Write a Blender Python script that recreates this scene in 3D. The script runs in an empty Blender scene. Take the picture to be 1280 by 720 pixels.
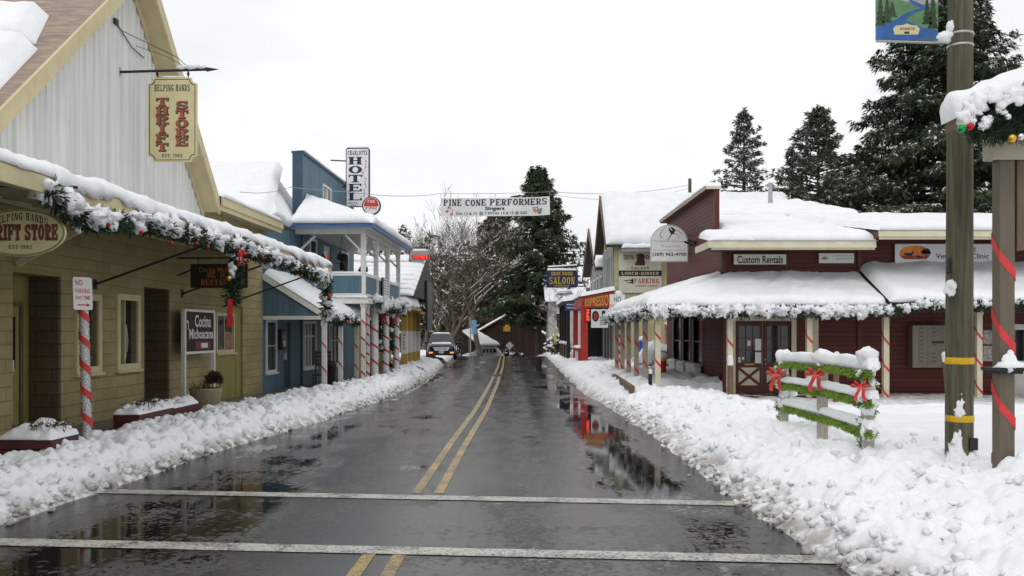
import bpy, bmesh, math, random
from mathutils import Vector, Matrix, noise

# ------------------------------------------------------------------ camera, world, sun, exposure
sc = bpy.context.scene
COL = sc.collection
F, HZ, CH = 1150.0, 415.0, 2.1          # focal length in pixels of a 1280 wide frame, horizon row, eye height
cam = bpy.data.cameras.new('camera')
cam.sensor_width = 36.0
cam.lens = F / 1280.0 * 36.0
cam.shift_y = (HZ - 360.0) / 1280.0
cam.clip_start = 0.1
cam.clip_end = 3000.0
camo = bpy.data.objects.new('camera', cam)
camo.location = (0, 0, CH)
camo.rotation_euler = (math.radians(90), 0, 0)
COL.objects.link(camo)
sc.camera = camo

SUN_EL, SUN_AZ = math.radians(48), math.radians(200)
world = bpy.data.worlds.new('World')
sc.world = world
world.use_nodes = True
wn, wl = world.node_tree.nodes, world.node_tree.links
wn.clear()
wout = wn.new('ShaderNodeOutputWorld')
wbg = wn.new('ShaderNodeBackground')
wbg.inputs['Strength'].default_value = 0.1
sky = wn.new('ShaderNodeTexSky')
sky.sky_type = 'NISHITA'
sky.sun_disc = False
sky.sun_elevation = SUN_EL
sky.sun_rotation = SUN_AZ
tc = wn.new('ShaderNodeTexCoord')
mp = wn.new('ShaderNodeMapping')
mp.inputs['Scale'].default_value = (1.0, 1.0, 2.6)
nz = wn.new('ShaderNodeTexNoise')
nz.inputs['Scale'].default_value = 2.3
nz.inputs['Detail'].default_value = 5.0
nz.inputs['Roughness'].default_value = 0.52
cr = wn.new('ShaderNodeValToRGB')
cr.color_ramp.elements[0].position = 0.36
cr.color_ramp.elements[0].color = (8.2, 8.3, 8.45, 1)
cr.color_ramp.elements[1].position = 0.60
cr.color_ramp.elements[1].color = (9.5, 9.5, 9.5, 1)
mx = wn.new('ShaderNodeMix')
mx.data_type = 'RGBA'
mx.inputs['Factor'].default_value = 0.96
wl.new(tc.outputs['Generated'], mp.inputs['Vector'])
wl.new(mp.outputs['Vector'], nz.inputs['Vector'])
wl.new(nz.outputs['Fac'], cr.inputs['Fac'])
wl.new(sky.outputs['Color'], mx.inputs[6])
wl.new(cr.outputs['Color'], mx.inputs[7])
wl.new(mx.outputs[2], wbg.inputs['Color'])
wl.new(wbg.outputs['Background'], wout.inputs['Surface'])

sun = bpy.data.lights.new('sun', 'SUN')
sun.energy = 0.55
sun.angle = math.radians(25)
sun.color = (1.0, 0.965, 0.92)
suno = bpy.data.objects.new('sun', sun)
d = Vector((math.sin(SUN_AZ) * math.cos(SUN_EL), math.cos(SUN_AZ) * math.cos(SUN_EL), math.sin(SUN_EL)))
suno.rotation_euler = d.to_track_quat('Z', 'Y').to_euler()
suno.location = (0, 0, 60)
COL.objects.link(suno)

sc.view_settings.view_transform = 'Standard'
sc.view_settings.look = 'None'
sc.view_settings.exposure = 0.16
sc.view_settings.gamma = 1.0
sc.render.film_transparent = False
sc.cycles.use_denoising = True
sc.cycles.max_bounces = 6
sc.cycles.diffuse_bounces = 3
sc.cycles.glossy_bounces = 3

# ------------------------------------------------------------------ helpers
R = math.radians


def W(px, py, Y):
    return Vector(((px - 640) / F * Y, Y, CH - (py - HZ) / F * Y))


def lerp(a, b, t):
    return a + (b - a) * t


def interp(tab, x):
    if x <= tab[0][0]:
        return tab[0][1]
    for (x0, y0), (x1, y1) in zip(tab, tab[1:]):
        if x <= x1:
            return y0 + (y1 - y0) * (x - x0) / (x1 - x0)
    return tab[-1][1]


def sstep(a, b, x):
    t = max(0.0, min(1.0, (x - a) / (b - a)))
    return t * t * (3 - 2 * t)


def fbm(x, y, z=0.0, o=4):
    return noise.fractal(Vector((x, y, z)), 0.9, 2.1, o)


class PL:
    """a plane with an origin, a direction along it and one up it; c counts outwards"""
    def __init__(s, o, u, w=(0, 0, 1)):
        s.o = Vector(o)
        s.u = Vector(u).normalized()
        s.w = Vector(w).normalized()
        s.n = s.u.cross(s.w)

    def p(s, a, b, c=0.0):
        return s.o + s.u * a + s.w * b + s.n * c


class MB:
    def __init__(s):
        s.v, s.f, s.m, s.s = [], [], [], []
        s.cur = 0
        s.sm = False

    def add(s, vs, fs, sm=None):
        b = len(s.v)
        s.v.extend([tuple(q) for q in vs])
        k = s.sm if sm is None else sm
        for f in fs:
            s.f.append(tuple(i + b for i in f))
            s.m.append(s.cur)
            s.s.append(k)

    def poly(s, pts):
        s.add(pts, [tuple(range(len(pts)))])

    def hexa(s, c):
        s.add(c, [(0, 3, 2, 1), (4, 5, 6, 7), (0, 1, 5, 4), (1, 2, 6, 5), (2, 3, 7, 6), (3, 0, 4, 7)])

    def box(s, x0, x1, y0, y1, z0, z1):
        s.hexa([(x0, y0, z0), (x1, y0, z0), (x1, y1, z0), (x0, y1, z0), (x0, y0, z1), (x1, y0, z1), (x1, y1, z1), (x0, y1, z1)])

    def pbox(s, P, a0, a1, b0, b1, c0, c1):
        # u x w = n, so the loop a,b seen from +c runs counter clockwise
        s.hexa([P.p(a0, b0, c0), P.p(a1, b0, c0), P.p(a1, b1, c0), P.p(a0, b1, c0),
                P.p(a0, b0, c1), P.p(a1, b0, c1), P.p(a1, b1, c1), P.p(a0, b1, c1)])

    def beam(s, p, q, w, h, up=(0, 0, 1)):
        p, q = Vector(p), Vector(q)
        d = (q - p).normalized()
        x = d.cross(Vector(up))
        if x.length < 1e-4:
            x = d.cross(Vector((0, 1, 0)))
        x.normalize()
        z = x.cross(d)
        x, z = x * (w / 2), z * (h / 2)
        s.hexa([p - x - z, p + x - z, q + x - z, q - x - z, p - x + z, p + x + z, q + x + z, q - x + z])

    def prism(s, P, pts, c0, c1):
        n = len(pts)
        vs = [P.p(a, b, c0) for a, b in pts] + [P.p(a, b, c1) for a, b in pts]
        fs = [tuple(range(n - 1, -1, -1)), tuple(range(n, 2 * n))]
        fs += [(i, (i + 1) % n, n + (i + 1) % n, n + i) for i in range(n)]
        s.add(vs, fs)

    def tube(s, pts, r, n=8, caps=True, sm=True):
        pts = [Vector(p) for p in pts]
        rs = r if isinstance(r, (list, tuple)) else [r] * len(pts)
        vs, fs = [], []
        ref = Vector((0.31, 0.17, 0.93))
        for i, p in enumerate(pts):
            d = (pts[min(i + 1, len(pts) - 1)] - pts[max(i - 1, 0)])
            if d.length < 1e-9:
                d = Vector((0, 0, 1))
            d.normalize()
            x = d.cross(ref)
            if x.length < 0.05:
                x = d.cross(Vector((1, 0, 0)))
            x.normalize()
            y = d.cross(x)
            for k in range(n):
                a = 2 * math.pi * k / n
                vs.append(p + (x * math.cos(a) + y * math.sin(a)) * rs[i])
        for i in range(len(pts) - 1):
            for k in range(n):
                k2 = (k + 1) % n
                fs.append((i * n + k, (i + 1) * n + k, (i + 1) * n + k2, i * n + k2))
        s.add(vs, fs, sm)
        if caps:
            s.add(vs[:n], [tuple(range(n))], False)
            s.add(vs[-n:], [tuple(range(n - 1, -1, -1))], False)

    def lathe(s, c, prof, n=20, sm=True):
        c = Vector(c)
        vs, fs = [], []
        for r, z in prof:
            for k in range(n):
                a = 2 * math.pi * k / n
                vs.append(c + Vector((r * math.cos(a), r * math.sin(a), z)))
        for i in range(len(prof) - 1):
            for k in range(n):
                k2 = (k + 1) % n
                fs.append((i * n + k, i * n + k2, (i + 1) * n + k2, (i + 1) * n + k))
        s.add(vs, fs, sm)
        s.add(vs[:n], [tuple(range(n - 1, -1, -1))], False)
        s.add(vs[-n:], [tuple(range(n))], False)

    def ball(s, c, r, sc_=(1, 1, 1), seg=10, ring=6, jit=0.0, seed=0.0, zmin=None):
        c = Vector(c)
        vs, fs = [], []
        for i in range(ring + 1):
            t = math.pi * i / ring
            for k in range(seg):
                a = 2 * math.pi * k / seg
                d = Vector((math.sin(t) * math.cos(a), math.sin(t) * math.sin(a), math.cos(t)))
                q = r * (1 + (jit * noise.noise(d * 1.7 + Vector((seed, seed * 1.3, 2))) if jit else 0))
                p = Vector((d.x * sc_[0], d.y * sc_[1], d.z * sc_[2])) * q
                if zmin is not None and p.z < zmin:
                    p.z = zmin
                vs.append(c + p)
        for i in range(ring):
            for k in range(seg):
                k2 = (k + 1) % seg
                fs.append((i * seg + k, (i + 1) * seg + k, (i + 1) * seg + k2, i * seg + k2))
        s.add(vs, fs, True)

    def text(s, txt, P, a0, a1, b0, b1, c, bold=0.0):
        vs, fs = text_shape(txt, bold)
        s.add([P.p(lerp(a0, a1, x), lerp(b0, b1, y), c) for x, y in vs], fs, False)

    def slab(s, txt, P, a0, a1, b0, b1, c, gap=0.16, arc=0.0, grow=0.0):
        """slab serif lettering; arc bends the line, grow spreads each stroke (for outlines)"""
        ws = [0.45 if ch in ' ' else (0.62 if ch == 'I' else (0.4 if ch in '.1' else 1.0)) for ch in txt]
        tot = sum(ws) + gap * (len(txt) - 1)
        k = (a1 - a0) / tot
        x = a0
        mid = (a0 + a1) / 2
        for ch, w in zip(txt, ws):
            ww = w * k
            cx = x + ww / 2
            t = (cx - mid) / max(1e-6, (a1 - a0) / 2)
            dz = -arc * t * t
            sl = -arc * 2 * t / max(1e-6, (a1 - a0) / 2)
            for j, pg in enumerate(SLAB.get(ch, [])):
                if grow:
                    gx = sum(p[0] for p in pg) / len(pg)
                    gy = sum(p[1] for p in pg) / len(pg)
                    pg = [(px + (grow / ww if px > gx else -grow / ww), py + (grow / (b1 - b0) if py > gy else -grow / (b1 - b0))) for px, py in pg]
                s.poly([P.p(x + px * ww, b0 + py * (b1 - b0) + dz + sl * (px - 0.5) * ww, c + j * 0.0002) for px, py in pg])
            x += ww + gap * k


_TC = {}


def text_shape(txt, bold=0.0):
    key = (txt, bold)
    if key not in _TC:
        cu = bpy.data.curves.new('t', 'FONT')
        cu.body = txt
        cu.size = 1.0
        cu.offset = bold
        cu.resolution_u = 3
        ob = bpy.data.objects.new('t', cu)
        me = bpy.data.meshes.new_from_object(ob)
        vs = [(v.co.x, v.co.y) for v in me.vertices]
        fs = [tuple(p.vertices) for p in me.polygons]
        bpy.data.objects.remove(ob)
        bpy.data.curves.remove(cu)
        bpy.data.meshes.remove(me)
        x0, x1 = min(v[0] for v in vs), max(v[0] for v in vs)
        y0, y1 = min(v[1] for v in vs), max(v[1] for v in vs)
        _TC[key] = ([((x - x0) / (x1 - x0), (y - y0) / max(1e-6, y1 - y0)) for x, y in vs], fs)
    return _TC[key]


def _slab_font():
    t, h = 0.27, 0.13

    def rc(x0, y0, x1, y1):
        return [(x0, y0), (x1, y0), (x1, y1), (x0, y1)]

    def arc(cx, cy, rx, ry, tx, ty, a0, a1, n=10):
        out = []
        for i in range(n):
            u0, u1 = R(lerp(a0, a1, i / n)), R(lerp(a0, a1, (i + 1) / n))
            q = [(cx + rx * math.cos(u0), cy + ry * math.sin(u0)), (cx + rx * math.cos(u1), cy + ry * math.sin(u1)),
                 (cx + (rx - tx) * math.cos(u1), cy + (ry - ty) * math.sin(u1)), (cx + (rx - tx) * math.cos(u0), cy + (ry - ty) * math.sin(u0))]
            out.append(q if a1 > a0 else q[::-1])
        return out

    def stem(x, b=True, u=True, w=t):
        o = [rc(x, 0, x + w, 1)]
        if b:
            o.append(rc(x - 0.08, 0, x + w + 0.08, h))
        if u:
            o.append(rc(x - 0.08, 1 - h, x + w + 0.08, 1))
        return o
    L, Q = 0.10, 1 - 0.10 - t
    f = {}
    f['I'] = [rc(0.28, 0, 0.72, 1), rc(0.1, 0, 0.9, h), rc(0.1, 1 - h, 0.9, 1)]
    f['H'] = stem(L) + stem(Q) + [rc(L, 0.44, Q, 0.57)]
    f['L'] = stem(L) + [rc(L, 0, 0.95, h), rc(0.84, 0, 0.95, 0.36)]
    f['E'] = stem(L) + [rc(L, 0, 0.95, h), rc(0.84, 0, 0.95, 0.33), rc(L, 1 - h, 0.93, 1), rc(0.82, 0.68, 0.93, 1), rc(L, 0.44, 0.7, 0.56), rc(0.62, 0.34, 0.7, 0.66)]
    f['F'] = stem(L) + [rc(L, 1 - h, 0.95, 1), rc(0.84, 0.68, 0.95, 1), rc(L, 0.44, 0.7, 0.56), rc(0.62, 0.34, 0.7, 0.66)]
    f['T'] = [rc(0.36, 0, 0.64, 1), rc(0.24, 0, 0.76, h), rc(0.03, 1 - h, 0.97, 1), rc(0.03, 0.66, 0.13, 1), rc(0.87, 0.66, 0.97, 1)]
    f['O'] = arc(0.5, 0.5, 0.47, 0.5, t, h, 0, 360, 20)
    f['C'] = arc(0.52, 0.5, 0.48, 0.5, t, h, 45, 315, 16) + [rc(0.82, 0.64, 0.93, 0.97)]
    f['G'] = arc(0.52, 0.5, 0.48, 0.5, t, h, 45, 320, 16) + [rc(0.82, 0.66, 0.93, 0.97), rc(0.66, 0.05, 0.92, 0.45), rc(0.52, 0.38, 1.0, 0.48)]
    f['D'] = stem(L) + arc(0.3, 0.5, 0.67, 0.5, t, h, -90, 90)
    f['P'] = stem(L) + arc(0.36, 0.72, 0.6, 0.28, t, 0.11, -90, 90)
    f['R'] = f['P'] + [[(0.42, 0.46), (0.66, 0.5), (0.94, 0), (0.66, 0)], rc(0.62, 0, 1.0, h)]
    f['B'] = f['P'] + arc(0.36, 0.27, 0.62, 0.27, t, 0.11, -90, 90)
    f['S'] = arc(0.5, 0.725, 0.44, 0.275, 0.24, 0.12, 25, 270) + arc(0.5, 0.275, 0.44, 0.275, 0.24, 0.12, 90, -155) + [rc(0.8, 0.68, 0.9, 0.98), rc(0.1, 0.02, 0.2, 0.34)]
    f['U'] = [rc(L, 0.3, L + t, 1), rc(Q, 0.3, Q + t, 1), rc(L - 0.08, 1 - h, L + t + 0.08, 1), rc(Q - 0.08, 1 - h, Q + t + 0.08, 1)] + arc(0.5, 0.33, 0.4, 0.33, t, h, 180, 360)
    f['N'] = stem(L, w=0.15) + stem(0.75, b=False, w=0.15) + [[(0.06, 1), (0.34, 1), (0.9, 0), (0.62, 0)]]
    f['M'] = stem(0.07, w=0.13) + stem(0.72, w=0.22) + [[(0.04, 1), (0.28, 1), (0.56, 0.12), (0.42, 0.12)], [(0.42, 0.12), (0.54, 0.12), (0.84, 1), (0.72, 1)]]
    f['A'] = [[(0.06, 0), (0.2, 0), (0.52, 1), (0.42, 1)], [(0.38, 1), (0.62, 1), (0.95, 0), (0.67, 0)], rc(0.22, 0.26, 0.76, 0.37), rc(0.0, 0, 0.28, h), rc(0.6, 0, 1.0, h)]
    f['K'] = stem(L) + [[(0.35, 0.4), (0.48, 0.34), (0.9, 1), (0.72, 1)], [(0.42, 0.5), (0.6, 0.62), (0.98, 0), (0.68, 0)], rc(0.62, 0, 1.0, h), rc(0.64, 1 - h, 0.98, 1)]
    f['1'] = f['I']
    f['9'] = arc(0.5, 0.68, 0.45, 0.32, 0.25, 0.11, 0, 360, 14) + [[(0.62, 0.5), (0.93, 0.6), (0.7, 0), (0.4, 0)]]
    f['8'] = arc(0.5, 0.74, 0.4, 0.26, 0.22, 0.1, 0, 360, 14) + arc(0.5, 0.28, 0.46, 0.28, 0.25, 0.1, 0, 360, 14)
    f['2'] = arc(0.5, 0.7, 0.43, 0.3, 0.24, 0.11, 180, -30) + [[(0.06, h), (0.34, h), (0.9, 0.6), (0.62, 0.55)], rc(0.06, 0, 0.94, h)]
    f['.'] = [rc(0.25, 0, 0.75, 0.2)]
    return f


SLAB = _slab_font()
ORG = {}
MESHN = {}


def _mesh(name, mb, mats, org, bev):
    me = bpy.data.meshes.new(name)
    ox, oy, oz = org
    me.from_pydata([(x - ox, y - oy, z - oz) for x, y, z in mb.v], [], mb.f)
    if not isinstance(mats, (list, tuple)):
        mats = [mats]
    for m in mats:
        me.materials.append(m)
    me.polygons.foreach_set('material_index', mb.m)
    me.polygons.foreach_set('use_smooth', mb.s)
    me.update()
    ob = bpy.data.objects.new(name, me)
    COL.objects.link(ob)
    if bev:
        md = ob.modifiers.new('bevel', 'BEVEL')
        md.width = bev
        md.segments = 2
        md.limit_method = 'ANGLE'
        md.angle_limit = R(40)
    return ob


def thing(name, label, cat, loc=(0, 0, 0), group=None):
    o = bpy.data.objects.new(name, None)
    o.empty_display_size = 0.2
    o.location = loc
    COL.objects.link(o)
    o['label'] = label
    o['category'] = cat
    if group:
        o['group'] = group
    ORG[o.name] = tuple(loc)
    return o


def part(name, mb, mats, parent, bev=0.0, label=None):
    org = ORG[parent.name]
    o = _mesh(name, mb, mats, org, bev)
    o.parent = parent
    ORG[o.name] = org
    if label:
        o['label'] = label
    return o


def solo(name, mb, mats, label, cat, loc=(0, 0, 0), group=None, bev=0.0):
    o = _mesh(name, mb, mats, tuple(loc), bev)
    o.location = loc
    o['label'] = label
    o['category'] = cat
    if group:
        o['group'] = group
    ORG[o.name] = tuple(loc)
    return o


def struct(name, mb, mats):
    o = _mesh(name, mb, mats, (0, 0, 0), 0)
    o['kind'] = 'structure'
    return o


def copy_tree(o, parent=None):
    c = o.copy()
    COL.objects.link(c)
    if parent:
        c.parent = parent
    for ch in [x for x in bpy.data.objects if x.parent == o]:
        copy_tree(ch, c)
    return c


# ------------------------------------------------------------------ materials
def nodes(name):
    m = bpy.data.materials.new(name)
    m.use_nodes = True
    nt = m.node_tree
    nt.nodes.clear()
    out = nt.nodes.new('ShaderNodeOutputMaterial')
    b = nt.nodes.new('ShaderNodeBsdfPrincipled')
    nt.links.new(b.outputs[0], out.inputs[0])
    return m, nt, b


def N(nt, kind, **kw):
    n = nt.nodes.new(kind)
    for k, v in kw.items():
        if k in n.inputs:
            n.inputs[k].default_value = v
        else:
            setattr(n, k, v)
    return n


def mixc(nt, fac, a, b, mode='MIX'):
    m = nt.nodes.new('ShaderNodeMix')
    m.data_type = 'RGBA'
    m.blend_type = mode
    for i, val in ((0, fac), (6, a), (7, b)):
        if isinstance(val, (int, float)):
            m.inputs[i].default_value = val
        elif isinstance(val, (tuple, list)):
            m.inputs[i].default_value = (*val[:3], 1)
        else:
            nt.links.new(val, m.inputs[i])
    return m.outputs[2]


def math_(nt, op, a, b=None, c=None, clamp=False):
    m = nt.nodes.new('ShaderNodeMath')
    m.operation = op
    m.use_clamp = clamp
    for i, val in enumerate((a, b, c)):
        if val is None:
            continue
        if isinstance(val, (int, float)):
            m.inputs[i].default_value = val
        else:
            nt.links.new(val, m.inputs[i])
    return m.outputs[0]


def ramp(nt, x, lo, hi, a=0.0, b=1.0):
    m = nt.nodes.new('ShaderNodeMapRange')
    m.interpolation_type = 'SMOOTHSTEP'
    m.inputs['From Min'].default_value = lo
    m.inputs['From Max'].default_value = hi
    m.inputs['To Min'].default_value = a
    m.inputs['To Max'].default_value = b
    nt.links.new(x, m.inputs['Value'])
    return m.outputs[0]


def noise_n(nt, vec, scale, detail=5, rough=0.55, stretch=None):
    if stretch:
        mp = N(nt, 'ShaderNodeMapping')
        mp.inputs['Scale'].default_value = stretch
        nt.links.new(vec, mp.inputs['Vector'])
        vec = mp.outputs[0]
    n = N(nt, 'ShaderNodeTexNoise', Scale=scale, Detail=detail, Roughness=rough)
    nt.links.new(vec, n.inputs['Vector'])
    return n.outputs['Fac']


def bump(nt, b, h, dist=0.01, strength=1.0):
    bn = N(nt, 'ShaderNodeBump', Strength=strength, Distance=dist)
    nt.links.new(h, bn.inputs['Height'])
    nt.links.new(bn.outputs[0], b.inputs['Normal'])


def dk(c, k):
    return tuple(max(0.0, min(1.0, x * k)) for x in c)


def mat(name, col, rough=0.6, var=0.18, scale=3.0, bmp=0.004, bscale=60.0, stretch=None, metal=0.0, spec=0.4, dirt=None, dirtcol=(0.12, 0.1, 0.08), coat=0.0):
    m, nt, b = nodes(name)
    co = N(nt, 'ShaderNodeTexCoord').outputs['Object']
    n1 = noise_n(nt, co, scale, 6, 0.6, stretch)
    c = mixc(nt, ramp(nt, n1, 0.3, 0.72), dk(col, 1 - var), dk(col, 1 + var))
    if dirt:
        n2 = noise_n(nt, co, scale * 2.7, 8, 0.7, (1, 1, 0.35))
        c = mixc(nt, ramp(nt, n2, 0.55, 0.78, 0, dirt), c, dirtcol)
    nt.links.new(c, b.inputs['Base Color'])
    n3 = noise_n(nt, co, bscale, 4, 0.6, stretch)
    nt.links.new(ramp(nt, n1, 0.25, 0.75, max(0.02, rough - 0.08), min(1, rough + 0.1)), b.inputs['Roughness'])
    b.inputs['Metallic'].default_value = metal
    b.inputs['Specular IOR Level'].default_value = spec
    b.inputs['Coat Weight'].default_value = coat
    if bmp:
        bump(nt, b, n3, bmp)
    return m


def lined(name, col, pitch, axis='Z', rough=0.6, var=0.15, depth=0.012, dirt=0.4, groove=0.12, dirtcol=(0.05, 0.04, 0.035)):
    """boards: grooves every pitch metres along one axis, weathered colour from board to board"""
    m, nt, b = nodes(name)
    co = N(nt, 'ShaderNodeTexCoord').outputs['Object']
    sp = N(nt, 'ShaderNodeSeparateXYZ')
    nt.links.new(co, sp.inputs[0])
    q = math_(nt, 'DIVIDE', sp.outputs[axis], pitch)
    fr = math_(nt, 'FRACT', q)
    idx = math_(nt, 'FLOOR', q)
    wn_ = N(nt, 'ShaderNodeTexWhiteNoise', noise_dimensions='1D')
    nt.links.new(idx, wn_.inputs['W'])
    st = {'Z': (1, 1, 8), 'Y': (1, 8, 0.4), 'X': (8, 1, 0.4)}[axis]
    n1 = noise_n(nt, co, 2.2, 7, 0.65, st)
    f = math_(nt, 'ADD', math_(nt, 'MULTIPLY', wn_.outputs[0], 0.5), math_(nt, 'MULTIPLY', n1, 0.6))
    c = mixc(nt, ramp(nt, f, 0.2, 0.9), dk(col, 1 - var), dk(col, 1 + var))
    if dirt:
        n2 = noise_n(nt, co, 1.3, 8, 0.7, (1, 1, 0.4))
        c = mixc(nt, ramp(nt, n2, 0.52, 0.75, 0, dirt), c, dirtcol)
    nt.links.new(c, b.inputs['Base Color'])
    b.inputs['Roughness'].default_value = rough
    b.inputs['Specular IOR Level'].default_value = 0.3
    g = ramp(nt, fr, 0.0, groove)
    h = math_(nt, 'ADD', math_(nt, 'MULTIPLY', g, 1.0), math_(nt, 'MULTIPLY', n1, 0.25))
    bump(nt, b, h, depth)
    return m


def blocks(name, col, mortar, bw, bh, axes='yz', rough=0.85, depth=0.02, var=0.2):
    m, nt, b = nodes(name)
    co = N(nt, 'ShaderNodeTexCoord').outputs['Object']
    sp = N(nt, 'ShaderNodeSeparateXYZ')
    cb = N(nt, 'ShaderNodeCombineXYZ')
    nt.links.new(co, sp.inputs[0])
    nt.links.new(sp.outputs[axes[0].upper()], cb.inputs[0])
    nt.links.new(sp.outputs[axes[1].upper()], cb.inputs[1])
    br = N(nt, 'ShaderNodeTexBrick', Scale=1.0)
    br.inputs['Mortar Size'].default_value = 0.012
    br.inputs['Mortar Smooth'].default_value = 0.6
    br.inputs['Brick Width'].default_value = bw
    br.inputs['Row Height'].default_value = bh
    br.inputs['Color1'].default_value = (*dk(col, 1 - var * 0.5), 1)
    br.inputs['Color2'].default_value = (*dk(col, 1 + var * 0.5), 1)
    br.inputs['Mortar'].default_value = (*mortar, 1)
    nt.links.new(cb.outputs[0], br.inputs['Vector'])
    n1 = noise_n(nt, co, 1.1, 8, 0.65)
    n2 = noise_n(nt, co, 14, 6, 0.65)
    c = mixc(nt, ramp(nt, n1, 0.35, 0.75, 0, 0.55), br.outputs['Color'], dk(col, 0.62))
    c = mixc(nt, ramp(nt, n2, 0.45, 0.75, 0, 0.35), c, dk(col, 1.25))
    nt.links.new(c, b.inputs['Base Color'])
    b.inputs['Roughness'].default_value = rough
    b.inputs['Specular IOR Level'].default_value = 0.2
    h = math_(nt, 'ADD', math_(nt, 'MULTIPLY', math_(nt, 'SUBTRACT', 1.0, br.outputs['Fac']), 0.7), math_(nt, 'MULTIPLY', n2, 0.9))
    bump(nt, b, h, depth)
    return m


def glow(name, col, strength):
    m, nt, b = nodes(name)
    b.inputs['Base Color'].default_value = (*col, 1)
    b.inputs['Emission Color'].default_value = (*col, 1)
    b.inputs['Emission Strength'].default_value = strength
    return m


def foliage(name, c0, c1, rough=0.75):
    m, nt, b = nodes(name)
    co = N(nt, 'ShaderNodeTexCoord').outputs['Object']
    n1 = noise_n(nt, co, 0.9, 4, 0.7)
    n2 = noise_n(nt, co, 9.0, 3, 0.7)
    f = math_(nt, 'ADD', math_(nt, 'MULTIPLY', n1, 0.6), math_(nt, 'MULTIPLY', n2, 0.4))
    nt.links.new(mixc(nt, ramp(nt, f, 0.35, 0.65), c0, c1), b.inputs['Base Color'])
    b.inputs['Roughness'].default_value = rough
    b.inputs['Specular IOR Level'].default_value = 0.2
    return m


def snow_mat(name, slush=False):
    m, nt, b = nodes(name)
    co = N(nt, 'ShaderNodeTexCoord').outputs['Object']
    n1 = noise_n(nt, co, 1.6, 6, 0.6)
    n2 = noise_n(nt, co, 13, 4, 0.55)
    c = mixc(nt, ramp(nt, n1, 0.3, 0.7), (0.80, 0.82, 0.85), (0.87, 0.88, 0.90))
    if slush:
        sp = N(nt, 'ShaderNodeSeparateXYZ')
        nt.links.new(co, sp.inputs[0])
        low = ramp(nt, sp.outputs['Z'], 0.01, 0.30, 1, 0)
        n4 = noise_n(nt, co, 4.5, 3, 0.6)
        dirt = math_(nt, 'MULTIPLY', low, ramp(nt, n4, 0.33, 0.62))
        c = mixc(nt, math_(nt, 'MULTIPLY', dirt, 0.95), c, (0.30, 0.275, 0.24))
        n5 = noise_n(nt, co, 34, 3, 0.7)
        c = mixc(nt, math_(nt, 'MULTIPLY', ramp(nt, n5, 0.62, 0.72), 0.35), c, (0.3, 0.27, 0.22))
    nt.links.new(c, b.inputs['Base Color'])
    b.inputs['Roughness'].default_value = 0.65
    b.inputs['Specular IOR Level'].default_value = 0.25
    bump(nt, b, n2, 0.009 if slush else 0.016)
    return m


def road_mat():
    m, nt, b = nodes('wet_asphalt')
    co = N(nt, 'ShaderNodeTexCoord').outputs['Object']
    sp = N(nt, 'ShaderNodeSeparateXYZ')
    nt.links.new(co, sp.inputs[0])
    X, Y = sp.outputs['X'], sp.outputs['Y']
    big = noise_n(nt, co, 1.0, 6, 0.62, (0.75, 0.16, 1))
    med = noise_n(nt, co, 1.0, 6, 0.7, (2.2, 1.1, 1))
    grain = noise_n(nt, co, 62, 3, 0.75)
    grit = noise_n(nt, co, 42, 4, 0.8)
    mott = noise_n(nt, co, 11, 7, 0.82)
    # standing water: a band by the right kerb, the left gutter, and scattered pools
    def band(c, w):
        return ramp(nt, math_(nt, 'ABSOLUTE', math_(nt, 'SUBTRACT', X, c)), w * 0.25, w, 1, 0)
    track = math_(nt, 'MULTIPLY', math_(nt, 'ADD', math_(nt, 'ADD', band(-2.15, .45), band(0.25, .45)), band(-3.6, .4)), math_(nt, 'MULTIPLY', med, 0.34))
    wet = math_(nt, 'ADD', math_(nt, 'MULTIPLY', band(1.75, 0.85), 0.19), math_(nt, 'MULTIPLY', band(-4.0, 1.6), 0.13))
    cross = noise_n(nt, co, 1.0, 3, 0.5, (0.25, 1.1, 1))
    wet = math_(nt, 'ADD', wet, math_(nt, 'MULTIPLY', math_(nt, 'SUBTRACT', cross, 0.5), 0.35))
    pud = ramp(nt, math_(nt, 'ADD', math_(nt, 'ADD', big, wet), math_(nt, 'MULTIPLY', math_(nt, 'SUBTRACT', mott, 0.5), 0.9)), 0.49, 0.67)
    patch = ramp(nt, math_(nt, 'ADD', math_(nt, 'MULTIPLY', med, 0.6), math_(nt, 'MULTIPLY', big, 0.4)), 0.36, 0.62)
    c = mixc(nt, patch, (0.012, 0.0125, 0.013), (0.030, 0.030, 0.030))
    c = mixc(nt, math_(nt, 'MULTIPLY', ramp(nt, grain, 0.53, 0.66), 0.7), c, (0.095, 0.095, 0.09))
    c = mixc(nt, pud, c, (0.008, 0.0085, 0.009))
    nt.links.new(c, b.inputs['Base Color'])
    ro = ramp(nt, math_(nt, 'ADD', math_(nt, 'ADD', math_(nt, 'MULTIPLY', patch, 0.22), track), math_(nt, 'MULTIPLY', mott, 0.8)), 0.25, 0.95, 0.09, 0.36)
    mm = nt.nodes.new('ShaderNodeMix')
    nt.links.new(pud, mm.inputs[0])
    nt.links.new(ro, mm.inputs[2])
    mm.inputs[3].default_value = 0.03
    nt.links.new(mm.outputs[0], b.inputs['Roughness'])
    b.inputs['Specular IOR Level'].default_value = 0.42
    h = math_(nt, 'ADD', math_(nt, 'MULTIPLY', grain, 0.6), math_(nt, 'MULTIPLY', grit, 0.6))
    h = math_(nt, 'MULTIPLY', h, ramp(nt, pud, 0, 1, 1.0, 0.03))
    bump(nt, b, h, 0.0024)
    return m


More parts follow.
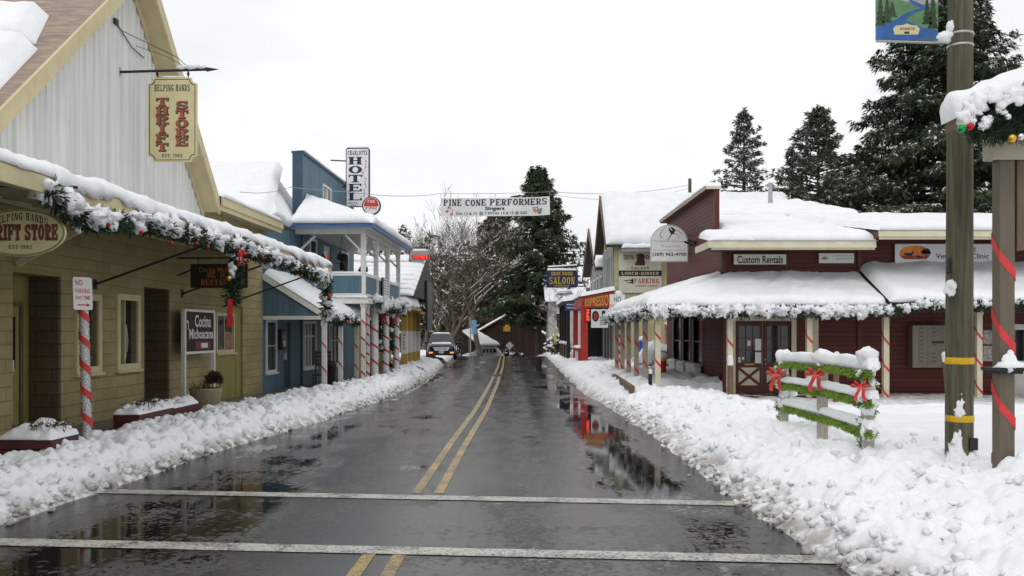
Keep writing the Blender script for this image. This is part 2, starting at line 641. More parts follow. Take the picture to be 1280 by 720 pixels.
def paint_mat(name, col, wear):
    m, nt, b = nodes(name)
    co = N(nt, 'ShaderNodeTexCoord').outputs['Object']
    n1 = noise_n(nt, co, 30, 5, 0.75)
    n2 = noise_n(nt, co, 3, 4, 0.6)
    f = math_(nt, 'ADD', math_(nt, 'MULTIPLY', n1, 0.7), math_(nt, 'MULTIPLY', n2, 0.3))
    nt.links.new(mixc(nt, ramp(nt, f, wear, wear + 0.1), (0.06, 0.06, 0.058), col), b.inputs['Base Color'])
    b.inputs['Roughness'].default_value = 0.32
    bump(nt, b, n1, 0.004)
    return m


SNOW = snow_mat('snow')
SLUSH = snow_mat('plowed_snow', True)
ROAD = road_mat()
WHITE_LINE = paint_mat('white_road_paint', (0.50, 0.50, 0.45), 0.43)
YELLOW_LINE = paint_mat('yellow_road_paint', (0.50, 0.32, 0.045), 0.45)
CONC = mat('wet_concrete', (0.16, 0.15, 0.135), 0.4, 0.25, 1.5, 0.004, 50)
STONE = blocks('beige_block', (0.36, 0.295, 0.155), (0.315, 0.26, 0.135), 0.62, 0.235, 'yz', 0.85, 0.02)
STONE_X = blocks('shaded_block', (0.12, 0.09, 0.055), (0.08, 0.06, 0.04), 0.62, 0.235, 'xz', 0.9, 0.03)  # block darkened for the recess returns: their shade is put into the colour
BEIGE = mat('beige_paint', (0.58, 0.50, 0.30), 0.55, 0.1, 2, 0.002, 60, dirt=0.25)
OLIVE = mat('olive_yellow_paint', (0.27, 0.23, 0.075), 0.5, 0.1, 2, 0.002, 60, dirt=0.25)
BRN = mat('brown_wood', (0.14, 0.09, 0.055), 0.6, 0.25, 3, 0.004, 40, (6, 6, 1))
METAL_CLAD = mat('white_corrugated_metal', (0.66, 0.66, 0.645), 0.42, 0.13, 1.2, 0.0012, 8, (5, 5, 0.25), spec=0.5, dirt=0.45, dirtcol=(0.42, 0.41, 0.38))
RUST = mat('rusty_roof_metal', (0.30, 0.23, 0.18), 0.6, 0.35, 2.5, 0.003, 30, (1, 6, 1))
BLUE = lined('blue_boards', (0.096, 0.172, 0.222), 0.22, 'Y', 0.6, 0.12, 0.006, 0.25, 0.08, (0.05, 0.10, 0.15))
BLUE_X = lined('blue_panel_boards', (0.094, 0.17, 0.222), 0.18, 'X', 0.6, 0.12, 0.006, 0.25, 0.08, (0.05, 0.10, 0.15))
BLUE_T = mat('blue_trim', (0.06, 0.13, 0.27), 0.5, 0.1, 3, 0.002)
BLUE_D = mat('dark_blue_paint', (0.03, 0.07, 0.115), 0.5, 0.15, 3, 0.002)
WHITE = mat('white_paint', (0.72, 0.72, 0.69), 0.5, 0.06, 3, 0.002, 40, dirt=0.2, dirtcol=(0.4, 0.39, 0.36))
CREAM = mat('cream_paint', (0.62, 0.57, 0.42), 0.5, 0.08, 3, 0.002, 40, dirt=0.2)
REDW = lined('red_siding', (0.092, 0.0205, 0.014), 0.15, 'Z', 0.55, 0.16, 0.014, 0.3, 0.14, (0.06, 0.014, 0.012))
REDT = mat('red_trim', (0.090, 0.0175, 0.0115), 0.5, 0.15, 4, 0.003, 30)
MUST = mat('mustard_paint', (0.46, 0.31, 0.07), 0.55, 0.1, 2, 0.003, 50, dirt=0.2)
SALWALL = mat('cream_olive_stucco', (0.50, 0.45, 0.26), 0.8, 0.12, 1.3, 0.008, 30, dirt=0.35, dirtcol=(0.24, 0.21, 0.13))
SALWOOD = lined('grey_boards', (0.26, 0.28, 0.27), 0.3, 'Y', 0.7, 0.25, 0.008, 0.35)
ROOFD = mat('dark_shingle', (0.07, 0.065, 0.06), 0.8, 0.3, 5, 0.01, 12)
BARN = lined('brown_barn_boards', (0.034, 0.017, 0.013), 0.3, 'X', 0.75, 0.25, 0.01, 0.3)
RED = mat('red_ribbon', (0.58, 0.035, 0.035), 0.35, 0.12, 8, 0.001, 30)
REDP = mat('red_paint', (0.42, 0.028, 0.024), 0.45, 0.12, 4, 0.002)
GREEN_TXT = mat('dark_green_paint', (0.035, 0.06, 0.03), 0.5, 0.1, 6, 0)
BLACK = mat('black_paint', (0.014, 0.014, 0.016), 0.45, 0.2, 6, 0.001)
NAVY = mat('navy_paint', (0.012, 0.018, 0.05), 0.4, 0.15, 6, 0.001)
IRON = mat('dark_iron', (0.035, 0.034, 0.034), 0.5, 0.25, 8, 0.002, 60, metal=0.5)
GALV = mat('galvanised_steel', (0.42, 0.43, 0.44), 0.42, 0.15, 6, 0.001, 60, metal=0.8)
GREY = mat('grey_paint', (0.30, 0.30, 0.28), 0.5, 0.12, 4, 0.002)
TINSEL = mat('silver_tinsel', (0.62, 0.62, 0.62), 0.22, 0.45, 60, 0.012, 140, metal=0.85)
GLASS = mat('dark_window_glass', (0.020, 0.024, 0.026), 0.05, 0.3, 0.7, 0.0015, 1.2, spec=0.6)
POLEW = mat('weathered_pole_wood', (0.105, 0.098, 0.062), 0.85, 0.42, 2.2, 0.010, 26, (9, 9, 0.5), dirt=0.5, dirtcol=(0.09, 0.085, 0.05))
BARK = mat('bark', (0.085, 0.065, 0.05), 0.9, 0.35, 4, 0.02, 18, (4, 4, 0.8))
BARKG = mat('grey_brown_bark', (0.12, 0.088, 0.066), 0.9, 0.35, 3, 0.01, 20)
PINE = foliage('garland_needles', (0.012, 0.026, 0.016), (0.03, 0.055, 0.03))
PINE2 = foliage('garland_needles_light', (0.02, 0.045, 0.02), (0.05, 0.085, 0.04))
LEAFG = foliage('bright_tinsel_green', (0.10, 0.20, 0.02), (0.26, 0.40, 0.06))
CON1 = foliage('conifer_dark', (0.021, 0.038, 0.019), (0.054, 0.082, 0.042))
CON2 = foliage('conifer_mid', (0.042, 0.064, 0.031), (0.10, 0.128, 0.064))
CON3 = foliage('pine_grey_green', (0.045, 0.064, 0.036), (0.10, 0.125, 0.075))
CON4 = foliage('pine_pale_green', (0.072, 0.098, 0.055), (0.15, 0.18, 0.11))
CONO = foliage('conifer_olive', (0.05, 0.05, 0.022), (0.10, 0.095, 0.042))
TWIG = foliage('bare_twigs', (0.07, 0.052, 0.038), (0.15, 0.115, 0.082))
SHRUB = foliage('winter_shrub', (0.05, 0.04, 0.028), (0.10, 0.08, 0.055))
SHRUBG = foliage('evergreen_shrub', (0.02, 0.03, 0.016), (0.05, 0.06, 0.03))
WINE = mat('dark_red_planter_wood', (0.075, 0.018, 0.020), 0.5, 0.25, 4, 0.003, 30)
AGG = mat('pebbled_concrete', (0.30, 0.255, 0.17), 0.85, 0.35, 55, 0.015, 70)
SIGNW = mat('white_sign_board', (0.72, 0.73, 0.73), 0.4, 0.05, 3, 0.0008)
SIGNC = mat('cream_sign_board', (0.60, 0.53, 0.30), 0.45, 0.07, 3, 0.001)
SIGNB = mat('dark_sign_board', (0.022, 0.016, 0.013), 0.4, 0.2, 4, 0.001)
SIGNM = mat('maroon_sign_board', (0.022, 0.010, 0.009), 0.6, 0.15, 4, 0.001)
RUSTY = mat('rust_red_lettering', (0.33, 0.085, 0.05), 0.5, 0.12, 6, 0)
GOLD = mat('golden_lettering', (0.55, 0.36, 0.05), 0.45, 0.1, 6, 0)
ORANGE_T = mat('orange_lettering', (0.45, 0.17, 0.03), 0.45, 0.1, 6, 0)
BLUESIGN = mat('blue_sign_paint', (0.03, 0.07, 0.24), 0.4, 0.12, 5, 0.001)
TAN = mat('tan_painted_timber', (0.125, 0.10, 0.07), 0.55, 0.15, 3, 0.003, 40, (5, 5, 1), dirt=0.2)
TANL = mat('pale_tan_trim', (0.40, 0.36, 0.27), 0.55, 0.1, 3, 0.002)
MAILB = mat('bronze_mailbox_metal', (0.21, 0.185, 0.145), 0.42, 0.12, 6, 0.001, metal=0.3)
YELB = mat('yellow_band', (0.62, 0.38, 0.01), 0.5, 0.1, 8, 0.001)
G_ORN = mat('green_glass_ball', (0.01, 0.30, 0.06), 0.12, 0.1, 6, 0, metal=0.6)
R_ORN = mat('red_glass_ball', (0.50, 0.015, 0.02), 0.12, 0.1, 6, 0, metal=0.4)
Y_ORN = mat('gold_glass_ball', (0.60, 0.36, 0.05), 0.15, 0.1, 6, 0, metal=0.8)
S_ORN = mat('silver_glass_ball', (0.62, 0.62, 0.66), 0.12, 0.1, 6, 0, metal=0.9)

# ------------------------------------------------------------------ ground, road, snow
def gz(Y):
    return -1.7 * sstep(78, 116, Y)


XL = [(0, -5.9), (10, -5.6), (12.3, -5.3), (15.6, -5.25), (21.4, -4.5), (28, -4.05), (35, -3.8), (46, -3.9), (58, -4.3), (70, -4.75), (100, -5.6), (130, -11)]
XR = [(0, 2.95), (8, 2.9), (11.6, 2.78), (15, 2.82), (21.6, 2.8), (32, 2.42), (44, 2.5), (56, 2.65), (75, 2.9), (86, 2.85), (96, 2.1), (130, -3)]
XC = [(0, -1.3), (7.9, -1.23), (12, -1.10), (17, -1.02), (25, -0.84), (37, -0.74), (55, -0.70), (80, -0.84), (100, -1.4), (130, -6)]


def ys(a, b, k, lo):
    out = [a]
    while out[-1] < b:
        out.append(min(b, out[-1] + max(lo, out[-1] * k)))
    return out


def grid_mesh(mb, rows):
    n = len(rows[0])
    vs = [p for r in rows for p in r]
    fs = []
    for i in range(len(rows) - 1):
        for j in range(n - 1):
            a = i * n + j
            fs.append((a, a + 1, a + n + 1, a + n))
    mb.add(vs, fs, True)


mb = MB()
gys = [-60, -20, 0, 20, 40, 60, 70, 76, 80, 84, 88, 92, 96, 100, 104, 108, 112, 116, 125, 150, 200, 300, 500, 900, 1500]
gxs = [-900, -300, -120, -60, -30, -16, -8, -4, 0, 4, 8, 16, 30, 60, 120, 300, 900]
grid_mesh(mb, [[(x, y, gz(y) - 0.06) for x in gxs] for y in gys])
struct('ground', mb, SNOW)

mb = MB()
rows = []
for y in [-8, 0, 5, 8, 10, 12, 14, 17, 20, 24, 28, 32, 36, 40, 45, 50, 55, 60, 65, 70, 74, 78, 81, 84, 87, 90, 94, 98, 104, 110, 118, 126]:
    a, b = interp(XL, y) - 0.9, interp(XR, y) + 0.9
    rows.append([(lerp(a, b, i / 8), y, gz(y)) for i in range(9)])
grid_mesh(mb, rows)
struct('road', mb, ROAD)

# double yellow line, broken by the crossing
for side in (-1, 1):
    mb = MB()
    for y0, y1 in ((5.5, 8.85), (11.95, 43.5), (45.6, 100)):
        rows = []
        n = max(2, int((y1 - y0) / 1.2))
        for i in range(n + 1):
            y = lerp(y0, y1, i / n)
            c = interp(XC, y) + side * 0.145
            rows.append([(c - 0.062, y, gz(y) + 0.004), (c + 0.062, y, gz(y) + 0.004)])
        grid_mesh(mb, rows)
    struct('centre_line', mb, YELLOW_LINE)
# crossing lines, running slightly askew
for (ax, ay), (bx, by) in (((130, 614.5), (952, 630.5)), ((-90, 676), (1060, 701))):
    mb = MB()
    pa, pb = W(ax, ay, 2415 / (ay - 415)), W(bx, by, 2415 / (by - 415))
    pa.z = pb.z = 0.008
    dd = (pb - pa).normalized()
    nn = Vector((-dd.y, dd.x, 0)) * 0.15
    rows = []
    for i in range(21):
        q = pa.lerp(pb, i / 20)
        rows.append([tuple(q - nn), tuple(q + nn)])
    grid_mesh(mb, rows)
    struct('crossing_line', mb, WHITE_LINE)
# tar seams across the far road
mb = MB()
for y in (31, 41.5, 47, 57):
    a, b = interp(XL, y) + 0.3, interp(XR, y) - 0.3
    grid_mesh(mb, [[(lerp(a, b, i / 12), y + 0.25 * fbm(i * .4, y) + k, 0.003) for i in range(13)] for k in (0, 0.10)])
struct('tar_seam', mb, mat('tar', (0.012, 0.012, 0.013), 0.12, 0.2, 5, 0.001))


def zsw(Y):
    return max(0.10, 0.35 - 0.013 * (Y - 15))


# left sidewalk with its kerb
mb = MB()
rows = []
for y in [-2, 6, 10, 13, 15, 18, 21, 24, 27, 30, 33, 38, 44, 50, 60]:
    e = interp(XL, y) - 0.55
    z = zsw(y)
    rows.append([(-11.5, y, z), (-8, y, z), (e - 0.7, y, z), (e, y, z - 0.02), (e + 0.02, y, -0.05)])
grid_mesh(mb, rows)
for k in range(len(mb.s)):
    mb.s[k] = False
struct('sidewalk', mb, CONC)


def lumps(x, y, s):
    """rounded chunks of shovelled snow, 0..1"""
    dist = noise.voronoi(Vector((x * s, y * s, 0.3)))[0]
    return max(0.0, 1 - dist[0] * dist[0] * 1.7)


XI = [(8, -7.05), (13, -7.0), (18, -6.95), (24, -6.75), (28, -6.2), (32, -5.75), (37, -5.5), (44, -5.8), (50, -6.4), (58, -8.2), (75, -9), (96, -10)]
mb = MB()
rows = []
for y in ys(7, 92, 0.0028, 0.028):
    a, b = interp(XL, y) + 0.16 * noise.noise((y * .45, 3.1, 0)) + .05 * noise.noise((y * 1.3, 3.1, 4)), interp(XI, y) + 0.25 * noise.noise((y * 0.6, 9.7, 0))
    row = []
    n = 72
    for j in range(n + 1):
        t = j / n
        x = lerp(a, b, t ** 1.15)
        dd = abs(x - a)
        inn = abs(x - b)
        hh = 0.34 * min(1.0, (dd / 0.75)) ** 0.75 if y < 52 else 0.36 * min(1, (dd / 1.0)) ** 0.7
        edge = sstep(0.0, 0.55, inn) if y < 52 else 1.0
        zi = zsw(y) - 0.03 if y < 52 else 0.3
        z = hh * edge + zi * (1 - edge) * sstep(0, 0.2, dd)
        am = sstep(0.0, 0.35, dd) * sstep(0.0, 0.25, inn)
        z += am * (0.11 * lumps(x, y, 1.9) + 0.11 * lumps(x + 3 + .2 * fbm(x, y), y, 3.9) + 0.05 * lumps(x, y + 5, 8) + 0.05 * fbm(x * 1.3, y * 1.3, 0, 2) + 0.02 * noise.noise((x * 5, y * 5, 1)) - .03)
        z += (1 - am) * 0.02 * noise.noise((x * 3, y * 3, 1))
        if j == 0:
            z = -0.02
        row.append((x, y, z + gz(y)))
    rows.append(row)
grid_mesh(mb, rows)


def clods(mb, rows, n, seed, jmax, ymax):
    """lumps rolled down to the foot of the bank and broken pieces on top of it"""
    rnd = random.Random(seed)
    rows = [r for r in rows if r[0][1] < ymax]
    for k in range(n):
        r = rows[int(len(rows) * rnd.random() ** 1.15)]
        foot = rnd.random() < .6
        j = int((jmax * .22 if foot else jmax) * rnd.random())
        p = Vector(r[j])
        if foot and rnd.random() < .35:
            p.x += rnd.uniform(-.22, .1) * (1 if jmax < 100 else 1)
            p.z = max(p.z, 0.0)
        s = rnd.uniform(.018, .055) if foot else rnd.uniform(.02, .065)
        mb.ball(p + Vector((0, 0, s * .35)), s, (rnd.uniform(.8, 1.4), rnd.uniform(.8, 1.4), rnd.uniform(.7, 1.1)), 8, 6, 1.0, rnd.uniform(0, 99))


clods(mb, rows, 600, 5, 60, 42)
struct('snow_bank', mb, SLUSH)


def zr(x, y):
    """height of the snow right of the road"""
    e = interp(XR, y)
    dd = x - e
    berm = (0.42 if y < 30 else 0.55) * (1 - math.exp(-max(0, dd) / 0.55))
    lot = lerp(0.33, 0.10, sstep(19, 28.6, y)) if y < 30 else 0.5
    t = sstep(2.2, 5.0, dd)
    return lerp(berm, lot, t) if y < 30 else berm


def right_rows(y0, y1, k, lo, xmax, n):
    rows = []
    for y in ys(y0, y1, k, lo):
        e = interp(XR, y) + 0.18 * noise.noise((y * .45, 1.1, 0)) + .06 * noise.noise((y * 1.3, 1.1, 5))
        xm = xmax(y)
        row = []
        for j in range(n + 1):
            t = j / n
            x = e + (xm - e) * (0.28 * t + 0.72 * t ** 2.3)
            dd = x - e
            z = zr(x, y)
            am = sstep(0.0, 0.4, dd)
            rough = am * (1 - 0.88 * sstep(2.2, 4.6, dd + 0.8 * fbm(x * .5, y * .5)))
            if y > 30:
                rough = am * 0.9
            z += rough * (0.15 * lumps(x, y, 1.5) + 0.11 * lumps(x + 3 + .2 * fbm(x, y), y, 3.3) + 0.055 * lumps(x, y + 5, 7) + 0.10 * fbm(x * 0.9, y * 0.9, 0, 3) + 0.03 * noise.noise((x * 5, y * 5, 1)) - .18)
            z += 0.035 * am * fbm(x * 0.5, y * 0.7) + 0.02 * am * fbm(x * 2.0, y * 2.0, 0, 2)
            # ruts of a car that crossed the lot
            if 14 < y < 28 and dd > 1.5:
                for yy in (20.3, 21.9):
                    q = y - yy - 0.05 * x - 0.15 * fbm(x * .3, yy)
                    z -= 0.10 * math.exp(-(q / 0.22) ** 2) * sstep(1.5, 2.5, dd)
                    z += 0.05 * math.exp(-((abs(q) - 0.42) / 0.16) ** 2) * (0.6 + lumps(x, y, 4))
            if j == 0:
                z = -0.02
            row.append((x, y, z + gz(y)))
        rows.append(row)
    return rows


mb = MB()
rr = right_rows(4.5, 29.75, 0.0027, 0.026, lambda y: 26.0, 330)
grid_mesh(mb, rr)
clods(mb, rr, 620, 6, 120, 26)
struct('snow_field', mb, SLUSH)
mb = MB()
grid_mesh(mb, right_rows(29.75, 100, 0.0045, 0.045, lambda y: 6.85 if y < 42.3 else (12.5 if y < 50.3 else 6.0), 70))
struct('snow_verge', mb, SLUSH)


# ------------------------------------------------------------------ builders used by many things
def snow_quad(mb, A, B, C, D, t, nu=40, nv=14, seed=0.0, over=0.06, rnd=0.28, rough=0.05, droop=0.0, low=0.05):
    """a blanket of snow on the patch A-B (eave) to D-C (ridge): rounded lip, uneven top, closed underneath"""
    A, B, C, D = (Vector(q) for q in (A, B, C, D))
    up = (B - A).cross(D - A).normalized()
    if up.z < 0:
        up = -up
    du, dv = (B - A).normalized(), (D - A).normalized()
    L, H = (B - A).length, (D - A).length
    rows = []
    for j in range(nv + 1):
        v = (j / nv) ** 1.5
        row = []
        for i in range(nu + 1):
            u = i / nu
            p = A.lerp(B, u).lerp(D.lerp(C, u), v)
            eu = min(u, 1 - u) * L
            ev = v * H
            f = 1.0
            for q in (eu, ev):
                f *= 1.0 if q >= rnd else math.sqrt(max(0, 1 - (1 - q / rnd) ** 2))
            f = low + (1 - low) * f
            w = Vector((p.x + seed, p.y, p.z * .5))
            n_ = noise.fractal(w * 0.9, 0.9, 2.1, 3)
            n2 = noise.fractal(w * 3.1, 0.9, 2.1, 2)
            dent = noise.voronoi(w * 1.35)[0][0]
            h = t * f * (1 + 0.22 * n_ - .16 * max(0, .5 - dent)) + rough * 0.5 * n2 * f + .25 * rough * f * noise.noise(w * 7.3)
            ov = over * (1 + 0.9 * noise.noise(w * 1.6)) * (1 - min(1, ev / rnd))
            p = p + up * h - dv * ov
            if ev < 0.02:
                p = p - Vector((0, 0, 1)) * droop * max(0, noise.noise(w * 2.3) + 0.3)
            row.append(p)
        rows.append(row)
    # a skirt under the eave lip
    skirt = []
    for i in range(nu + 1):
        u = i / nu
        p = A.lerp(B, u)
        skirt.append(p + up * 0.004)
    grid_mesh(mb, [skirt] + rows)
    for s_, col in ((0, 0), (1, nu)):
        base = [A.lerp(B, col / nu).lerp(D.lerp(C, col / nu), (j / nv) ** 1.5) + up * 0.003 for j in range(nv + 1)]
        grid_mesh(mb, [base, [r[col] for r in rows]])


def strands(mb, pts, r, dens, seed, length=0.12, droop=0.25, width=0.018, mats=(0, 1), up_bias=0.0):
    """a fringe of needles round a line"""
    rnd = random.Random(seed)
    pts = [Vector(p) for p in pts]
    for a, b in zip(pts, pts[1:]):
        L = (b - a).length
        d = (b - a).normalized()
        x = d.cross(Vector((0.2, 0.3, 0.93)))
        if x.length < 0.1:
            x = d.cross(Vector((1, 0, 0)))
        x.normalize()
        y = d.cross(x)
        n = max(1, int(L * dens + rnd.random()))
        for _ in range(n):
            t = rnd.random()
            an = rnd.uniform(0, 2 * math.pi)
            o = (x * math.cos(an) + y * math.sin(an))
            c = a.lerp(b, t) + o * r * rnd.uniform(0.15, 0.8)
            dr = (o + d * rnd.uniform(-0.9, 0.9) - Vector((0, 0, droop)) * rnd.random()).normalized()
            ln = length * rnd.uniform(0.6, 1.3)
            w = dr.cross(Vector((rnd.uniform(-1, 1), rnd.uniform(-1, 1), rnd.uniform(-1, 1))))
            if w.length < 0.05:
                continue
            w = w.normalized() * width * rnd.uniform(0.6, 1.4)
            tip = c + dr * ln
            mb.cur = mats[0] if rnd.random() < 0.6 else mats[1]
            mb.add([c - w, c + w, tip + w * 0.35, tip - w * 0.35], [(0, 1, 2, 3)], False)
    mb.cur = 0


def snow_clumps(mb, pts, r, dens, seed, size=(0.06, 0.13), keep=1.0, hang=0.5):
    """lumps of snow lodged on top of a line of greenery"""
    rnd = random.Random(seed)
    pts = [Vector(p) for p in pts]
    for a, b in zip(pts, pts[1:]):
        L = (b - a).length
        for _ in range(max(1, int(L * dens + rnd.random()))):
            if rnd.random() > keep:
                continue
            c = a.lerp(b, rnd.random())
            s = rnd.uniform(*size) * rnd.choice((.55, .8, 1.0, 1.15))
            off = Vector((rnd.uniform(-.7, .7) * r, rnd.uniform(-.7, .7) * r, r * rnd.uniform(0.25, 0.85)))
            tall = rnd.uniform(0.55, 0.85 + hang)
            mb.ball(c + off - Vector((0, 0, s * (tall - 0.6) * 0.6)), s, (rnd.uniform(.6, 1.5), rnd.uniform(.6, 1.5), tall), 10, 7, 1.15, rnd.uniform(0, 90))


def sag_line(a, b, sag, n=10):
    a, b = Vector(a), Vector(b)
    return [a.lerp(b, i / n) - Vector((0, 0, sag * 4 * (i / n) * (1 - i / n))) for i in range(n + 1)]


def garland(lines, r, seed, label, group=None, dens=260, balls=(), snow=1.0, sdens=9, light=False, length=0.13, size=(0.06, 0.13), name='garland', cat='garland', width=0.018):
    o = lines[0][0]
    t = thing(name, label, cat, tuple(o), group)
    mb = MB()
    for k, ln in enumerate(lines):
        strands(mb, ln, r, dens, seed + k, length, width=width)
        mb.cur = 0
        mb.tube(ln, r * 0.35, 6)
    part('foliage', mb, [PINE, PINE2], t)
    if snow:
        mb = MB()
        for k, ln in enumerate(lines):
            snow_clumps(mb, ln, r, sdens, seed + 50 + k, size, snow)
        part('snow', mb, SNOW, t)
    for (p, rad, m) in balls:
        mb = MB()
        mb.ball(p, rad, seg=12, ring=8)
        part('bauble', mb, m, t)
    return t


def ribbon_on(mb, c, w, z0, z1, pitch, hb, sides=4, phase=0.0, off=0.004, rot=0.0, lean=(0, 0)):
    """a flat ribbon wound round a post, falling to the right on every face"""
    c = Vector(c)
    k = 1 / math.cos(math.pi / sides)
    rr = (w / 2 + off) * k

    def cn(i, z):
        a = rot + math.pi / sides + 2 * math.pi * i / sides
        f = (z - z0) / max(0.01, z1 - z0)
        return Vector((c.x + rr * math.cos(a) + lean[0] * f, c.y + rr * math.sin(a) + lean[1] * f, z))
    z = z0 + phase
    i = 0
    st = pitch / sides
    z = z1 - phase
    # counter clockwise seen from above is left to right on the near face
    while z - st - hb > z0:
        a, b = cn(i, z), cn(i + 1, z - st)
        mb.add([a - Vector((0, 0, hb)), b - Vector((0, 0, hb)), b, a], [(0, 1, 2, 3)], False)
        z -= st
        i += 1


def candy_post(parent, x, y, w, z0, z1, m=None, pitch=0.62, hb=0.11, phase=0.0, square=True, name='porch_post', cap=True, rm=None):
    mb = MB()
    if square:
        mb.box(x - w / 2, x + w / 2, y - w / 2, y + w / 2, z0, z1)
        if cap:
            mb.box(x - w / 2 - .025, x + w / 2 + .025, y - w / 2 - .025, y + w / 2 + .025, z1 - 0.12, z1 + 0.003)
    else:
        mb.tube([(x, y, z0), (x, y, z1)], w / 2, 14)
    p = part(name, mb, m or WHITE, parent, 0.008 if square else 0)
    mb = MB()
    ribbon_on(mb, (x, y, 0), w, z0, z1 - 0.13, pitch, hb, 4 if square else 14, phase)
    part('ribbon', mb, rm or RED, p)
    return p


def wall(mb, P, a0, a1, b0, b1, holes=(), c=0.0, depth=0.18, back=True):
    """a wall with real openings: front, reveals, outer edges"""
    A = sorted({a0, a1, *[h[0] for h in holes], *[h[1] for h in holes]})
    B = sorted({b0, b1, *[h[2] for h in holes], *[h[3] for h in holes]})
    A = [a for a in A if a0 <= a <= a1]
    B = [b for b in B if b0 <= b <= b1]

    def inh(a, b):
        return any(h[0] < a < h[1] and h[2] < b < h[3] for h in holes)
    for i in range(len(A) - 1):
        for j in range(len(B) - 1):
            am, bm = (A[i] + A[i + 1]) / 2, (B[j] + B[j + 1]) / 2
            if inh(am, bm):
                continue
            mb.poly([P.p(A[i], B[j], c), P.p(A[i + 1], B[j], c), P.p(A[i + 1], B[j + 1], c), P.p(A[i], B[j + 1], c)])
            if back:
                mb.poly([P.p(A[i], B[j], c - depth), P.p(A[i], B[j + 1], c - depth), P.p(A[i + 1], B[j + 1], c - depth), P.p(A[i + 1], B[j], c - depth)])
    for h in list(holes) + [(a0, a1, b0, b1)]:
        q = [(h[0], h[2]), (h[1], h[2]), (h[1], h[3]), (h[0], h[3])]
        for (x0, y0), (x1, y1) in zip(q, q[1:] + q[:1]):
            mb.poly([P.p(x0, y0, c), P.p(x1, y1, c), P.p(x1, y1, c - depth), P.p(x0, y0, c - depth)])


def window(parent, P, a0, a1, b0, b1, c=0.0, fm=None, gm=None, fw=0.09, out=0.04, rec=0.10, cols=(), rows=(), sill=True, mw=0.035, name='window', label=None):
    """frame proud of the wall, glazing bars, recessed pane, sill"""
    fm = fm or WHITE
    mb = MB()
    o1, o0 = c + out, c - rec
    mb.pbox(P, a0 - fw, a0, b0 - fw, b1 + fw, o0, o1)
    mb.pbox(P, a1, a1 + fw, b0 - fw, b1 + fw, o0, o1)
    mb.pbox(P, a0, a1, b1, b1 + fw, o0, o1 - .003)
    mb.pbox(P, a0, a1, b0 - fw, b0, o0, o1 - .003)
    for x in cols:
        q = lerp(a0, a1, x)
        mb.pbox(P, q - mw / 2, q + mw / 2, b0, b1, o0 + .01, c - 0.02)
    for x in rows:
        q = lerp(b0, b1, x)
        mb.pbox(P, a0, a1, q - mw / 2, q + mw / 2, o0 + .013, c - 0.023)
    f = part(name, mb, fm, parent, label=label)
    mb = MB()
    mb.pbox(P, a0, a1, b0, b1, o0 - 0.012, o0 + 0.006)
    part('pane', mb, gm or GLASS, f)
    if sill:
        mb = MB()
        mb.pbox(P, a0 - fw - .04, a1 + fw + .04, b0 - fw - .055, b0 - fw - 0.002, c + .002, o1 + .05)
        part('sill', mb, fm, f)
    return f


def door(parent, P, a0, a1, b0, b1, c, m, glass=None, frame=None, handle='l', label=None):
    mb = MB()
    mb.pbox(P, a0, a1, b0, b1, c - .05, c)
    for (x0, x1, y0, y1) in ((.12, .46, .06, .40), (.54, .88, .06, .40)):
        mb.pbox(P, lerp(a0, a1, x0), lerp(a0, a1, x1), lerp(b0, b1, y0), lerp(b0, b1, y1), c + .002, c + .012)
    d_ = part('door', mb, m, parent, label=label)
    if glass:
        mb = MB()
        mb.pbox(P, lerp(a0, a1, glass[0]), lerp(a0, a1, glass[1]), lerp(b0, b1, glass[2]), lerp(b0, b1, glass[3]), c + .002, c + .010)
        part('pane', mb, GLASS, d_)
    mb = MB()
    hx = lerp(a0, a1, 0.08 if handle == 'l' else 0.92)
    mb.tube([P.p(hx, b0 + 1.0, c + .0), P.p(hx, b0 + 1.0, c + .06)], 0.012, 6)
    mb.ball(P.p(hx, b0 + 1.0, c + .07), 0.03)
    part('handle', mb, IRON, d_)
    if frame:
        mb = MB()
        mb.pbox(P, a0 - .10, a0 - .004, b0, b1 + .10, c - .06, c + .03)
        mb.pbox(P, a1 + .004, a1 + .10, b0, b1 + .10, c - .06, c + .03)
        mb.pbox(P, a0 - .004, a1 + .004, b1 + .004, b1 + .10, c - .06, c + .027)
        part('door_frame', mb, frame, parent)
    return d_


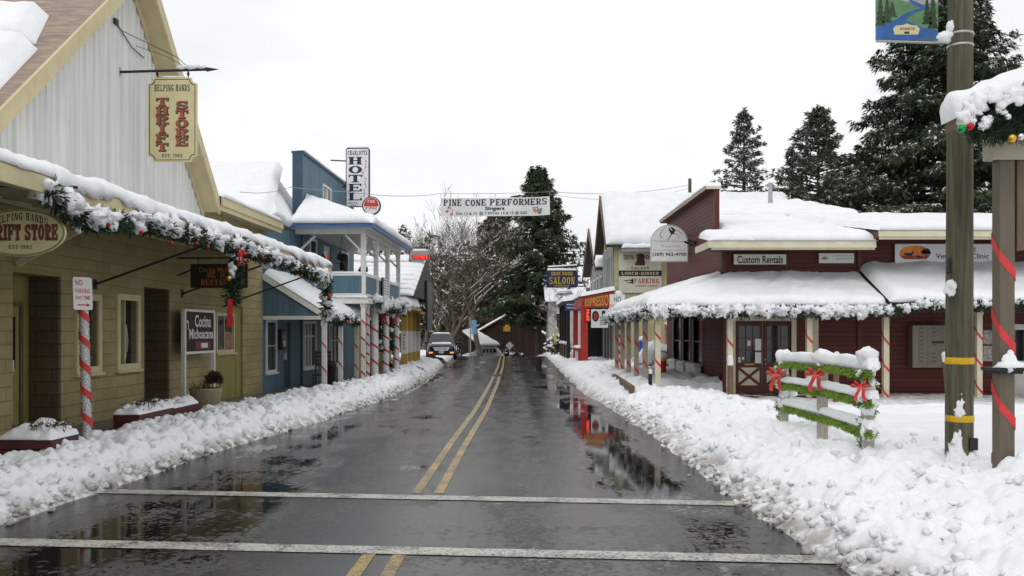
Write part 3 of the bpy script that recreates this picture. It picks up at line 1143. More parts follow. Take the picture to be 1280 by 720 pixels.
def bow(c, s, label, group=None, tail=1.0):
    """a red ribbon bow facing the road and the camera"""
    t = thing('bow', label, 'bow', tuple(c), group)
    P = PL(c, (1, -0.25, 0))
    mb = MB()
    for sx in (-1, 1):
        for j in range(2):
            an = 0.45 + j * 0.75
            pts, ws = [], []
            for i in range(13):
                q = math.pi * i / 12
                rr = s * (0.9 - .12 * j) * math.sin(q)
                pts.append((sx * rr * math.cos(an - .45 + 0.35 * math.cos(q)), rr * math.sin(an - .35 + 0.45 * math.cos(q)), s * 0.25 * math.sin(q)))
            cx = sum(q[0] for q in pts) / 13
            cy = sum(q[1] for q in pts) / 13
            vs = [P.p(x, y, j * .03 * s) for x, y, z in pts] + [P.p(cx, cy, s * (.30 - .1 * j))] + [P.p(cx, cy, -s * .12)]
            mb.add(vs, [(i, (i + 1) % 13, 13) for i in range(13)] + [((i + 1) % 13, i, 14) for i in range(13)], True)
    part('loop', mb, RED, t)
    mb = MB()
    mb.ball(c, s * 0.2, (1, 1, 1))
    part('knot', mb, RED, t)
    for sx in (-1, 1):
        mb = MB()
        vs = []
        for i in range(9):
            q = i / 8
            x = sx * s * (0.12 + 0.32 * q) + s * .05 * math.sin(q * 7)
            y = -s * 1.35 * tail * q
            z = s * (0.15 + 0.12 * math.sin(q * 6))
            vs += [P.p(x - s * .16, y, z), P.p(x + s * .16, y - s * (.12 if i == 8 else 0), z + s * .04)]
        mb.add(vs, [(2 * i, 2 * i + 1, 2 * i + 3, 2 * i + 2) for i in range(8)], True)
        part('tail', mb, RED, t)
    return t


def spray(mb, c, d, s, rnd, m):
    """one leafy spray: a few narrow blades fanning out and drooping"""
    d = d.normalized()
    x = d.cross(Vector((0, 0, 1)))
    if x.length < .05:
        x = Vector((1, 0, 0))
    x.normalize()
    up = x.cross(d)
    mb.cur = m
    for k in range(4):
        a = rnd.uniform(-1.1, 1.1)
        e = rnd.uniform(-0.7, 0.45)
        q = (d * math.cos(a) + x * math.sin(a) + up * e).normalized()
        w = q.cross(up + x * rnd.uniform(-.8, .8)).normalized() * s * rnd.uniform(.10, .22)
        ln = s * rnd.uniform(.7, 1.35)
        m1 = c + q * ln * .5
        mb.add([c, m1 - w, c + q * ln - Vector((0, 0, s * .15)), m1 + w], [(0, 1, 2, 3)], False)


def conifer(name, base, H, Rm, seed, label, cat='conifer', group=None, nb=120, per=22, s=0.55, prof=None, mats=None, snow=0.16, start=0.04, up=0.1, lean=(0, 0), limbs=True, cedar=False):
    rnd = random.Random(seed)
    base = Vector(base)
    t = thing(name, label, cat, tuple(base), group)
    mb = MB()
    pts = [base + Vector((lean[0] * k * k, lean[1] * k * k, H * k - (0.6 if k == 0 else 0))) for k in (0, .15, .35, .6, .85, .985)]
    r0 = H * 0.017
    mb.tube(pts, [r0 * 1.25, r0, r0 * .8, r0 * .5, r0 * .2, 0.015], 9)
    part('trunk', mb, BARK, t)
    cm, lm = MB(), MB()
    prof = prof or [(0, .75), (.1, 1), (.35, .86), (.6, .6), (.8, .34), (.93, .14), (1, .02)]
    lob = [rnd.uniform(.78, 1.18) for _ in range(9)]
    for b in range(nb):
        h = start + (0.985 - start) * (1 - (1 - (b + rnd.random()) / nb) ** 1.0)
        az = b * 2.39996 + rnd.uniform(-.4, .4)
        L = Rm * interp(prof, h) * rnd.uniform(.48, 1.15) * lob[int(az / (2 * math.pi) * 9 + h * 6) % 9]
        c0 = base + Vector((lean[0] * h * h, lean[1] * h * h, H * h))
        rise = up + 0.55 * max(0, h - .55) + rnd.uniform(-.12, .12)
        d = Vector((math.cos(az), math.sin(az), rise))
        tip = c0 + d * L - Vector((0, 0, L * L * 0.02))
        if limbs and h < 0.9:
            lm.tube([c0, c0.lerp(tip, .6), tip], [0.035 + L * .010, .02 + L * .006, .008], 4, caps=False)
        n = max(7, int(per * (0.35 + .65 * L / Rm)))
        for k in range(n):
            q = rnd.uniform(.12, 1) ** .6
            side = d.cross(Vector((0, 0, 1))).normalized()
            wdt = L * .30 * (1.15 - q) + s * .25
            c = c0.lerp(tip, q) + side * rnd.uniform(-1, 1) * wdt + Vector((0, 0, rnd.uniform(-.6, .35) * s * (1.6 if cedar else 1)))
            dd = d * 1.0 + side * rnd.uniform(-.9, .9) + Vector((0, 0, rnd.uniform(-.6, .25) - (.45 if cedar else 0)))
            m = 0 if rnd.random() < .62 else 1
            spray(cm, c, dd, s * rnd.uniform(.7, 1.25), rnd, m)
            if rnd.random() < snow * (1.2 if q > .5 else .5):
                spray(cm, c + Vector((0, 0, s * .12)), dd + Vector((0, 0, .1)), s * rnd.uniform(.45, .85), rnd, 2)
    for k in range(70):
        h = 1 - .10 * rnd.random() ** 1.3
        az = rnd.uniform(0, 6.283)
        c = base + Vector((lean[0], lean[1], H * h))
        spray(cm, c, Vector((math.cos(az), math.sin(az), .9)), s * rnd.uniform(.5, .9), rnd, 0 if rnd.random() < .6 else 1)
    if limbs:
        part('limbs', lm, BARK, t)
    part('crown', cm, list(mats or (CON1, CON2)) + [SNOW], t)
    return t


def bare_tree(base, H, seed, label, group='bare snowy trees beyond the far buildings', spread=0.5, tw=0.02, depth=6, r0=None, lean=0.0, snow=True, name='bare_tree', m=None):
    rnd = random.Random(seed)
    base = Vector(base)
    t = thing(name, label, 'bare tree', tuple(base), group)
    tk, br, sn = MB(), MB(), MB()
    r0 = r0 or H * .02
    segs = []

    def grow(p, d, L, r, lev):
        n = 4 if lev < 3 else 3
        pts, rs = [p], [r]
        for i in range(n):
            d = (d + Vector((rnd.uniform(-.22, .22), rnd.uniform(-.22, .22), rnd.uniform(-.10, .18)))).normalized()
            p = p + d * (L / n)
            pts.append(p)
            rs.append(max(tw * .6, r * (1 - .42 * (i + 1) / n)))
        (tk if lev == 0 else br).tube(pts, rs, 7 if lev < 2 else (4 if lev < 4 else 3), caps=False)
        if snow:
            for a, b, ra in zip(pts, pts[1:], rs):
                e = (b - a).normalized()
                if abs(e.z) < .80 and rnd.random() < (.7 if lev < 3 else .16):
                    w = max(ra * .7, tw * .8)
                    o = Vector((0, 0, ra * .7 + .01))
                    x = e.cross(Vector((0, 0, 1))).normalized() * w
                    sn.add([a - x + o, a + x + o, b + x + o, b - x + o, a + o * 1.5 + Vector((0, 0, w * .8)), b + o * 1.5 + Vector((0, 0, w * .8))],
                           [(0, 4, 5, 3), (1, 2, 5, 4), (0, 1, 4), (3, 5, 2)], True)
        if lev >= depth:
            return
        k = 3 if lev < 2 else rnd.choice((2, 2, 3))
        for i in range(k):
            q = rnd.randint(2, n) if lev else rnd.randint(n - 1, n)
            az = rnd.uniform(0, 2 * math.pi)
            sp = spread * rnd.uniform(.6, 1.35)
            nd = (d + Vector((math.cos(az), math.sin(az), rnd.uniform(-.25, .35))) * sp).normalized()
            grow(pts[q], nd, L * rnd.uniform(.58, .84), rs[q] * rnd.uniform(.55, .8), lev + 1)
    grow(base - Vector((0, 0, .5)), Vector((lean, 0, 1)), H * .30, r0, 0)
    part('trunk', tk, m or BARKG, t)
    part('branches', br, m or TWIG, t)
    if snow:
        part('snow', sn, SNOW, t)
    return t


def shrub(base, r, seed, label, group=None, n=150, mats=None, snow=0.5, name='shrub', tall=0.8):
    rnd = random.Random(seed)
    base = Vector(base)
    t = thing(name, label, 'shrub', tuple(base), group)
    mb, sm, st = MB(), MB(), MB()
    for i in range(n):
        az, el = rnd.uniform(0, 6.283), rnd.uniform(0.05, 1.5)
        d = Vector((math.cos(az) * math.cos(el), math.sin(az) * math.cos(el), math.sin(el) * tall))
        q = r * rnd.uniform(.55, 1.05)
        if i % 5 == 0:
            st.tube([base, base + d * q * .6 + Vector((0, 0, .03)), base + d * q], [.012, .008, .004], 3, caps=False)
        spray(mb, base + d * q * rnd.uniform(.5, .95), d, r * .32, rnd, 0 if rnd.random() < .6 else 1)
        if rnd.random() < snow * .35 and d.z > .2:
            sm.ball(base + d * q * .97, r * rnd.uniform(.08, .2), (1.2, 1.2, .6), 7, 4, .6, i)
    part('stems', st, BARKG, t)
    part('foliage', mb, mats or [SHRUB, SHRUBG], t)
    if snow:
        part('snow', sm, SNOW, t)
    return t

# ================================================================== LEFT SIDE
LF = PL((-8.9, 0, 0), (0.03, 1, 0))


def LY(px, v=0.0):
    return (8.9 - v) / ((640 - px) / F + 0.03)


def LZ(py, Y):
    return CH + (HZ - py) / F * Y


# ---------------- thrift store building
B1 = thing('store_building', 'long beige block store with white corrugated metal gable and snowy awning', 'shop', (-8.5, 20, 0))
rec1, rec2 = (15.55, 17.1, 0.0, 3.2), (20.7, 22.1, 0.0, 3.2)
w1, w2 = (17.75, 18.5, 1.42, 2.72), (19.45, 20.3, 1.42, 2.78)
pan = (25.3, 27.6, 0.05, 2.85)
mb = MB()
wall(mb, LF, 4.0, 29.55, -0.1, 5.45, [rec1, rec2, w1, w2, pan], 0.0, 0.55)
part('wall', mb, STONE, B1)
mb = MB()
for h in (rec1, rec2):
    mb = MB()
    mb.pbox(LF, h[0] - .1, h[1] + .1, -0.1, 3.3, -0.62, -0.552)
    mb.pbox(LF, h[0], h[1], 3.12, 3.198, -0.55, -0.003)
    part('recess_wall', mb, OLIVE, B1)
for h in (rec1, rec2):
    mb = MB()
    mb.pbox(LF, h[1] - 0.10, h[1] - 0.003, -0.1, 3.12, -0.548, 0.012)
    part('shaded_return', mb, STONE_X, B1)  # far return wall of the recess, its shade painted in with darker block
door(B1, LF, 15.75, 16.6, zsw(16), 2.55, -0.50, OLIVE, (.15, .85, .50, .92), BRN)
door(B1, LF, 20.95, 21.75, zsw(21), 2.6, -0.50, OLIVE, (.15, .85, .45, .92), BRN)
DNM = [mat('red_notice_paper', (0.5, 0.12, 0.1), 0.6, 0.3, 14), SIGNW]
for (a0, a1, z0, z1, k) in ((15.95, 16.2, 1.62, 1.95, 0), (15.97, 16.17, 1.38, 1.55, 1), (16.22, 16.42, 1.40, 1.6, 1)):
    mb = MB()
    mb.pbox(LF, a0, a1, z0, z1, -0.488, -0.482)
    part('door_notice', mb, DNM[k], B1)
for h in (w1, w2):
    window(B1, LF, *h, c=0.0, fm=BEIGE, fw=0.13, out=0.05, rec=0.12, cols=(0.42,))
for h, shapes in ((w1, ((.62, .35, .25, .5), (.70, .75, .2, .25))), (w2, ((.70, .40, .3, .45), (.62, .15, .2, .2)))):
    for i, (fx_, fz_, fw_, fh_) in enumerate(shapes):
        mb = MB()
        ca, cb_ = lerp(h[0], h[1], fx_), lerp(h[2], h[3], fz_)
        wa_, ha_ = fw_ * (h[1] - h[0]) / 2, fh_ * (h[3] - h[2]) / 2
        mb.prism(LF, [(ca - wa_, cb_ - ha_), (ca + wa_ * .6, cb_ - ha_), (ca + wa_, cb_ - ha_ * .2), (ca + wa_ * .4, cb_ + ha_), (ca - wa_ * .5, cb_ + ha_ * .8)], -.1135, -.111)
        part('window_shape', mb, (SIGNW, REDP, GREY, SIGNW)[i + 2 * (h is w2)], B1)  # flat irregular coloured shapes laid on the panes
mb = MB()
wall(mb, LF, pan[0] + .003, pan[1] - .003, pan[2], pan[3] - .003, [(25.45, 27.0, 1.5, 2.62)], -0.06, 0.06)
mb.pbox(LF, 27.1, 27.16, .1, 2.8, -.06, -.045)
part('timber_panel', mb, OLIVE, B1)
window(B1, LF, 25.55, 26.9, 1.6, 2.55, c=-0.06, fm=BEIGE, fw=0.09, out=0.03, rec=0.05, cols=(0.5,))
mb = MB()
mb.pbox(LF, 26.3, 26.9, 1.62, 2.1, -0.094, -0.088)
part('window_poster', mb, mat('faded_red_poster', (0.32, 0.16, 0.14), 0.5, 0.5, 9), B1)

# corrugated gable
PKY, PKZ, LFY, LFZ, RTY, RTZ = 19.8, 10.1, 14.3, 5.5, 24.1, 5.65


def rake(y):
    return lerp(LFZ, PKZ, (y - LFY) / (PKY - LFY)) if y < PKY else lerp(PKZ, RTZ, (y - PKY) / (RTY - PKY))


mb = MB()
prof = [(0, 0), (0.10, 0), (0.125, 0.022), (0.175, 0.022), (0.2, 0)]
y = 14.0
vs, fs = [], []
while y < 24.05:
    for o, c in prof[:-1]:
        yy = min(24.1, y + o)
        zt = max(4.35, rake(yy) - 0.12)
        for k in range(2):
            vs.append(LF.p(yy, (4.3, zt)[k], 0.035 + c))
    y += 0.2
n = len(vs) // 2
fs = [(2 * i, 2 * i + 2, 2 * i + 3, 2 * i + 1) for i in range(n - 1)]
mb.add(vs, fs, False)
part('gable_cladding', mb, METAL_CLAD, B1)
mb = MB()
mb.pbox(LF, 14.3, 24.1, 4.25, 5.5, -.02, 0.02)
mb.prism(LF, [(14.4, 5.4), (24.0, 5.5), (PKY, PKZ - .25)], -0.02, 0.02)
part('gable_wall', mb, BEIGE, B1)
sl = (PKZ - LFZ) / (PKY - LFY)
sr = (PKZ - RTZ) / (RTY - PKY)
mb = MB()
mb.prism(LF, [(12.6, PKZ - sl * (PKY - 12.6)), (12.6, PKZ - sl * (PKY - 12.6) - .2), (PKY, PKZ - .2), (PKY, PKZ)], -15, 0.45)
mb.prism(LF, [(PKY + .002, PKZ), (PKY + .002, PKZ - .2), (RTY + .1, RTZ - .3), (RTY + .1, RTZ - .1)], -15, 0.45)
rf = part('roof', mb, RUST, B1)
mb = MB()
for k, (y0, y1, s_, z0) in enumerate(((12.6, PKY, sl, PKZ - sl * (PKY - 12.6)), (PKY, RTY + .1, -sr, PKZ))):
    z1 = z0 + s_ * (y1 - y0)
    q = 0.002 * k
    mb.prism(LF, [(y0, z0 + .02), (y0, z0 - .34), (y1, z1 - .34), (y1, z1 + .02)], 0.452, 0.51 + q)
    mb.prism(LF, [(y0, z0 - .22), (y0, z0 - .30), (y1, z1 - .30), (y1, z1 - .22)], 0.02 + q, 0.45)
    mb.prism(LF, [(y0, z0 - .305), (y0, z0 - .50), (y1, z1 - .50), (y1, z1 - .305)], 0.06 + q, 0.085 + q)
part('rake_board', mb, BEIGE, rf)


def slopeL(Y, c):
    return LF.p(Y, PKZ - sl * (PKY - Y), c)


mb = MB()
snow_quad(mb, slopeL(12.7, 0.25), slopeL(12.7, -12), slopeL(16.15, -12), slopeL(16.15, 0.1), 0.34, 60, 20, 3.0, 0.1)
snow_quad(mb, slopeL(16.35, -0.05), slopeL(16.35, -12), slopeL(17.45, -12), slopeL(17.35, -0.35), 0.30, 60, 14, 8.0, 0.08)
snow_quad(mb, LF.p(RTY + .1, RTZ - .1, .45), LF.p(RTY + .1, RTZ - .1, -12), LF.p(PKY + .3, PKZ - .31, -12), LF.p(PKY + .3, PKZ - .31, .42), 0.12, 30, 10, 5.0, 0.05)
part('snow', mb, SNOW, rf)
# eave wing toward the hotel
mb = MB()
PE = PL(LF.p(24.0, 0, 0), LF.n)           # across: a = outward, b = up, c = towards -Y
mb.prism(PE, [(0.55, 5.50), (0.55, 5.62), (-6, 7.5), (-6, 7.38)], -5.85, -0.15)
part('roof', mb, ROOFD, B1)
mb = MB()
mb.pbox(LF, 24.15, 29.85, 5.42, 5.64, 0.552, 0.60)
mb.pbox(LF, 24.1, 29.86, 5.30, 5.42, 0.50, 0.54)
for k in range(9):
    yy = 24.5 + k * 0.63
    mb.pbox(LF, yy, yy + .07, 5.32, 5.47, 0.02, 0.5)
part('fascia', mb, BEIGE, B1)
mb = MB()
snow_quad(mb, LF.p(24.2, 5.64, .6), LF.p(29.85, 5.64, .6), LF.p(29.85, 7.5, -5.9), LF.p(24.2, 7.5, -5.9), 0.14, 40, 14, 11, 0.04)
part('snow', mb, SNOW, B1)
# awning
AW0, AW1, AWE, AWZ = 6.5, 27.7, 2.62, 4.02
PA = PL(LF.p(AW0, 0, 0), LF.n)            # a outward, b up, c towards -Y
mb = MB()
mb.prism(PA, [(0.003, 4.40), (AWE, AWZ - .03), (AWE, AWZ + .03), (0.003, 4.46)], -(AW1 - AW0), 0)
mb.pbox(LF, AW0, AW1, AWZ - .17, AWZ + .05, AWE + .002, AWE + .045)
mb.pbox(LF, AW0, AW1, AWZ - .14, AWZ - .034, AWE - .16, AWE - .06)
aw = part('awning', mb, BEIGE, B1)
mb = MB()
k = 8.0
while k < AW1:
    mb.beam(LF.p(k, 4.36, .02), LF.p(k, AWZ - .1, AWE - .02), .06, .12)
    k += 0.9
part('rafters', mb, TANL, aw)
for yy in (9.6, 13.6, 18.4, 22.9, 27.2):
    mb = MB()
    mb.tube([LF.p(yy, 3.05, .01), LF.p(yy, AWZ - .16, AWE - .3)], 0.022, 6)
    mb.pbox(LF, yy - .06, yy + .06, 2.95, 3.15, .012, .03)
    part('brace_rod', mb, IRON, aw)
for yy in (9.0, 12.2, 15.6):
    mb = MB()
    mb.beam(LF.p(yy, 3.25, .05), LF.p(yy, AWZ - .12, 1.25), .07, .09)
    part('timber_strut', mb, BEIGE, aw)
mb = MB()
snow_quad(mb, LF.p(AW0, AWZ + .055, AWE + .04), LF.p(12.4, AWZ + .055, AWE + .04), LF.p(12.4, 4.46, .05), LF.p(AW0, 4.46, .05), 0.19, 120, 14, 2.0, 0.03, 0.28, 0.10, 0.03)
snow_quad(mb, LF.p(11.9, AWZ + .055, AWE + .04), LF.p(AW1, AWZ + .055, AWE + .04), LF.p(AW1, 4.46, .05), LF.p(11.9, 4.46, .05), 0.20, 300, 14, 2.0, 0.06, 0.28, 0.14, 0.26)
part('snow', mb, SNOW, aw)
# small junction box and conduit on the gable
mb = MB()
mb.tube([LF.p(19.2, 8.55, .07), LF.p(19.9, 8.25, .09), LF.p(20.5, 8.2, .09)], .012, 5)
mb.pbox(LF, 19.1, 19.25, 8.5, 8.62, .06, .1)
part('cable', mb, IRON, B1)


def aedge(px, py, v=2.68):
    Y = LY(px, v)
    return LF.p(Y, LZ(py, Y) + .06, v)


# garland on the awning edge
pts = [(64, 240), (82, 266), (112, 283), (150, 284), (185, 285), (215, 291), (250, 302), (285, 309), (318, 320), (350, 330), (380, 341), (396, 348), (410, 352)]
ln = [aedge(*p) for p in pts]
balls = []
for px, py, m in ((139, 287, R_ORN), (217, 309, R_ORN), (248, 309, R_ORN), (262, 313, R_ORN), (312, 330, Y_ORN), (378, 348, R_ORN), (330, 326, R_ORN), (180, 296, Y_ORN)):
    p = aedge(px, py, 2.85)
    balls.append((p, 0.034, R_ORN))
garland([ln], 0.14, 11, 'long evergreen garland with red baubles hung along the beige store awning', 'garlands along the snowy porches', 420, balls, 0.95, 30, size=(0.05, 0.13), length=.11)
ln = [aedge(300, 300), aedge(297, 335), aedge(294, 362), aedge(291, 385)]
garland([ln], 0.16, 12, 'hanging strand of garland in front of the dark restaurant board', None, 420, [(aedge(301, 318, 2.85), .05, R_ORN), (aedge(288, 352, 2.85), .05, Y_ORN)], 0.5, 7)
ln = [aedge(407, 350, 2.72), aedge(409, 365, 2.72), aedge(408, 385, 2.72), aedge(411, 400, 2.72)]
garland([ln], 0.15, 13, 'hanging strand of garland at the far corner of the beige store awning', None, 420, [(aedge(412, 372, 2.9), .06, R_ORN)], 0.8, 8)
bow(aedge(304, 322, 2.95), 0.14, 'red ribbon bow in the awning garland above the restaurant board', None, 1.2)
mb = MB()
a_, b_ = aedge(290, 378, 2.9), aedge(289, 413, 2.9)
mb.add([a_ + Vector((-.05, 0, 0)), a_ + Vector((.05, -.02, 0)), b_ + Vector((.07, -.02, 0)), b_ + Vector((-.06, 0, .02)), (a_ + b_) / 2 + Vector((0, -.04, 0))],
       [(0, 1, 4), (1, 2, 4), (2, 3, 4), (3, 0, 4)], True)
solo('ribbon', mb, RED, 'long red ribbon end dangling below the hanging garland strand', 'ribbon', tuple(a_))


# ---------------- signs on the left
def notched(x0, x1, z0, z1, r, n=6):
    """a board outline whose corners are scooped out"""
    out = []
    for cx, cz, a0 in ((x1, z0, 180), (x1, z1, 270), (x0, z1, 0), (x0, z0, 90)):
        for i in range(n + 1):
            a = R(a0 - 90 * i / n) if False else R(lerp(a0, a0 - 90, i / n))
            out.append((cx + r * math.cos(a), cz + r * math.sin(a)))
    return out


def board_prism(mb, P, pts, c0, c1):
    mb.prism(P, pts, c0, c1)


P = PL(W(216, 150, 19.4), (1, -0.03, 0))
S = thing('hanging_sign', 'tall cream thrift store sign hanging from an iron bracket on the metal gable', 'sign', tuple(P.o))
hw, hh = 0.52, 0.885


def scoop(hw, hh, r):
    o = []
    for sx, sz, a0, a1 in ((1, -1, 180, 90), (1, 1, 270, 180), (-1, 1, 360, 270), (-1, -1, 90, 0)):
        for i in range(7):
            a = R(lerp(a0, a1, i / 6))
            o.append((sx * hw + r * math.cos(a), sz * hh + r * math.sin(a)))
    return o


mb = MB()
mb.prism(P, scoop(hw, hh, .12), -0.03, 0.03)
bd = part('board', mb, SIGNC, S, 0.004)
mb = MB()
oo, ii = scoop(hw - .03, hh - .03, .115), scoop(hw - .045, hh - .045, .115)
vs = [P.p(a, b, .0325) for a, b in oo] + [P.p(a, b, .0325) for a, b in ii]
n = len(oo)
mb.add(vs, [(i, (i + 1) % n, n + (i + 1) % n, n + i) for i in range(n)], False)
part('border', mb, GREEN_TXT, bd)
mb = MB()
mb.slab('HELPING HANDS', P, -.38, .38, .60, .74, .033)
mb.slab('EST. 1982', P, -.22, .22, -.79, -.72, .033)
part('lettering', mb, GREEN_TXT, bd)
for word, xx, z1, z0 in (('THRIFT', -.22, .47, -.67), ('STORE', .20, .40, -.56)):
    mb, mo = MB(), MB()
    st = (z1 - z0) / len(word)
    for i, ch in enumerate(word):
        w_ = .135 if ch != 'I' else .085
        b0 = z1 - st * (i + 1) + st * .08
        b1 = z1 - st * i - st * .04
        mo.slab(ch, P, xx - w_ + .012, xx + w_ + .012, b0 - .012, b1 - .012, .033, grow=.012)
        mb.slab(ch, P, xx - w_, xx + w_, b0, b1, .038)
    part('lettering_shadow', mo, GREEN_TXT, bd)
    part('lettering', mb, RUSTY, bd)
mb = MB()
mb.tube([P.p(-1.17, 1.02, 0), P.p(.83, 1.06, 0)], .028, 7)
mb.lathe(P.p(-1.17, 1.02, 0) - Vector((0, 0, .1)), [(.05, 0), (.05, .2)], 8)
mb.tube([P.p(.72, 1.06, 0), P.p(.98, 1.06, 0)], [.05, .004], 7)
for xx in (-.33, .33):
    mb.tube([P.p(xx, hh - .01, 0), P.p(xx, 1.05, 0)], .012, 5)
    mb.ball(P.p(xx, .97, 0), .03, (1, 1, 1.6))
mb.tube([P.p(-1.2, 1.95, -.02), P.p(.1, 1.32, 0), P.p(.35, 1.08, 0)], .008, 4)
mb.tube([P.p(-1.9, 2.15, -1.2), P.p(-.3, 1.45, -.3), P.p(.35, 1.08, 0)], .006, 4)
part('bracket', mb, IRON, S)
mb = MB()
for xx, s_ in ((.2, .07), (.42, .09), (.6, .07)):
    mb.ball(P.p(xx, 1.11, 0), s_, (2.0, .8, .7), 8, 5, .6, xx * 9)
mb.ball(P.p(0, hh + .02, 0), .05, (6, .8, .55), 10, 5, .3, 4)
part('snow', mb, SNOW, S)


def ellipse(a, b, n=40):
    return [(a * math.cos(2 * math.pi * i / n), b * math.sin(2 * math.pi * i / n)) for i in range(n)]


P = PL(W(27, 291, 12.2), (1, -0.03, 0))
S = thing('oval_sign', 'oval cream thrift store sign hanging under the beige awning', 'sign', tuple(P.o))
mb = MB()
mb.prism(P, ellipse(.60, .315), -.025, .025)
bd = part('board', mb, SIGNC, S, .004)
mb = MB()
oo, ii = ellipse(.595, .31), ellipse(.572, .288)
mb.add([P.p(a, b, .0275) for a, b in oo] + [P.p(a, b, .0275) for a, b in ii], [(i, (i + 1) % 40, 40 + (i + 1) % 40, 40 + i) for i in range(40)], False)
part('border', mb, mat('olive_border', (0.20, 0.22, 0.07), 0.5, 0.1), bd)
mb = MB()
mb.slab('HELPING HANDS', P, -.37, .37, .165, .265, .028, arc=.085)
mb.slab('EST 1982', P, -.16, .16, -.215, -.165, .028)
part('lettering', mb, GREEN_TXT, bd)
mb = MB()
mb.slab('THRIFT STORE', P, -.50, .50, -.10, .105, .028, grow=.007)
mb2 = MB()
mb2.slab('THRIFT STORE', P, -.50, .50, -.10, .105, .032)
part('lettering_shadow', mb, GREEN_TXT, bd)
part('lettering', mb2, mat('wine_red_lettering', (0.20, 0.035, 0.035), 0.5, 0.1), bd)
mb = MB()
for xx in (-.4, .4):
    mb.tube([P.p(xx, .23, 0), P.p(xx, .66, 0)], .01, 5)
mb.tube([P.p(-.9, .64, 0), P.p(.75, .60, 0)], .02, 6)
part('hanger', mb, IRON, S)

P = PL(W(274, 345, 21.5), (1, -0.03, 0))
S = thing('hanging_board', 'dark wooden mexican restaurant board with gold lettering under the awning', 'sign', tuple(P.o))
mb = MB()
mb.pbox(P, -.67, .67, -.28, .28, -.03, .03)
bd = part('board', mb, SIGNB, S, .006)
mb = MB()
mb.slab('MEXICAN', P, -.27, .39, -.045, .085, .033)
mb.slab('RESTAURANT', P, -.42, .62, -.215, -.085, .033)
mb.text('Cocina Michoacana', P, -.47, .62, .09, .21, .033, .01)
part('lettering', mb, ORANGE_T, bd)
mb = MB()
mb.tube([P.p(-1.0, .02, -.05), P.p(-.67, .14, 0)], .02, 5)
mb.tube([P.p(-1.0, .42, 0), P.p(.75, .42, 0)], .02, 5)
for xx in (-.5, .5):
    mb.tube([P.p(xx, .27, 0), P.p(xx, .43, 0)], .01, 5)
part('hanger', mb, IRON, S)

PS = PL(LF.p(23.2, 0, .32), LF.u)
S = thing('post_sign', 'maroon restaurant sign in a white frame on two white posts by the store wall', 'sign', tuple(PS.p(0, zsw(23), 0)))
mb = MB()
mb.pbox(PS, -.97, .97, 1.62, 2.60, -.025, .025)
bd = part('board', mb, SIGNM, S)
mb = MB()
for a0, a1, b0, b1 in ((-1.03, 1.03, 2.60, 2.66), (-1.03, 1.03, 1.56, 1.62)):
    mb.pbox(PS, a0, a1, b0, b1, -.04, .04)
part('frame', mb, WHITE, S)
for xx in (-1.0, 1.0):
    mb = MB()
    mb.pbox(PS, xx - .05, xx + .05, zsw(23) - .1, 2.598, -.045, .045)
    part('post', mb, WHITE, S)
mb = MB()
mb.text('Cocina', PS, -.35, .75, 2.22, 2.53, .028, .02)
mb.text('Michoacana', PS, -.72, .92, 1.93, 2.18, .028, .02)
mb.pbox(PS, .08, .52, 1.70, 1.82, .0265, .029)
part('lettering', mb, SIGNW, bd)
mb = MB()
mb.pbox(PS, -.3, .75, 1.66, 1.86, .0262, .0266)
for i in range(7):
    x = -.86 + .02 * math.sin(i * 1.7)
part('panel', mb, mat('dull_red_panel', (0.16, 0.03, 0.03), 0.5, 0.2), bd)
mb = MB()
for i in range(9):
    a0, a1 = R(-70 + i * 24), R(-70 + (i + 1) * 24)
    mb.poly([PS.p(-.82 + .07 * math.cos(a0), 2.26 + .13 * math.sin(a0), .028), PS.p(-.82 + .07 * math.cos(a1), 2.26 + .13 * math.sin(a1), .028),
             PS.p(-.82 + .035 * math.cos(a1), 2.26 + .08 * math.sin(a1), .028), PS.p(-.82 + .035 * math.cos(a0), 2.26 + .08 * math.sin(a0), .028)])
part('emblem', mb, SIGNW, bd)

# no parking sign on a pole wound with tinsel and red ribbon
pb, pt = W(110, 560, 14.2), W(103.5, 347, 14.2)
S = thing('parking_sign_pole', 'leaning no parking sign pole wrapped in silver tinsel and red ribbon', 'sign', (pb.x, pb.y, pb.z))
mb = MB()
mb.tube([pb - Vector((0, 0, .3)), pt], .072, 14)
pole = part('pole', mb, TINSEL, S)
mb = MB()
lx = (pt.x - pb.x)
ribbon_on(mb, (pb.x, pb.y, 0), .150, pb.z, pt.z - .2, .40, .115, 16, 0, .006, 0, (lx, 0))
part('ribbon', mb, RED, pole)
mb = MB()
rnd = random.Random(4)
for _ in range(900):
    q = rnd.random()
    a = rnd.uniform(0, 6.283)
    c = pb.lerp(pt, q) + Vector((math.cos(a), math.sin(a), 0)) * .072
    e = Vector((math.cos(a), math.sin(a), rnd.uniform(-.8, .8))) * rnd.uniform(.01, .028)
    w_ = Vector((rnd.uniform(-1, 1), rnd.uniform(-1, 1), rnd.uniform(-1, 1))) * .006
    mb.add([c - w_, c + w_, c + e], [(0, 1, 2)], False)
part('tinsel', mb, TINSEL, pole)
P = PL(pt + Vector((0.04, -.09, -.25)), (0.60, 0.8, 0), (-.03, 0, 1))
mb = MB()
mb.prism(P, [(-.15, -.23), (-.13, -.25), (.13, -.25), (.15, -.23), (.15, .23), (.13, .25), (-.13, .25), (-.15, .23)], -.004, .004)
pl = part('plate', mb, SIGNW, S)
mb = MB()
mb.text('NO', P, -.115, .0, .12, .21, .006, .02)
mb.text('PARKING', P, -.12, .12, .005, .075, .006, .012)
mb.text('ANY TIME', P, -.12, .12, -.095, -.035, .006, .01)
mb.pbox(P, -.09, .09, -.185, -.165, .0045, .006)
mb.poly([P.p(.06, -.145, .006), P.p(.06, -.205, .006), P.p(.115, -.175, .006)])
part('lettering', mb, RED, pl)

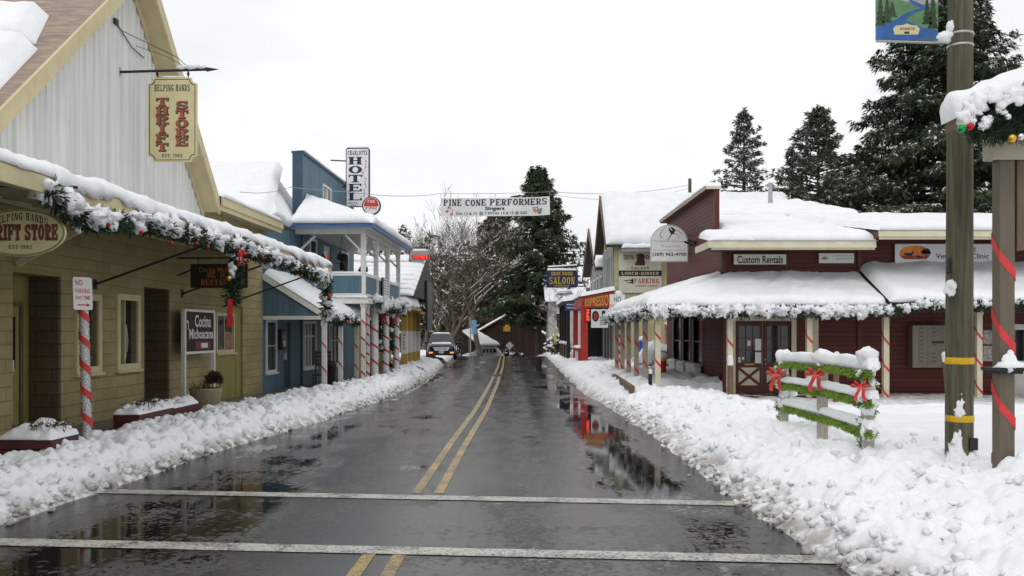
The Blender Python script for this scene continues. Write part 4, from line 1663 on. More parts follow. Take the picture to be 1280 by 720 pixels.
# planters
for k, (x0, x1, y0, y1, z0, z1, lab) in enumerate(((-7.25, -6.45, 12.9, 13.7, .2, .58, 'dark red planter box heaped with snow beside the tinsel pole'),
                                                    (-7.2, -6.72, 16.6, 18.3, .2, .60, 'dark red planter box with snowy twigs below the second store window'),
                                                    (-7.2, -6.78, 18.5, 19.9, .2, .56, 'dark red planter box half buried in snow before the round planter'))):
    t = thing('planter_box', lab, 'planter', ((x0 + x1) / 2, (y0 + y1) / 2, z0), 'dark red planter boxes on the pavement')
    mb = MB()
    for q in range(3):
        a, b = z0 + (z1 - z0) * q / 3, z0 + (z1 - z0) * (q + 1) / 3 - .008
        mb.box(x0, x1, y0, y1, a, b)
    part('box', mb, WINE, t, .008)
    mb = MB()
    snow_quad(mb, (x0, y0, z1), (x1, y0, z1), (x1, y1, z1), (x0, y1, z1), .15, 24, 20, k * 3 + 1, .03, .3, .22)
    for q in range(10):
        rnd = random.Random(q + k * 20)
        mb.ball((rnd.uniform(x0 + .08, x1 - .08), rnd.uniform(y0 + .08, y1 - .1), z1 + .10), rnd.uniform(.05, .11), (1.2, 1.2, .8), 8, 5, .7, q + k)
    part('snow', mb, SNOW, t)
    if k < 2:
        mb = MB()
        rnd = random.Random(70 + k)
        for q in range(60):
            c = Vector((rnd.uniform(x0 + .1, x1 - .02), rnd.uniform(y0 + .1, y1 - .05), z1 + .02))
            d_ = Vector((rnd.uniform(-.5, .5), rnd.uniform(-.5, .5), 1)).normalized()
            mb.tube([c, c + d_ * rnd.uniform(.1, .3)], [.006, .003], 3, caps=False)
            spray(mb, c + d_ * .15, d_, .06, rnd, 0)
        part('plant', mb, SHRUB, t)
c0 = Vector((-7.12, 21.4, zsw(21) - .02))
t = thing('round_planter', 'round pebbled concrete planter in front of the maroon sign', 'planter', tuple(c0))
mb = MB()
mb.lathe(c0, [(.27, 0), (.30, .05), (.36, .45), (.375, .50), (.375, .55), (.33, .55), (.31, .48), (.05, .46)], 28)
part('tub', mb, AGG, t)
mb = MB()
rnd = random.Random(8)
for q in range(420):
    a, e = rnd.uniform(0, 6.28), rnd.uniform(-.3, 1.5)
    d_ = Vector((math.cos(a) * math.cos(e), math.sin(a) * math.cos(e), math.sin(e)))
    spray(mb, c0 + Vector((.17, .05, .72)) + d_ * rnd.uniform(.05, .17), d_, .09, rnd, rnd.choice((0, 1)))
for q in range(70):
    d_ = Vector((rnd.uniform(-1, .4), rnd.uniform(-.6, .6), 1)).normalized()
    o_ = c0 + Vector((rnd.uniform(-.25, .2), rnd.uniform(-.2, .2), .48))
    mb.tube([o_, o_ + d_ * rnd.uniform(.1, .32)], [.006, .003], 3, caps=False)
part('plant', mb, [mat('dry_heather', (0.10, 0.072, 0.05), .9, .4, 20, 0), SHRUB], t)

# ---------------- blue hotel
B2 = thing('hotel_building', 'blue boarded hotel with a tall false front, white balcony and snowy porch', 'hotel', (-7.9, 36, 0))
wa, wb, wc = (30.0, 31.0, .85, 2.42), (34.6, 36.4, .80, 2.42), (38.9, 40.9, .75, 2.4)
dr = (32.0, 32.95, .05, 2.42)
ua, ub, uc = (35.6, 36.5, 4.0, 5.65), (37.9, 39.2, 3.36, 5.7), (41.3, 42.6, 4.0, 5.65)
lv = (37.75, 39.05, 7.40, 8.10)
mb = MB()
wall(mb, LF, 29.56, 34.4, -.1, 5.8, [wa, dr], 0, .3)
part('wall', mb, BLUE, B2)
mb = MB()
wall(mb, LF, 34.402, 44.0, -.1, 8.78, [wb, wc, ua, ub, uc, lv], 0.02, .34)
part('false_front', mb, BLUE, B2)
mb = MB()
mb.pbox(LF, 34.33, 44.1, 8.781, 8.86, -.36, .08)
mb.pbox(LF, 34.30, 34.399, 0.1, 8.78, -.32, .06)
part('parapet_cap', mb, BLUE_D, B2)
mb = MB()
snow_quad(mb, LF.p(34.3, 8.865, .09), LF.p(44.1, 8.865, .09), LF.p(44.1, 8.865, -.36), LF.p(34.3, 8.865, -.36), .15, 60, 10, 4, .03, .18, .05)
part('snow', mb, SNOW, B2)
window(B2, LF, *wa, c=0, cols=(.0,), rows=(.5,), fw=.10)
window(B2, LF, *wb, c=.02, cols=(.25, .5, .75), rows=(.7,), fw=.10, mw=.09)
window(B2, LF, *wc, c=.02, cols=(.33, .66), rows=(.6,), fw=.10)
window(B2, LF, *ua, c=.02, rows=(.5,), fw=.10)
window(B2, LF, *uc, c=.02, rows=(.5,), fw=.10)
door(B2, LF, dr[0], dr[1], dr[2], dr[3], -.08, BLUE_D, (.2, .8, .45, .9), WHITE)
door(B2, LF, ub[0], ub[1], ub[2], ub[3], -.04, WHITE, (.15, .85, .25, .92), WHITE)
mb = MB()
for i in range(9):
    q = lerp(lv[2], lv[3], (i + .5) / 9)
    for a0, a1 in ((lv[0], (lv[0] + lv[1]) / 2 - .03), ((lv[0] + lv[1]) / 2 + .03, lv[1])):
        mb.beam(LF.p(a0, q, -.02), LF.p(a1, q, -.02), .05, .018, (.7, 0, .7))
for a0, a1, b0, b1 in ((lv[0] - .08, lv[0], lv[2] - .08, lv[3] + .08), (lv[1], lv[1] + .08, lv[2] - .08, lv[3] + .08), (lv[0], lv[1], lv[3], lv[3] + .08), (lv[0], lv[1], lv[2] - .08, lv[2]), ((lv[0] + lv[1]) / 2 - .03, (lv[0] + lv[1]) / 2 + .03, lv[2], lv[3])):
    mb.pbox(LF, a0, a1, b0, b1, -.03, .06)
lo = part('louvre', mb, WHITE, B2)
mb = MB()
mb.pbox(LF, lv[0], lv[1], lv[2], lv[3], -.1, -.08)
part('pane', mb, BLACK, lo)
# main roof: near slope, street hip
e0, e1 = LF.p(29.4, 5.80, .25), LF.p(29.4, 5.80, -13)
r0, r1 = LF.p(38.5, 8.95, -2.6), LF.p(38.5, 8.95, -13)
h0 = LF.p(38.5, 5.80, -.45)
mb = MB()
mb.add([e0, e1, r1, r0, h0, e0 - Vector((0, 0, .12)), e1 - Vector((0, 0, .12)), h0 - Vector((0, 0, .12)), LF.p(38.5, 5.68, -13)],
       [(0, 3, 2, 1), (0, 4, 3), (0, 1, 6, 5), (0, 5, 7, 4), (5, 6, 8, 7), (2, 3, 4, 7, 8)])
rf = part('roof', mb, ROOFD, B2)
mb = MB()
up_ = Vector((0, 0, .01))
snow_quad(mb, e1 + up_, e0 + up_ + LF.n * .08, r0 + up_ + LF.n * .75, r1 + up_, .3, 70, 24, 6, .05, .30, .05)
snow_quad(mb, e0 + up_, h0 + up_, r0 + up_, e0.lerp(r0, .5) + up_, .26, 40, 30, 9, .02, .25, .05, 0, .25)
part('snow', mb, SNOW, rf)
# balcony
mb = MB()
mb.pbox(LF, 33.3, 42.1, 3.13, 3.33, .022, 2.72)
bal = part('balcony_floor', mb, WHITE, B2)
mb = MB()
for yy in (33.42, 42.0):
    mb.pbox(LF, yy - .04, yy + .04, 4.14, 4.22, .03, 2.5)
    mb.pbox(LF, yy - .04, yy + .04, 3.40, 3.50, .03, 2.5)
mb.pbox(LF, 33.47, 41.95, 4.14, 4.22, 2.46, 2.56)
mb.pbox(LF, 33.47, 41.95, 3.40, 3.50, 2.46, 2.56)
for yy in (36.1, 38.8):
    mb.pbox(LF, yy - .06, yy + .06, 3.50, 4.14, 2.47, 2.55)
part('railing', mb, WHITE, B2)
mb = MB()
mb.pbox(LF, 33.40, 33.44, 3.5, 4.14, .03, 2.45)
for a0, a1 in ((33.5, 36.04), (36.16, 38.74), (38.86, 41.9)):
    mb.pbox(LF, a0, a1, 3.5, 4.14, 2.49, 2.53)
part('railing_panel', mb, BLUE_X, B2)
mb = MB()
mb.pbox(LF, 36.9, 38.4, 3.45, 4.3, 2.575, 2.60)
bn = part('railing_banner', mb, BLACK, B2)
mb = MB()
mb.pbox(LF, 37.25, 38.4, 3.52, 4.28, 2.602, 2.608)
part('panel', mb, SIGNW, bn)
mb = MB()
for i in range(6):
    for j in range(2):
        mb.pbox(LF, 37.35 + j * .55, 37.35 + j * .55 + .38 + .06 * math.sin(i * 3 + j), 4.18 - i * .11, 4.20 - i * .11 + .02, 2.609, 2.611)
part('lines', mb, BLACK, bn)
mb = MB()
snow_quad(mb, LF.p(33.38, 4.222, 2.5), LF.p(33.38, 4.222, .1), LF.p(33.46, 4.222, .1), LF.p(33.46, 4.222, 2.5), .07, 30, 6, 2, .0, .05, .02)
snow_quad(mb, LF.p(33.5, 4.222, 2.57), LF.p(41.9, 4.222, 2.57), LF.p(41.9, 4.222, 2.46), LF.p(33.5, 4.222, 2.46), .06, 60, 6, 3, .0, .05, .02)
snow_quad(mb, LF.p(33.28, 3.335, .1), LF.p(33.28, 3.335, 2.7), LF.p(33.38, 3.335, 2.7), LF.p(33.38, 3.335, .1), .10, 30, 6, 5, .02, .06, .02)
part('snow', mb, SNOW, bal)
for yy in (33.5, 36.1, 38.8, 41.75):
    mb = MB()
    p = LF.p(yy, 0, 2.5)
    mb.box(p.x - .085, p.x + .085, p.y - .085, p.y + .085, 3.33, 5.66)
    part('balcony_post', mb, WHITE, B2, .006)
    mb = MB()
    for dy in (-1, 1):
        if (yy < 34 and dy < 0) or (yy > 41 and dy > 0):
            continue
        mb.beam(LF.p(yy + dy * .08, 5.05, 2.5), LF.p(yy + dy * .62, 5.62, 2.5), .07, .09, (1, 0, 0))
    mb.beam(LF.p(yy, 5.05, 2.42), LF.p(yy, 5.62, 1.85), .07, .09, (0, 1, 0))
    part('brace', mb, WHITE, B2)
mb = MB()
mb.beam(LF.p(33.5, 5.0, .1), LF.p(33.5, 5.6, .75), .07, .09, (0, 1, 0))
mb.pbox(LF, 33.35, 41.9, 5.66, 5.84, 2.42, 2.58)
mb.pbox(LF, 33.42, 33.58, 5.66, 5.837, .03, 2.42)
mb.pbox(LF, 32.85, 42.4, 5.842, 5.86, .03, 2.85)
part('balcony_beam', mb, WHITE, B2)
E0, E1, E2 = LF.p(32.7, 5.88, .03), LF.p(32.7, 5.88, 2.95), LF.p(42.6, 5.88, 2.95)
W1, W2 = LF.p(35.1, 7.05, .03), LF.p(41.0, 7.05, .03)
E3 = LF.p(42.6, 5.88, .03)
mb = MB()
mb.add([E0, E1, E2, E3, W1, W2], [(0, 1, 4), (1, 2, 5, 4), (2, 3, 5), (0, 3, 2, 1), (0, 4, 5, 3)])
brf = part('balcony_roof', mb, ROOFD, B2)
mb = MB()
mb.pbox(LF, 32.64, 42.66, 5.80, 5.95, 2.955, 3.0)
mb.pbox(LF, 32.64, 32.69, 5.80, 5.95, .03, 2.954)
part('fascia', mb, BLUE_T, brf)
mb = MB()
snow_quad(mb, E1 + Vector((0.04, 0, .075)), E2 + Vector((.04, 0, .075)), W2 + Vector((0, 0, .02)), W1 + Vector((0, 0, .02)), .3, 60, 18, 1, .04, .35, .04)
snow_quad(mb, E0 + Vector((0, -.06, .075)), E1 + Vector((.04, -.06, .075)), W1 + Vector((.05, 0, .05)), W1 + Vector((0, 0, .05)), .3, 40, 18, 5, .04, .35, .04)
part('snow', mb, SNOW, brf)
# porch posts under the balcony
for yy, w_, pi_, ph in ((33.5, .16, .62, .1), (34.4, .11, .36, .0), (35.75, .30, .62, .3), (38.3, .30, .55, .1), (41.2, .27, .5, .2)):
    p = LF.p(yy, 0, 2.5)
    candy_post(B2, p.x, p.y, w_, .05, 3.13, WHITE, pi_, .085, ph, w_ < .2)
# lean-to porch in front of the wing
q0, q1 = 29.62, 36.7
PQ = PL(LF.p(q0, 0, 0), LF.n)
mb = MB()
mb.prism(PQ, [(0.025, 3.88), (2.12, 2.55), (2.12, 2.63), (0.025, 3.97)], -(q1 - q0), 0)
prf = part('porch_roof', mb, WHITE, B2)
mb = MB()
mb.prism(PQ, [(0.0, 2.62), (1.98, 2.62), (0.0, 3.86)], -.08, -.03)
part('porch_gable', mb, BLUE_D if False else BLUE_X, B2)
mb = MB()
mb.prism(PQ, [(-.02, 3.80), (2.15, 2.43), (2.15, 2.62), (-.02, 3.99)], .002, .05)
mb.pbox(LF, q0 - .04, q0 + .06, 2.50, 2.617, 0, 2.0)
mb.pbox(LF, q0 + .05, q1, 2.40, 2.54, 1.88, 2.02)
mb.pbox(LF, q0 + .002, q1, 2.47, 2.62, 2.122, 2.16)
part('porch_trim', mb, WHITE, B2)
mb = MB()
snow_quad(mb, LF.p(q0 - .02, 2.64, 2.17), LF.p(q1, 2.64, 2.17), LF.p(q1, 3.98, .03), LF.p(q0 - .02, 3.98, .03), .2, 60, 20, 7, .08, .3, .05, .08)
part('snow', mb, SNOW, prf)
for yy, ph in ((29.78, .08), (32.2, .0), (35.0, .2)):
    p = LF.p(yy, 0, 1.95)
    candy_post(B2, p.x, p.y, .15, .05, 2.42, WHITE, .78, .075, ph)
mb = MB()
mb.pbox(LF, 31.3, 31.85, 1.50, 2.20, .005, .13)
nb_ = part('notice_case', mb, IRON, B2, .01)
mb = MB()
mb.pbox(LF, 31.36, 31.79, 1.58, 2.12, .131, .135)
mb.cur = 1
mb.pbox(LF, 31.52, 31.72, 1.6, 1.8, .1355, .138)
mb.cur = 0
part('pane', mb, [GLASS, SIGNW], nb_)
for yy in (36.75, 40.3):
    mb = MB()
    mb.tube([LF.p(yy, 5.1, .02), LF.p(yy, 5.15, .25)], .015, 5)
    mb.lathe(LF.p(yy, 4.8, .25), [(.05, 0), (.09, .05), (.10, .25), (.12, .27), (.02, .4)], 8)
    part('wall_lantern', mb, IRON, B2)
for k, (yy, zz) in enumerate(((35.9, 4.95), (40.2, 4.75))):
    c = LF.p(yy, zz, 1.2)
    t = thing('hanging_basket', ('nearer' if k == 0 else 'farther') + ' dark hanging basket under the white balcony roof', 'hanging basket', tuple(c), 'hanging baskets on the balcony')
    mb = MB()
    mb.lathe(c, [(.05, -.10), (.2, .0), (.23, .05), (.2, .06)], 14)
    part('bowl', mb, BLACK, t)
    mb = MB()
    rnd = random.Random(k)
    for q in range(60):
        d_ = Vector((rnd.uniform(-1, 1), rnd.uniform(-1, 1), rnd.uniform(.1, 1)))
        spray(mb, c + Vector((0, 0, .05)), d_, .2, rnd, 0)
    part('plant', mb, SHRUB, t)
    mb = MB()
    for a in range(3):
        mb.tube([c + Vector((.2 * math.cos(a * 2.09), .2 * math.sin(a * 2.09), .05)), c + Vector((0, 0, 5.82 - zz))], .006, 3)
    part('chain', mb, IRON, t)


def hedge(px, py, v):
    Y = LY(px, v)
    return LF.p(Y, LZ(py, Y), v)


ln = [LF.p(y_, 2.52 - .05 * math.sin((y_ - 29.6) * 2.2), 2.22) for y_ in [29.7 + .55 * i for i in range(14)]]
garland([ln], .14, 21, 'evergreen garland along the eave of the blue hotel porch', 'garlands along the snowy porches', 300, [(LF.p(31.2, 2.44, 2.38), .06, R_ORN), (LF.p(34.1, 2.46, 2.38), .06, R_ORN)], .9, 9)
ln = [LF.p(y_, 3.12 + .10 * math.sin((y_ - 34) * 2.4), 2.80) for y_ in [34.3 + .5 * i for i in range(16)]]
garland([ln], .22, 22, 'thick snowy garland below the hotel balcony railing', 'garlands along the snowy porches', 320, [], 1.0, 12, size=(.1, .2))
for k, yy in enumerate((36.6, 39.2)):
    ln = [LF.p(yy, 3.0, 2.6), LF.p(yy + .05, 2.2, 2.55), LF.p(yy, 1.3, 2.6)]
    garland([ln], .13, 24 + k, ('nearer' if k == 0 else 'farther') + ' drop of dark garland hanging between the thick striped balcony posts', 'garland drops between the balcony posts', 260, [], .8, 5)
bow(LF.p(36.3, 2.75, 2.8), .22, 'red bow on the nearest thick striped balcony post', 'bows on the balcony posts')
bow(LF.p(38.9, 2.75, 2.8), .22, 'red bow on the middle thick striped balcony post', 'bows on the balcony posts')

# hotel sign
P = PL(W(447.5, 222, 41.5), (1, -0.03, 0))
S = thing('vertical_sign', 'tall white hotel sign with navy letters projecting from the blue false front', 'sign', tuple(P.o))
hw, hh = .54, 1.33
mb = MB()
mb.prism(P, [(-hw, -hh), (hw, -hh), (hw, hh - .06), (hw - .06, hh), (-hw + .06, hh), (-hw, hh - .06)], -.08, .08)
bd = part('board', mb, NAVY, S, .006)
mb = MB()
mb.prism(P, [(-hw + .04, -hh + .03), (hw - .05, -hh + .03), (hw - .05, hh - .08), (hw - .08, hh - .05), (-hw + .07, hh - .05), (-hw + .04, hh - .08)], .082, .086)
part('face', mb, SIGNW, bd)
mb = MB()
mb.slab('CHARLOTTE', P, -.45, .45, 1.0, 1.2, .089)
st = 2.02 / 5
for i, ch in enumerate('HOTEL'):
    mb.slab(ch, P, -.43, .22, .93 - st * (i + 1) + .05, .93 - st * i - .01, .089)
mb.text('SINCE', P, -.42, .0, -1.20, -1.12, .089, .01)
mb.text('1921', P, -.30, .0, -1.29, -1.23, .089, .01)
part('lettering', mb, NAVY, bd)
mb = MB()
rnd = random.Random(3)
pts = [P.p(.33 + .05 * math.sin(i * .9), .85 - i * .13, .089) for i in range(15)]
for a, b in zip(pts, pts[1:]):
    mb.beam(a, b, .004, .015, (0, 1, 0))
for i, p in enumerate(pts):
    mb.ball(p + Vector((rnd.uniform(-.06, .06), 0, 0)), .028 + .012 * (i % 2), (1, .1, 1), 6, 4)
part('rose_vine', mb, mat('faded_rose_paint', (0.50, 0.22, 0.24), .5, .2), bd)
mb = MB()
c = (.62, -1.28)
mb.prism(P, [(c[0] + .42 * math.cos(2 * math.pi * i / 28), c[1] + .42 * math.sin(2 * math.pi * i / 28)) for i in range(28)], -.075, .088)
rd = part('round_plate', mb, NAVY, S)
mb = MB()
mb.prism(P, [(c[0] + .37 * math.cos(2 * math.pi * i / 28), c[1] + .37 * math.sin(2 * math.pi * i / 28)) for i in range(28)], .09, .092)
part('rim', mb, SIGNW, rd)
mb = MB()
mb.prism(P, [(c[0] + .33 * math.cos(R(-8 + 196 * i / 20)), c[1] + .02 + .33 * math.sin(R(-8 + 196 * i / 20))) for i in range(21)], .094, .095)
mb.slab('FOOD', P, c[0] - .26, c[0] + .26, c[1] - .17, c[1] + .0, .096)
part('disc', mb, RED, rd)
mb = MB()
mb.slab('FINE', P, c[0] - .17, c[0] + .17, c[1] + .13, c[1] + .25, .0965)
part('lettering', mb, SIGNW, rd)
mb = MB()
for zz in (.75, -.42):
    mb.tube([P.p(-hw, zz, 0), P.p(-1.25, zz + .04, .0)], .03, 6)
part('bracket', mb, IRON, S)
mb = MB()
mb.ball(P.p(0, hh + .03, 0), .07, (7, 1.2, .9), 12, 6, .3, 4)
part('snow', mb, SNOW, S)

# bin and crate in the porch, shrubs
c = LF.p(33.0, zsw(33), 1.35)
t = thing('trash_bin', 'black lidded trash bin standing in the hotel porch', 'bin', tuple(c))
mb = MB()
mb.lathe(c, [(.20, 0), (.26, .75), (.28, .78), (.28, .82)], 16)
part('body', mb, BLACK, t)
mb = MB()
mb.lathe(c, [(.29, .822), (.29, .86), (.2, .93), (.02, .95)], 16)
part('lid', mb, IRON, t)
c = LF.p(33.4, zsw(33), 1.0)
t = thing('wooden_chair', 'brown wooden chair behind the black bin in the hotel porch', 'chair', tuple(c))
P = PL(c, (1, 0, 0))
mb = MB()
for i in range(4):
    mb.pbox(P, -.28, .28, .75 + i * .14, .86 + i * .14, -.25, -.22)
part('backrest', mb, BRN, t)
mb = MB()
mb.pbox(P, -.29, .29, .42, .46, -.24, .26)
part('seat', mb, BRN, t)
for a in (-.26, .26):
    for b in (-.22, .23):
        mb = MB()
        mb.pbox(P, a - .025, a + .025, 0, .42 if b > 0 else 1.3, b - .025, b + .02)
        part('leg', mb, BRN, t)
for k, (px, py, v, r_, lab) in enumerate(((437, 484, 2.3, .42, 'small snowy shrub at the foot of the second striped porch post'), (448, 478, 2.5, .42, 'snowy evergreen shrub between the striped porch posts'),
                                         (489, 474, 2.75, .45, 'snowy shrub at the foot of the thick striped balcony posts'), (499, 468, 2.9, .42, 'snowy shrub just before the mustard post'), (513, 458, 3.0, .4, 'snowy shrub behind the mustard post with the white sign'), (522, 454, 3.1, .4, 'snowy shrub at the far end of the mustard porch'))):
    Y = LY(px, v)
    shrub(LF.p(Y, .12, v), r_, 30 + k, lab, 'snowy shrubs along the pavement', 150)

# ---------------- mustard building
B3 = thing('mustard_building', 'low mustard yellow shop with a snow covered shingle roof and porch', 'shop', (-7.6, 50, 0))
mb = MB()
mb.box(-12, -7.35, 44.15, 56, -.1, 3.6)
part('wall', mb, MUST, B3)
P = PL((-7.35, 0, 0), (0, 1, 0))
for a in (46, 49, 52):
    window(B3, P, a, a + 1.4, .9, 2.4, c=.01, rec=.0, cols=(.5,), fw=.1)
mb = MB()
mb.add([(-12, 44.6, 3.85), (-4.75, 44.6, 3.85), (-4.75, 51.5, 6.15), (-12, 51.5, 6.15), (-4.75, 58, 3.85), (-12, 58, 3.85)], [(0, 1, 2, 3), (3, 2, 4, 5), (0, 5, 4, 1), (1, 4, 2), (0, 3, 5)])
rf = part('roof', mb, ROOFD, B3)
mb = MB()
for i in range(8):
    f0, f1 = i / 8, (i + .86) / 8
    snow_quad(mb, (-11.9, lerp(44.65, 51.4, f0), lerp(3.86, 6.14, f0)), (-4.8, lerp(44.65, 51.4, f0), lerp(3.86, 6.14, f0)), (-4.8, lerp(44.65, 51.4, f1), lerp(3.86, 6.14, f1)), (-11.9, lerp(44.65, 51.4, f1), lerp(3.86, 6.14, f1)), .12 if i < 7 else .3, 40, 6, i, .02, .12, .12)
part('snow', mb, SNOW, rf)
mb = MB()
mb.box(-7.34, -4.9, 44.7, 57, 3.22, 3.36)
pr = part('porch_roof', mb, MUST, B3)
mb = MB()
snow_quad(mb, (-6.6, 44.6, 3.38), (-4.85, 44.6, 3.38), (-4.85, 48.5, 3.38), (-6.6, 48.5, 3.38), .62, 26, 26, 1, .12, .5, .12)
part('snow', mb, SNOW, pr)
mb = MB()
mb.box(-4.72, -4.6, 50.0, 53.2, 2.2, 4.9)
part('end_board', mb, BLACK, B3)
for k, yy in enumerate((46.6, 49.2, 51.2, 53.0)):
    px_ = (-5.45, -5.5, -5.5, -5.45)[k]
    mb = MB()
    mb.box(px_ - .15, px_ + .15, yy - .15, yy + .15, .0, 3.22)
    po = part('porch_post', mb, MUST, B3)
    mb = MB()
    mb.box(px_ - .156, px_ + .156, yy - .156, yy + .156, 1.0, 2.15)
    wr = part('post_wrap', mb, SIGNW, po)
    if k == 0:
        PP = PL((px_, yy - .157, 0), (1, 0, 0))
        mb = MB()
        for i, ch in enumerate('SALON'):
            mb.text(ch, PP, -.05, .05, 1.9 - i * .17, 2.02 - i * .17, .002, .02)
        part('lettering', mb, NAVY, po)
# red lit box sign
P = PL(W(525, 319, 50.5), (1, 0, 0))
S = thing('lit_box_sign', 'small snow topped box sign with red lit lettering beyond the hotel balcony', 'sign', tuple(P.o))
mb = MB()
mb.pbox(P, -.53, .53, -.28, .22, -.12, .12)
part('box', mb, GREY, S, .01)
mb = MB()
rnd = random.Random(2)
x = -.34
while x < .42:
    w_ = rnd.uniform(.05, .09)
    mb.pbox(P, x, x + .025, -.2, -.02, .121, .124)
    mb.pbox(P, x, x + w_, rnd.choice((-.045, -.2, -.12)), rnd.choice((-.02, -.018)), .1245, .127)
    x += w_ + .025
part('lettering', mb, glow('red_led', (1.0, .04, .03), 1.6), S)
mb = MB()
mb.pbox(P, -.42, .52, -.245, .02, .1202, .1207)
part('panel', mb, mat('dull_red_lens', (0.30, .02, .02), .4, .1), S)
mb = MB()
mb.tube([P.p(-.55, .46, 0), P.p(.56, .42, 0)], .03, 6)
mb.tube([P.p(-.4, .2, 0), P.p(-.4, .46, 0)], .015, 5)
mb.tube([P.p(.4, .2, 0), P.p(.4, .43, 0)], .015, 5)
mb.tube([P.p(-.53, .48, 0), P.p(-.62, -2.2, .1)], .04, 6)
part('bracket', mb, IRON, S)
mb = MB()
mb.ball(P.p(0, .26, 0), .1, (5, 1.2, .9), 12, 6, .3, 4)
part('snow', mb, SNOW, S)

# ================================================================== RIGHT SIDE
FR = PL((0, 30, 0), (1, 0, 0))           # front wall, a = X
ST = PL((6.9, 0, 0), (0, -1, 0))         # street wall, a = -Y
B4 = thing('red_building', 'long dark red boarded office building with snow laden wraparound porches', 'office building', (11, 34, 0))
dd_ = (7.28, 9.10, .06, 2.46)
wd = (16.3, 17.25, .06, 2.35)
mb = MB()
wall(mb, FR, 6.9, 11.35, -.1, 4.86, [dd_], 0, .25)
part('front_wall', mb, REDW, B4)
mb = MB()
wall(mb, FR, 11.352, 28, -.1, 5.2, [wd], .02, .25)
part('front_wall', mb, REDW, B4)
win3 = [(33.35, 34.95), (35.55, 37.0), (37.5, 39.2)]
mb = MB()
wall(mb, ST, -41, -30.003, -.1, 4.9, [(-b, -a, .95, 2.72) for a, b in win3], 0, .12)
wall(mb, ST, -41, -31.3, 4.902, 6.95, [], 0, .12)
part('street_wall', mb, REDW, B4)
mb = MB()
mb.box(6.88, 7.04, 31.22, 31.298, 4.9, 6.95)
mb.pbox(ST, -41.1, -31.2, 6.951, 7.03, -.16, .28)
pc = part('parapet_cap', mb, REDT, B4)
mb = MB()
mb.pbox(ST, -41.1, -31.2, 6.97, 7.05, .282, .31)
mb.box(6.58, 7.08, 31.15, 31.198, 6.95, 7.05)
part('fascia', mb, CREAM, pc)
mb = MB()
snow_quad(mb, (6.58, 41.1, 7.04), (6.58, 31.17, 7.04), (7.1, 31.17, 7.04), (7.1, 41.1, 7.04), .17, 50, 12, 3, .05, .25, .06)
part('snow', mb, SNOW, pc)
for a, b in win3:
    f = window(B4, ST, -b, -a, .95, 2.72, c=0, fm=GREY, fw=.09, rows=(.45,), sill=False)
    mb = MB()
    PX = PL((0, 0, 0), (-1, 0, 0))
    mb.prism(PL((6.9, b, 0), (-1, 0, 0)), [(.05, .42), (.22, .50), (.34, .86), (.05, .80)], -.05, (b - a) + .05) if False else mb.pbox(ST, -b - .05, -a + .05, .45, .84, .06, .3)
    part('flower_box', mb, WHITE, B4, .02)
    mb = MB()
    snow_quad(mb, (6.60, b + .05, .845), (6.60, a - .05, .845), (6.84, a - .05, .845), (6.84, b + .05, .845), .12, 14, 8, a, .03, .1, .04)
    part('snow', mb, SNOW, f)
mb = MB()
for k in range(2):
    c = Vector((6.82, 34.5 + k * .6, 5.45))
    mb.ball(c, .1, (1, 1.6, .8))
    mb.tube([c, c + Vector((-.25, -.1, .08))], .04, 6)
part('floodlight', mb, BLACK, B4)
mb = MB()
mb.pbox(FR, 6.86, 6.98, 0, 4.8, .003, .045)
mb.pbox(FR, 11.25, 11.40, 0, 4.86, .023, .06)
mb.pbox(FR, 8.9, 8.98, 4.0, 4.85, .003, .03)
part('corner_board', mb, REDT, B4)
# double door with crossed panels
for k, (a0, a1) in enumerate(((dd_[0], 8.18), (8.20, dd_[1]))):
    b0, b1 = dd_[2], dd_[3]
    mb = MB()
    mb.pbox(FR, a0, a1, b0, b1, -.10, -.05)
    d_ = part('door', mb, REDT, B4)
    mb = MB()
    mb.pbox(FR, a0 + .12, a1 - .10, 1.12, 2.30, -.048, -.040)
    part('pane', mb, GLASS, d_)
    mb = MB()
    for i in range(1, 3):
        x = lerp(a0 + .12, a1 - .10, i / 3)
        mb.pbox(FR, x - .012, x + .012, 1.12, 2.30, -.039, -.025)
    for i in range(1, 3):
        z = lerp(1.12, 2.30, i / 3)
        mb.pbox(FR, a0 + .12, a1 - .10, z - .012, z + .012, -.039, -.022)
    part('glazing_bars', mb, REDT, d_)
    mb = MB()
    mb.pbox(FR, a0 + .12, a1 - .10, .36, .94, -.048, -.042)
    part('panel', mb, CREAM, d_)
    mb = MB()
    for (x0, z0, x1, z1, o) in ((a0 + .12, .38, a1 - .10, .92, 0), (a0 + .12, .92, a1 - .10, .38, .003)):
        mb.beam(FR.p(x0, z0, -.03 + o), FR.p(x1, z1, -.03 + o), .022, .085, (0, 0, 1))
    part('cross_brace', mb, REDT, d_)
    if k == 0:
        mb = MB()
        mb.pbox(FR, a1 - .58, a1 - .28, 1.02, 1.07, -.047, -.03)
        part('mail_slot', mb, GOLD, d_)
        for x, z, w_, h_ in ((7.68, 1.65, .1, .17), (7.93, 1.5, .2, .38), (7.93, 1.08, .2, .36), (7.38, 1.2, .08, .08), (7.5, 1.2, .08, .08), (7.38, 1.10, .08, .08)):
            mb = MB()
            mb.pbox(FR, x, x + w_, z, z + h_, -.020, -.017)
            part('door_notice', mb, SIGNW, d_)
    else:
        mb = MB()
        mb.ball(FR.p(a0 + .07, 1.05, -.01), .035)
        mb.tube([FR.p(a0 + .07, 1.2, -.05), FR.p(a0 + .07, 1.2, -.02)], .02, 8)
        part('handle', mb, GALV, d_)
mb = MB()
mb.pbox(FR, dd_[0] - .16, dd_[0] - .003, 0, 2.60, -.05, .05)
mb.pbox(FR, dd_[1] + .003, dd_[1] + .16, 0, 2.60, -.05, .05)
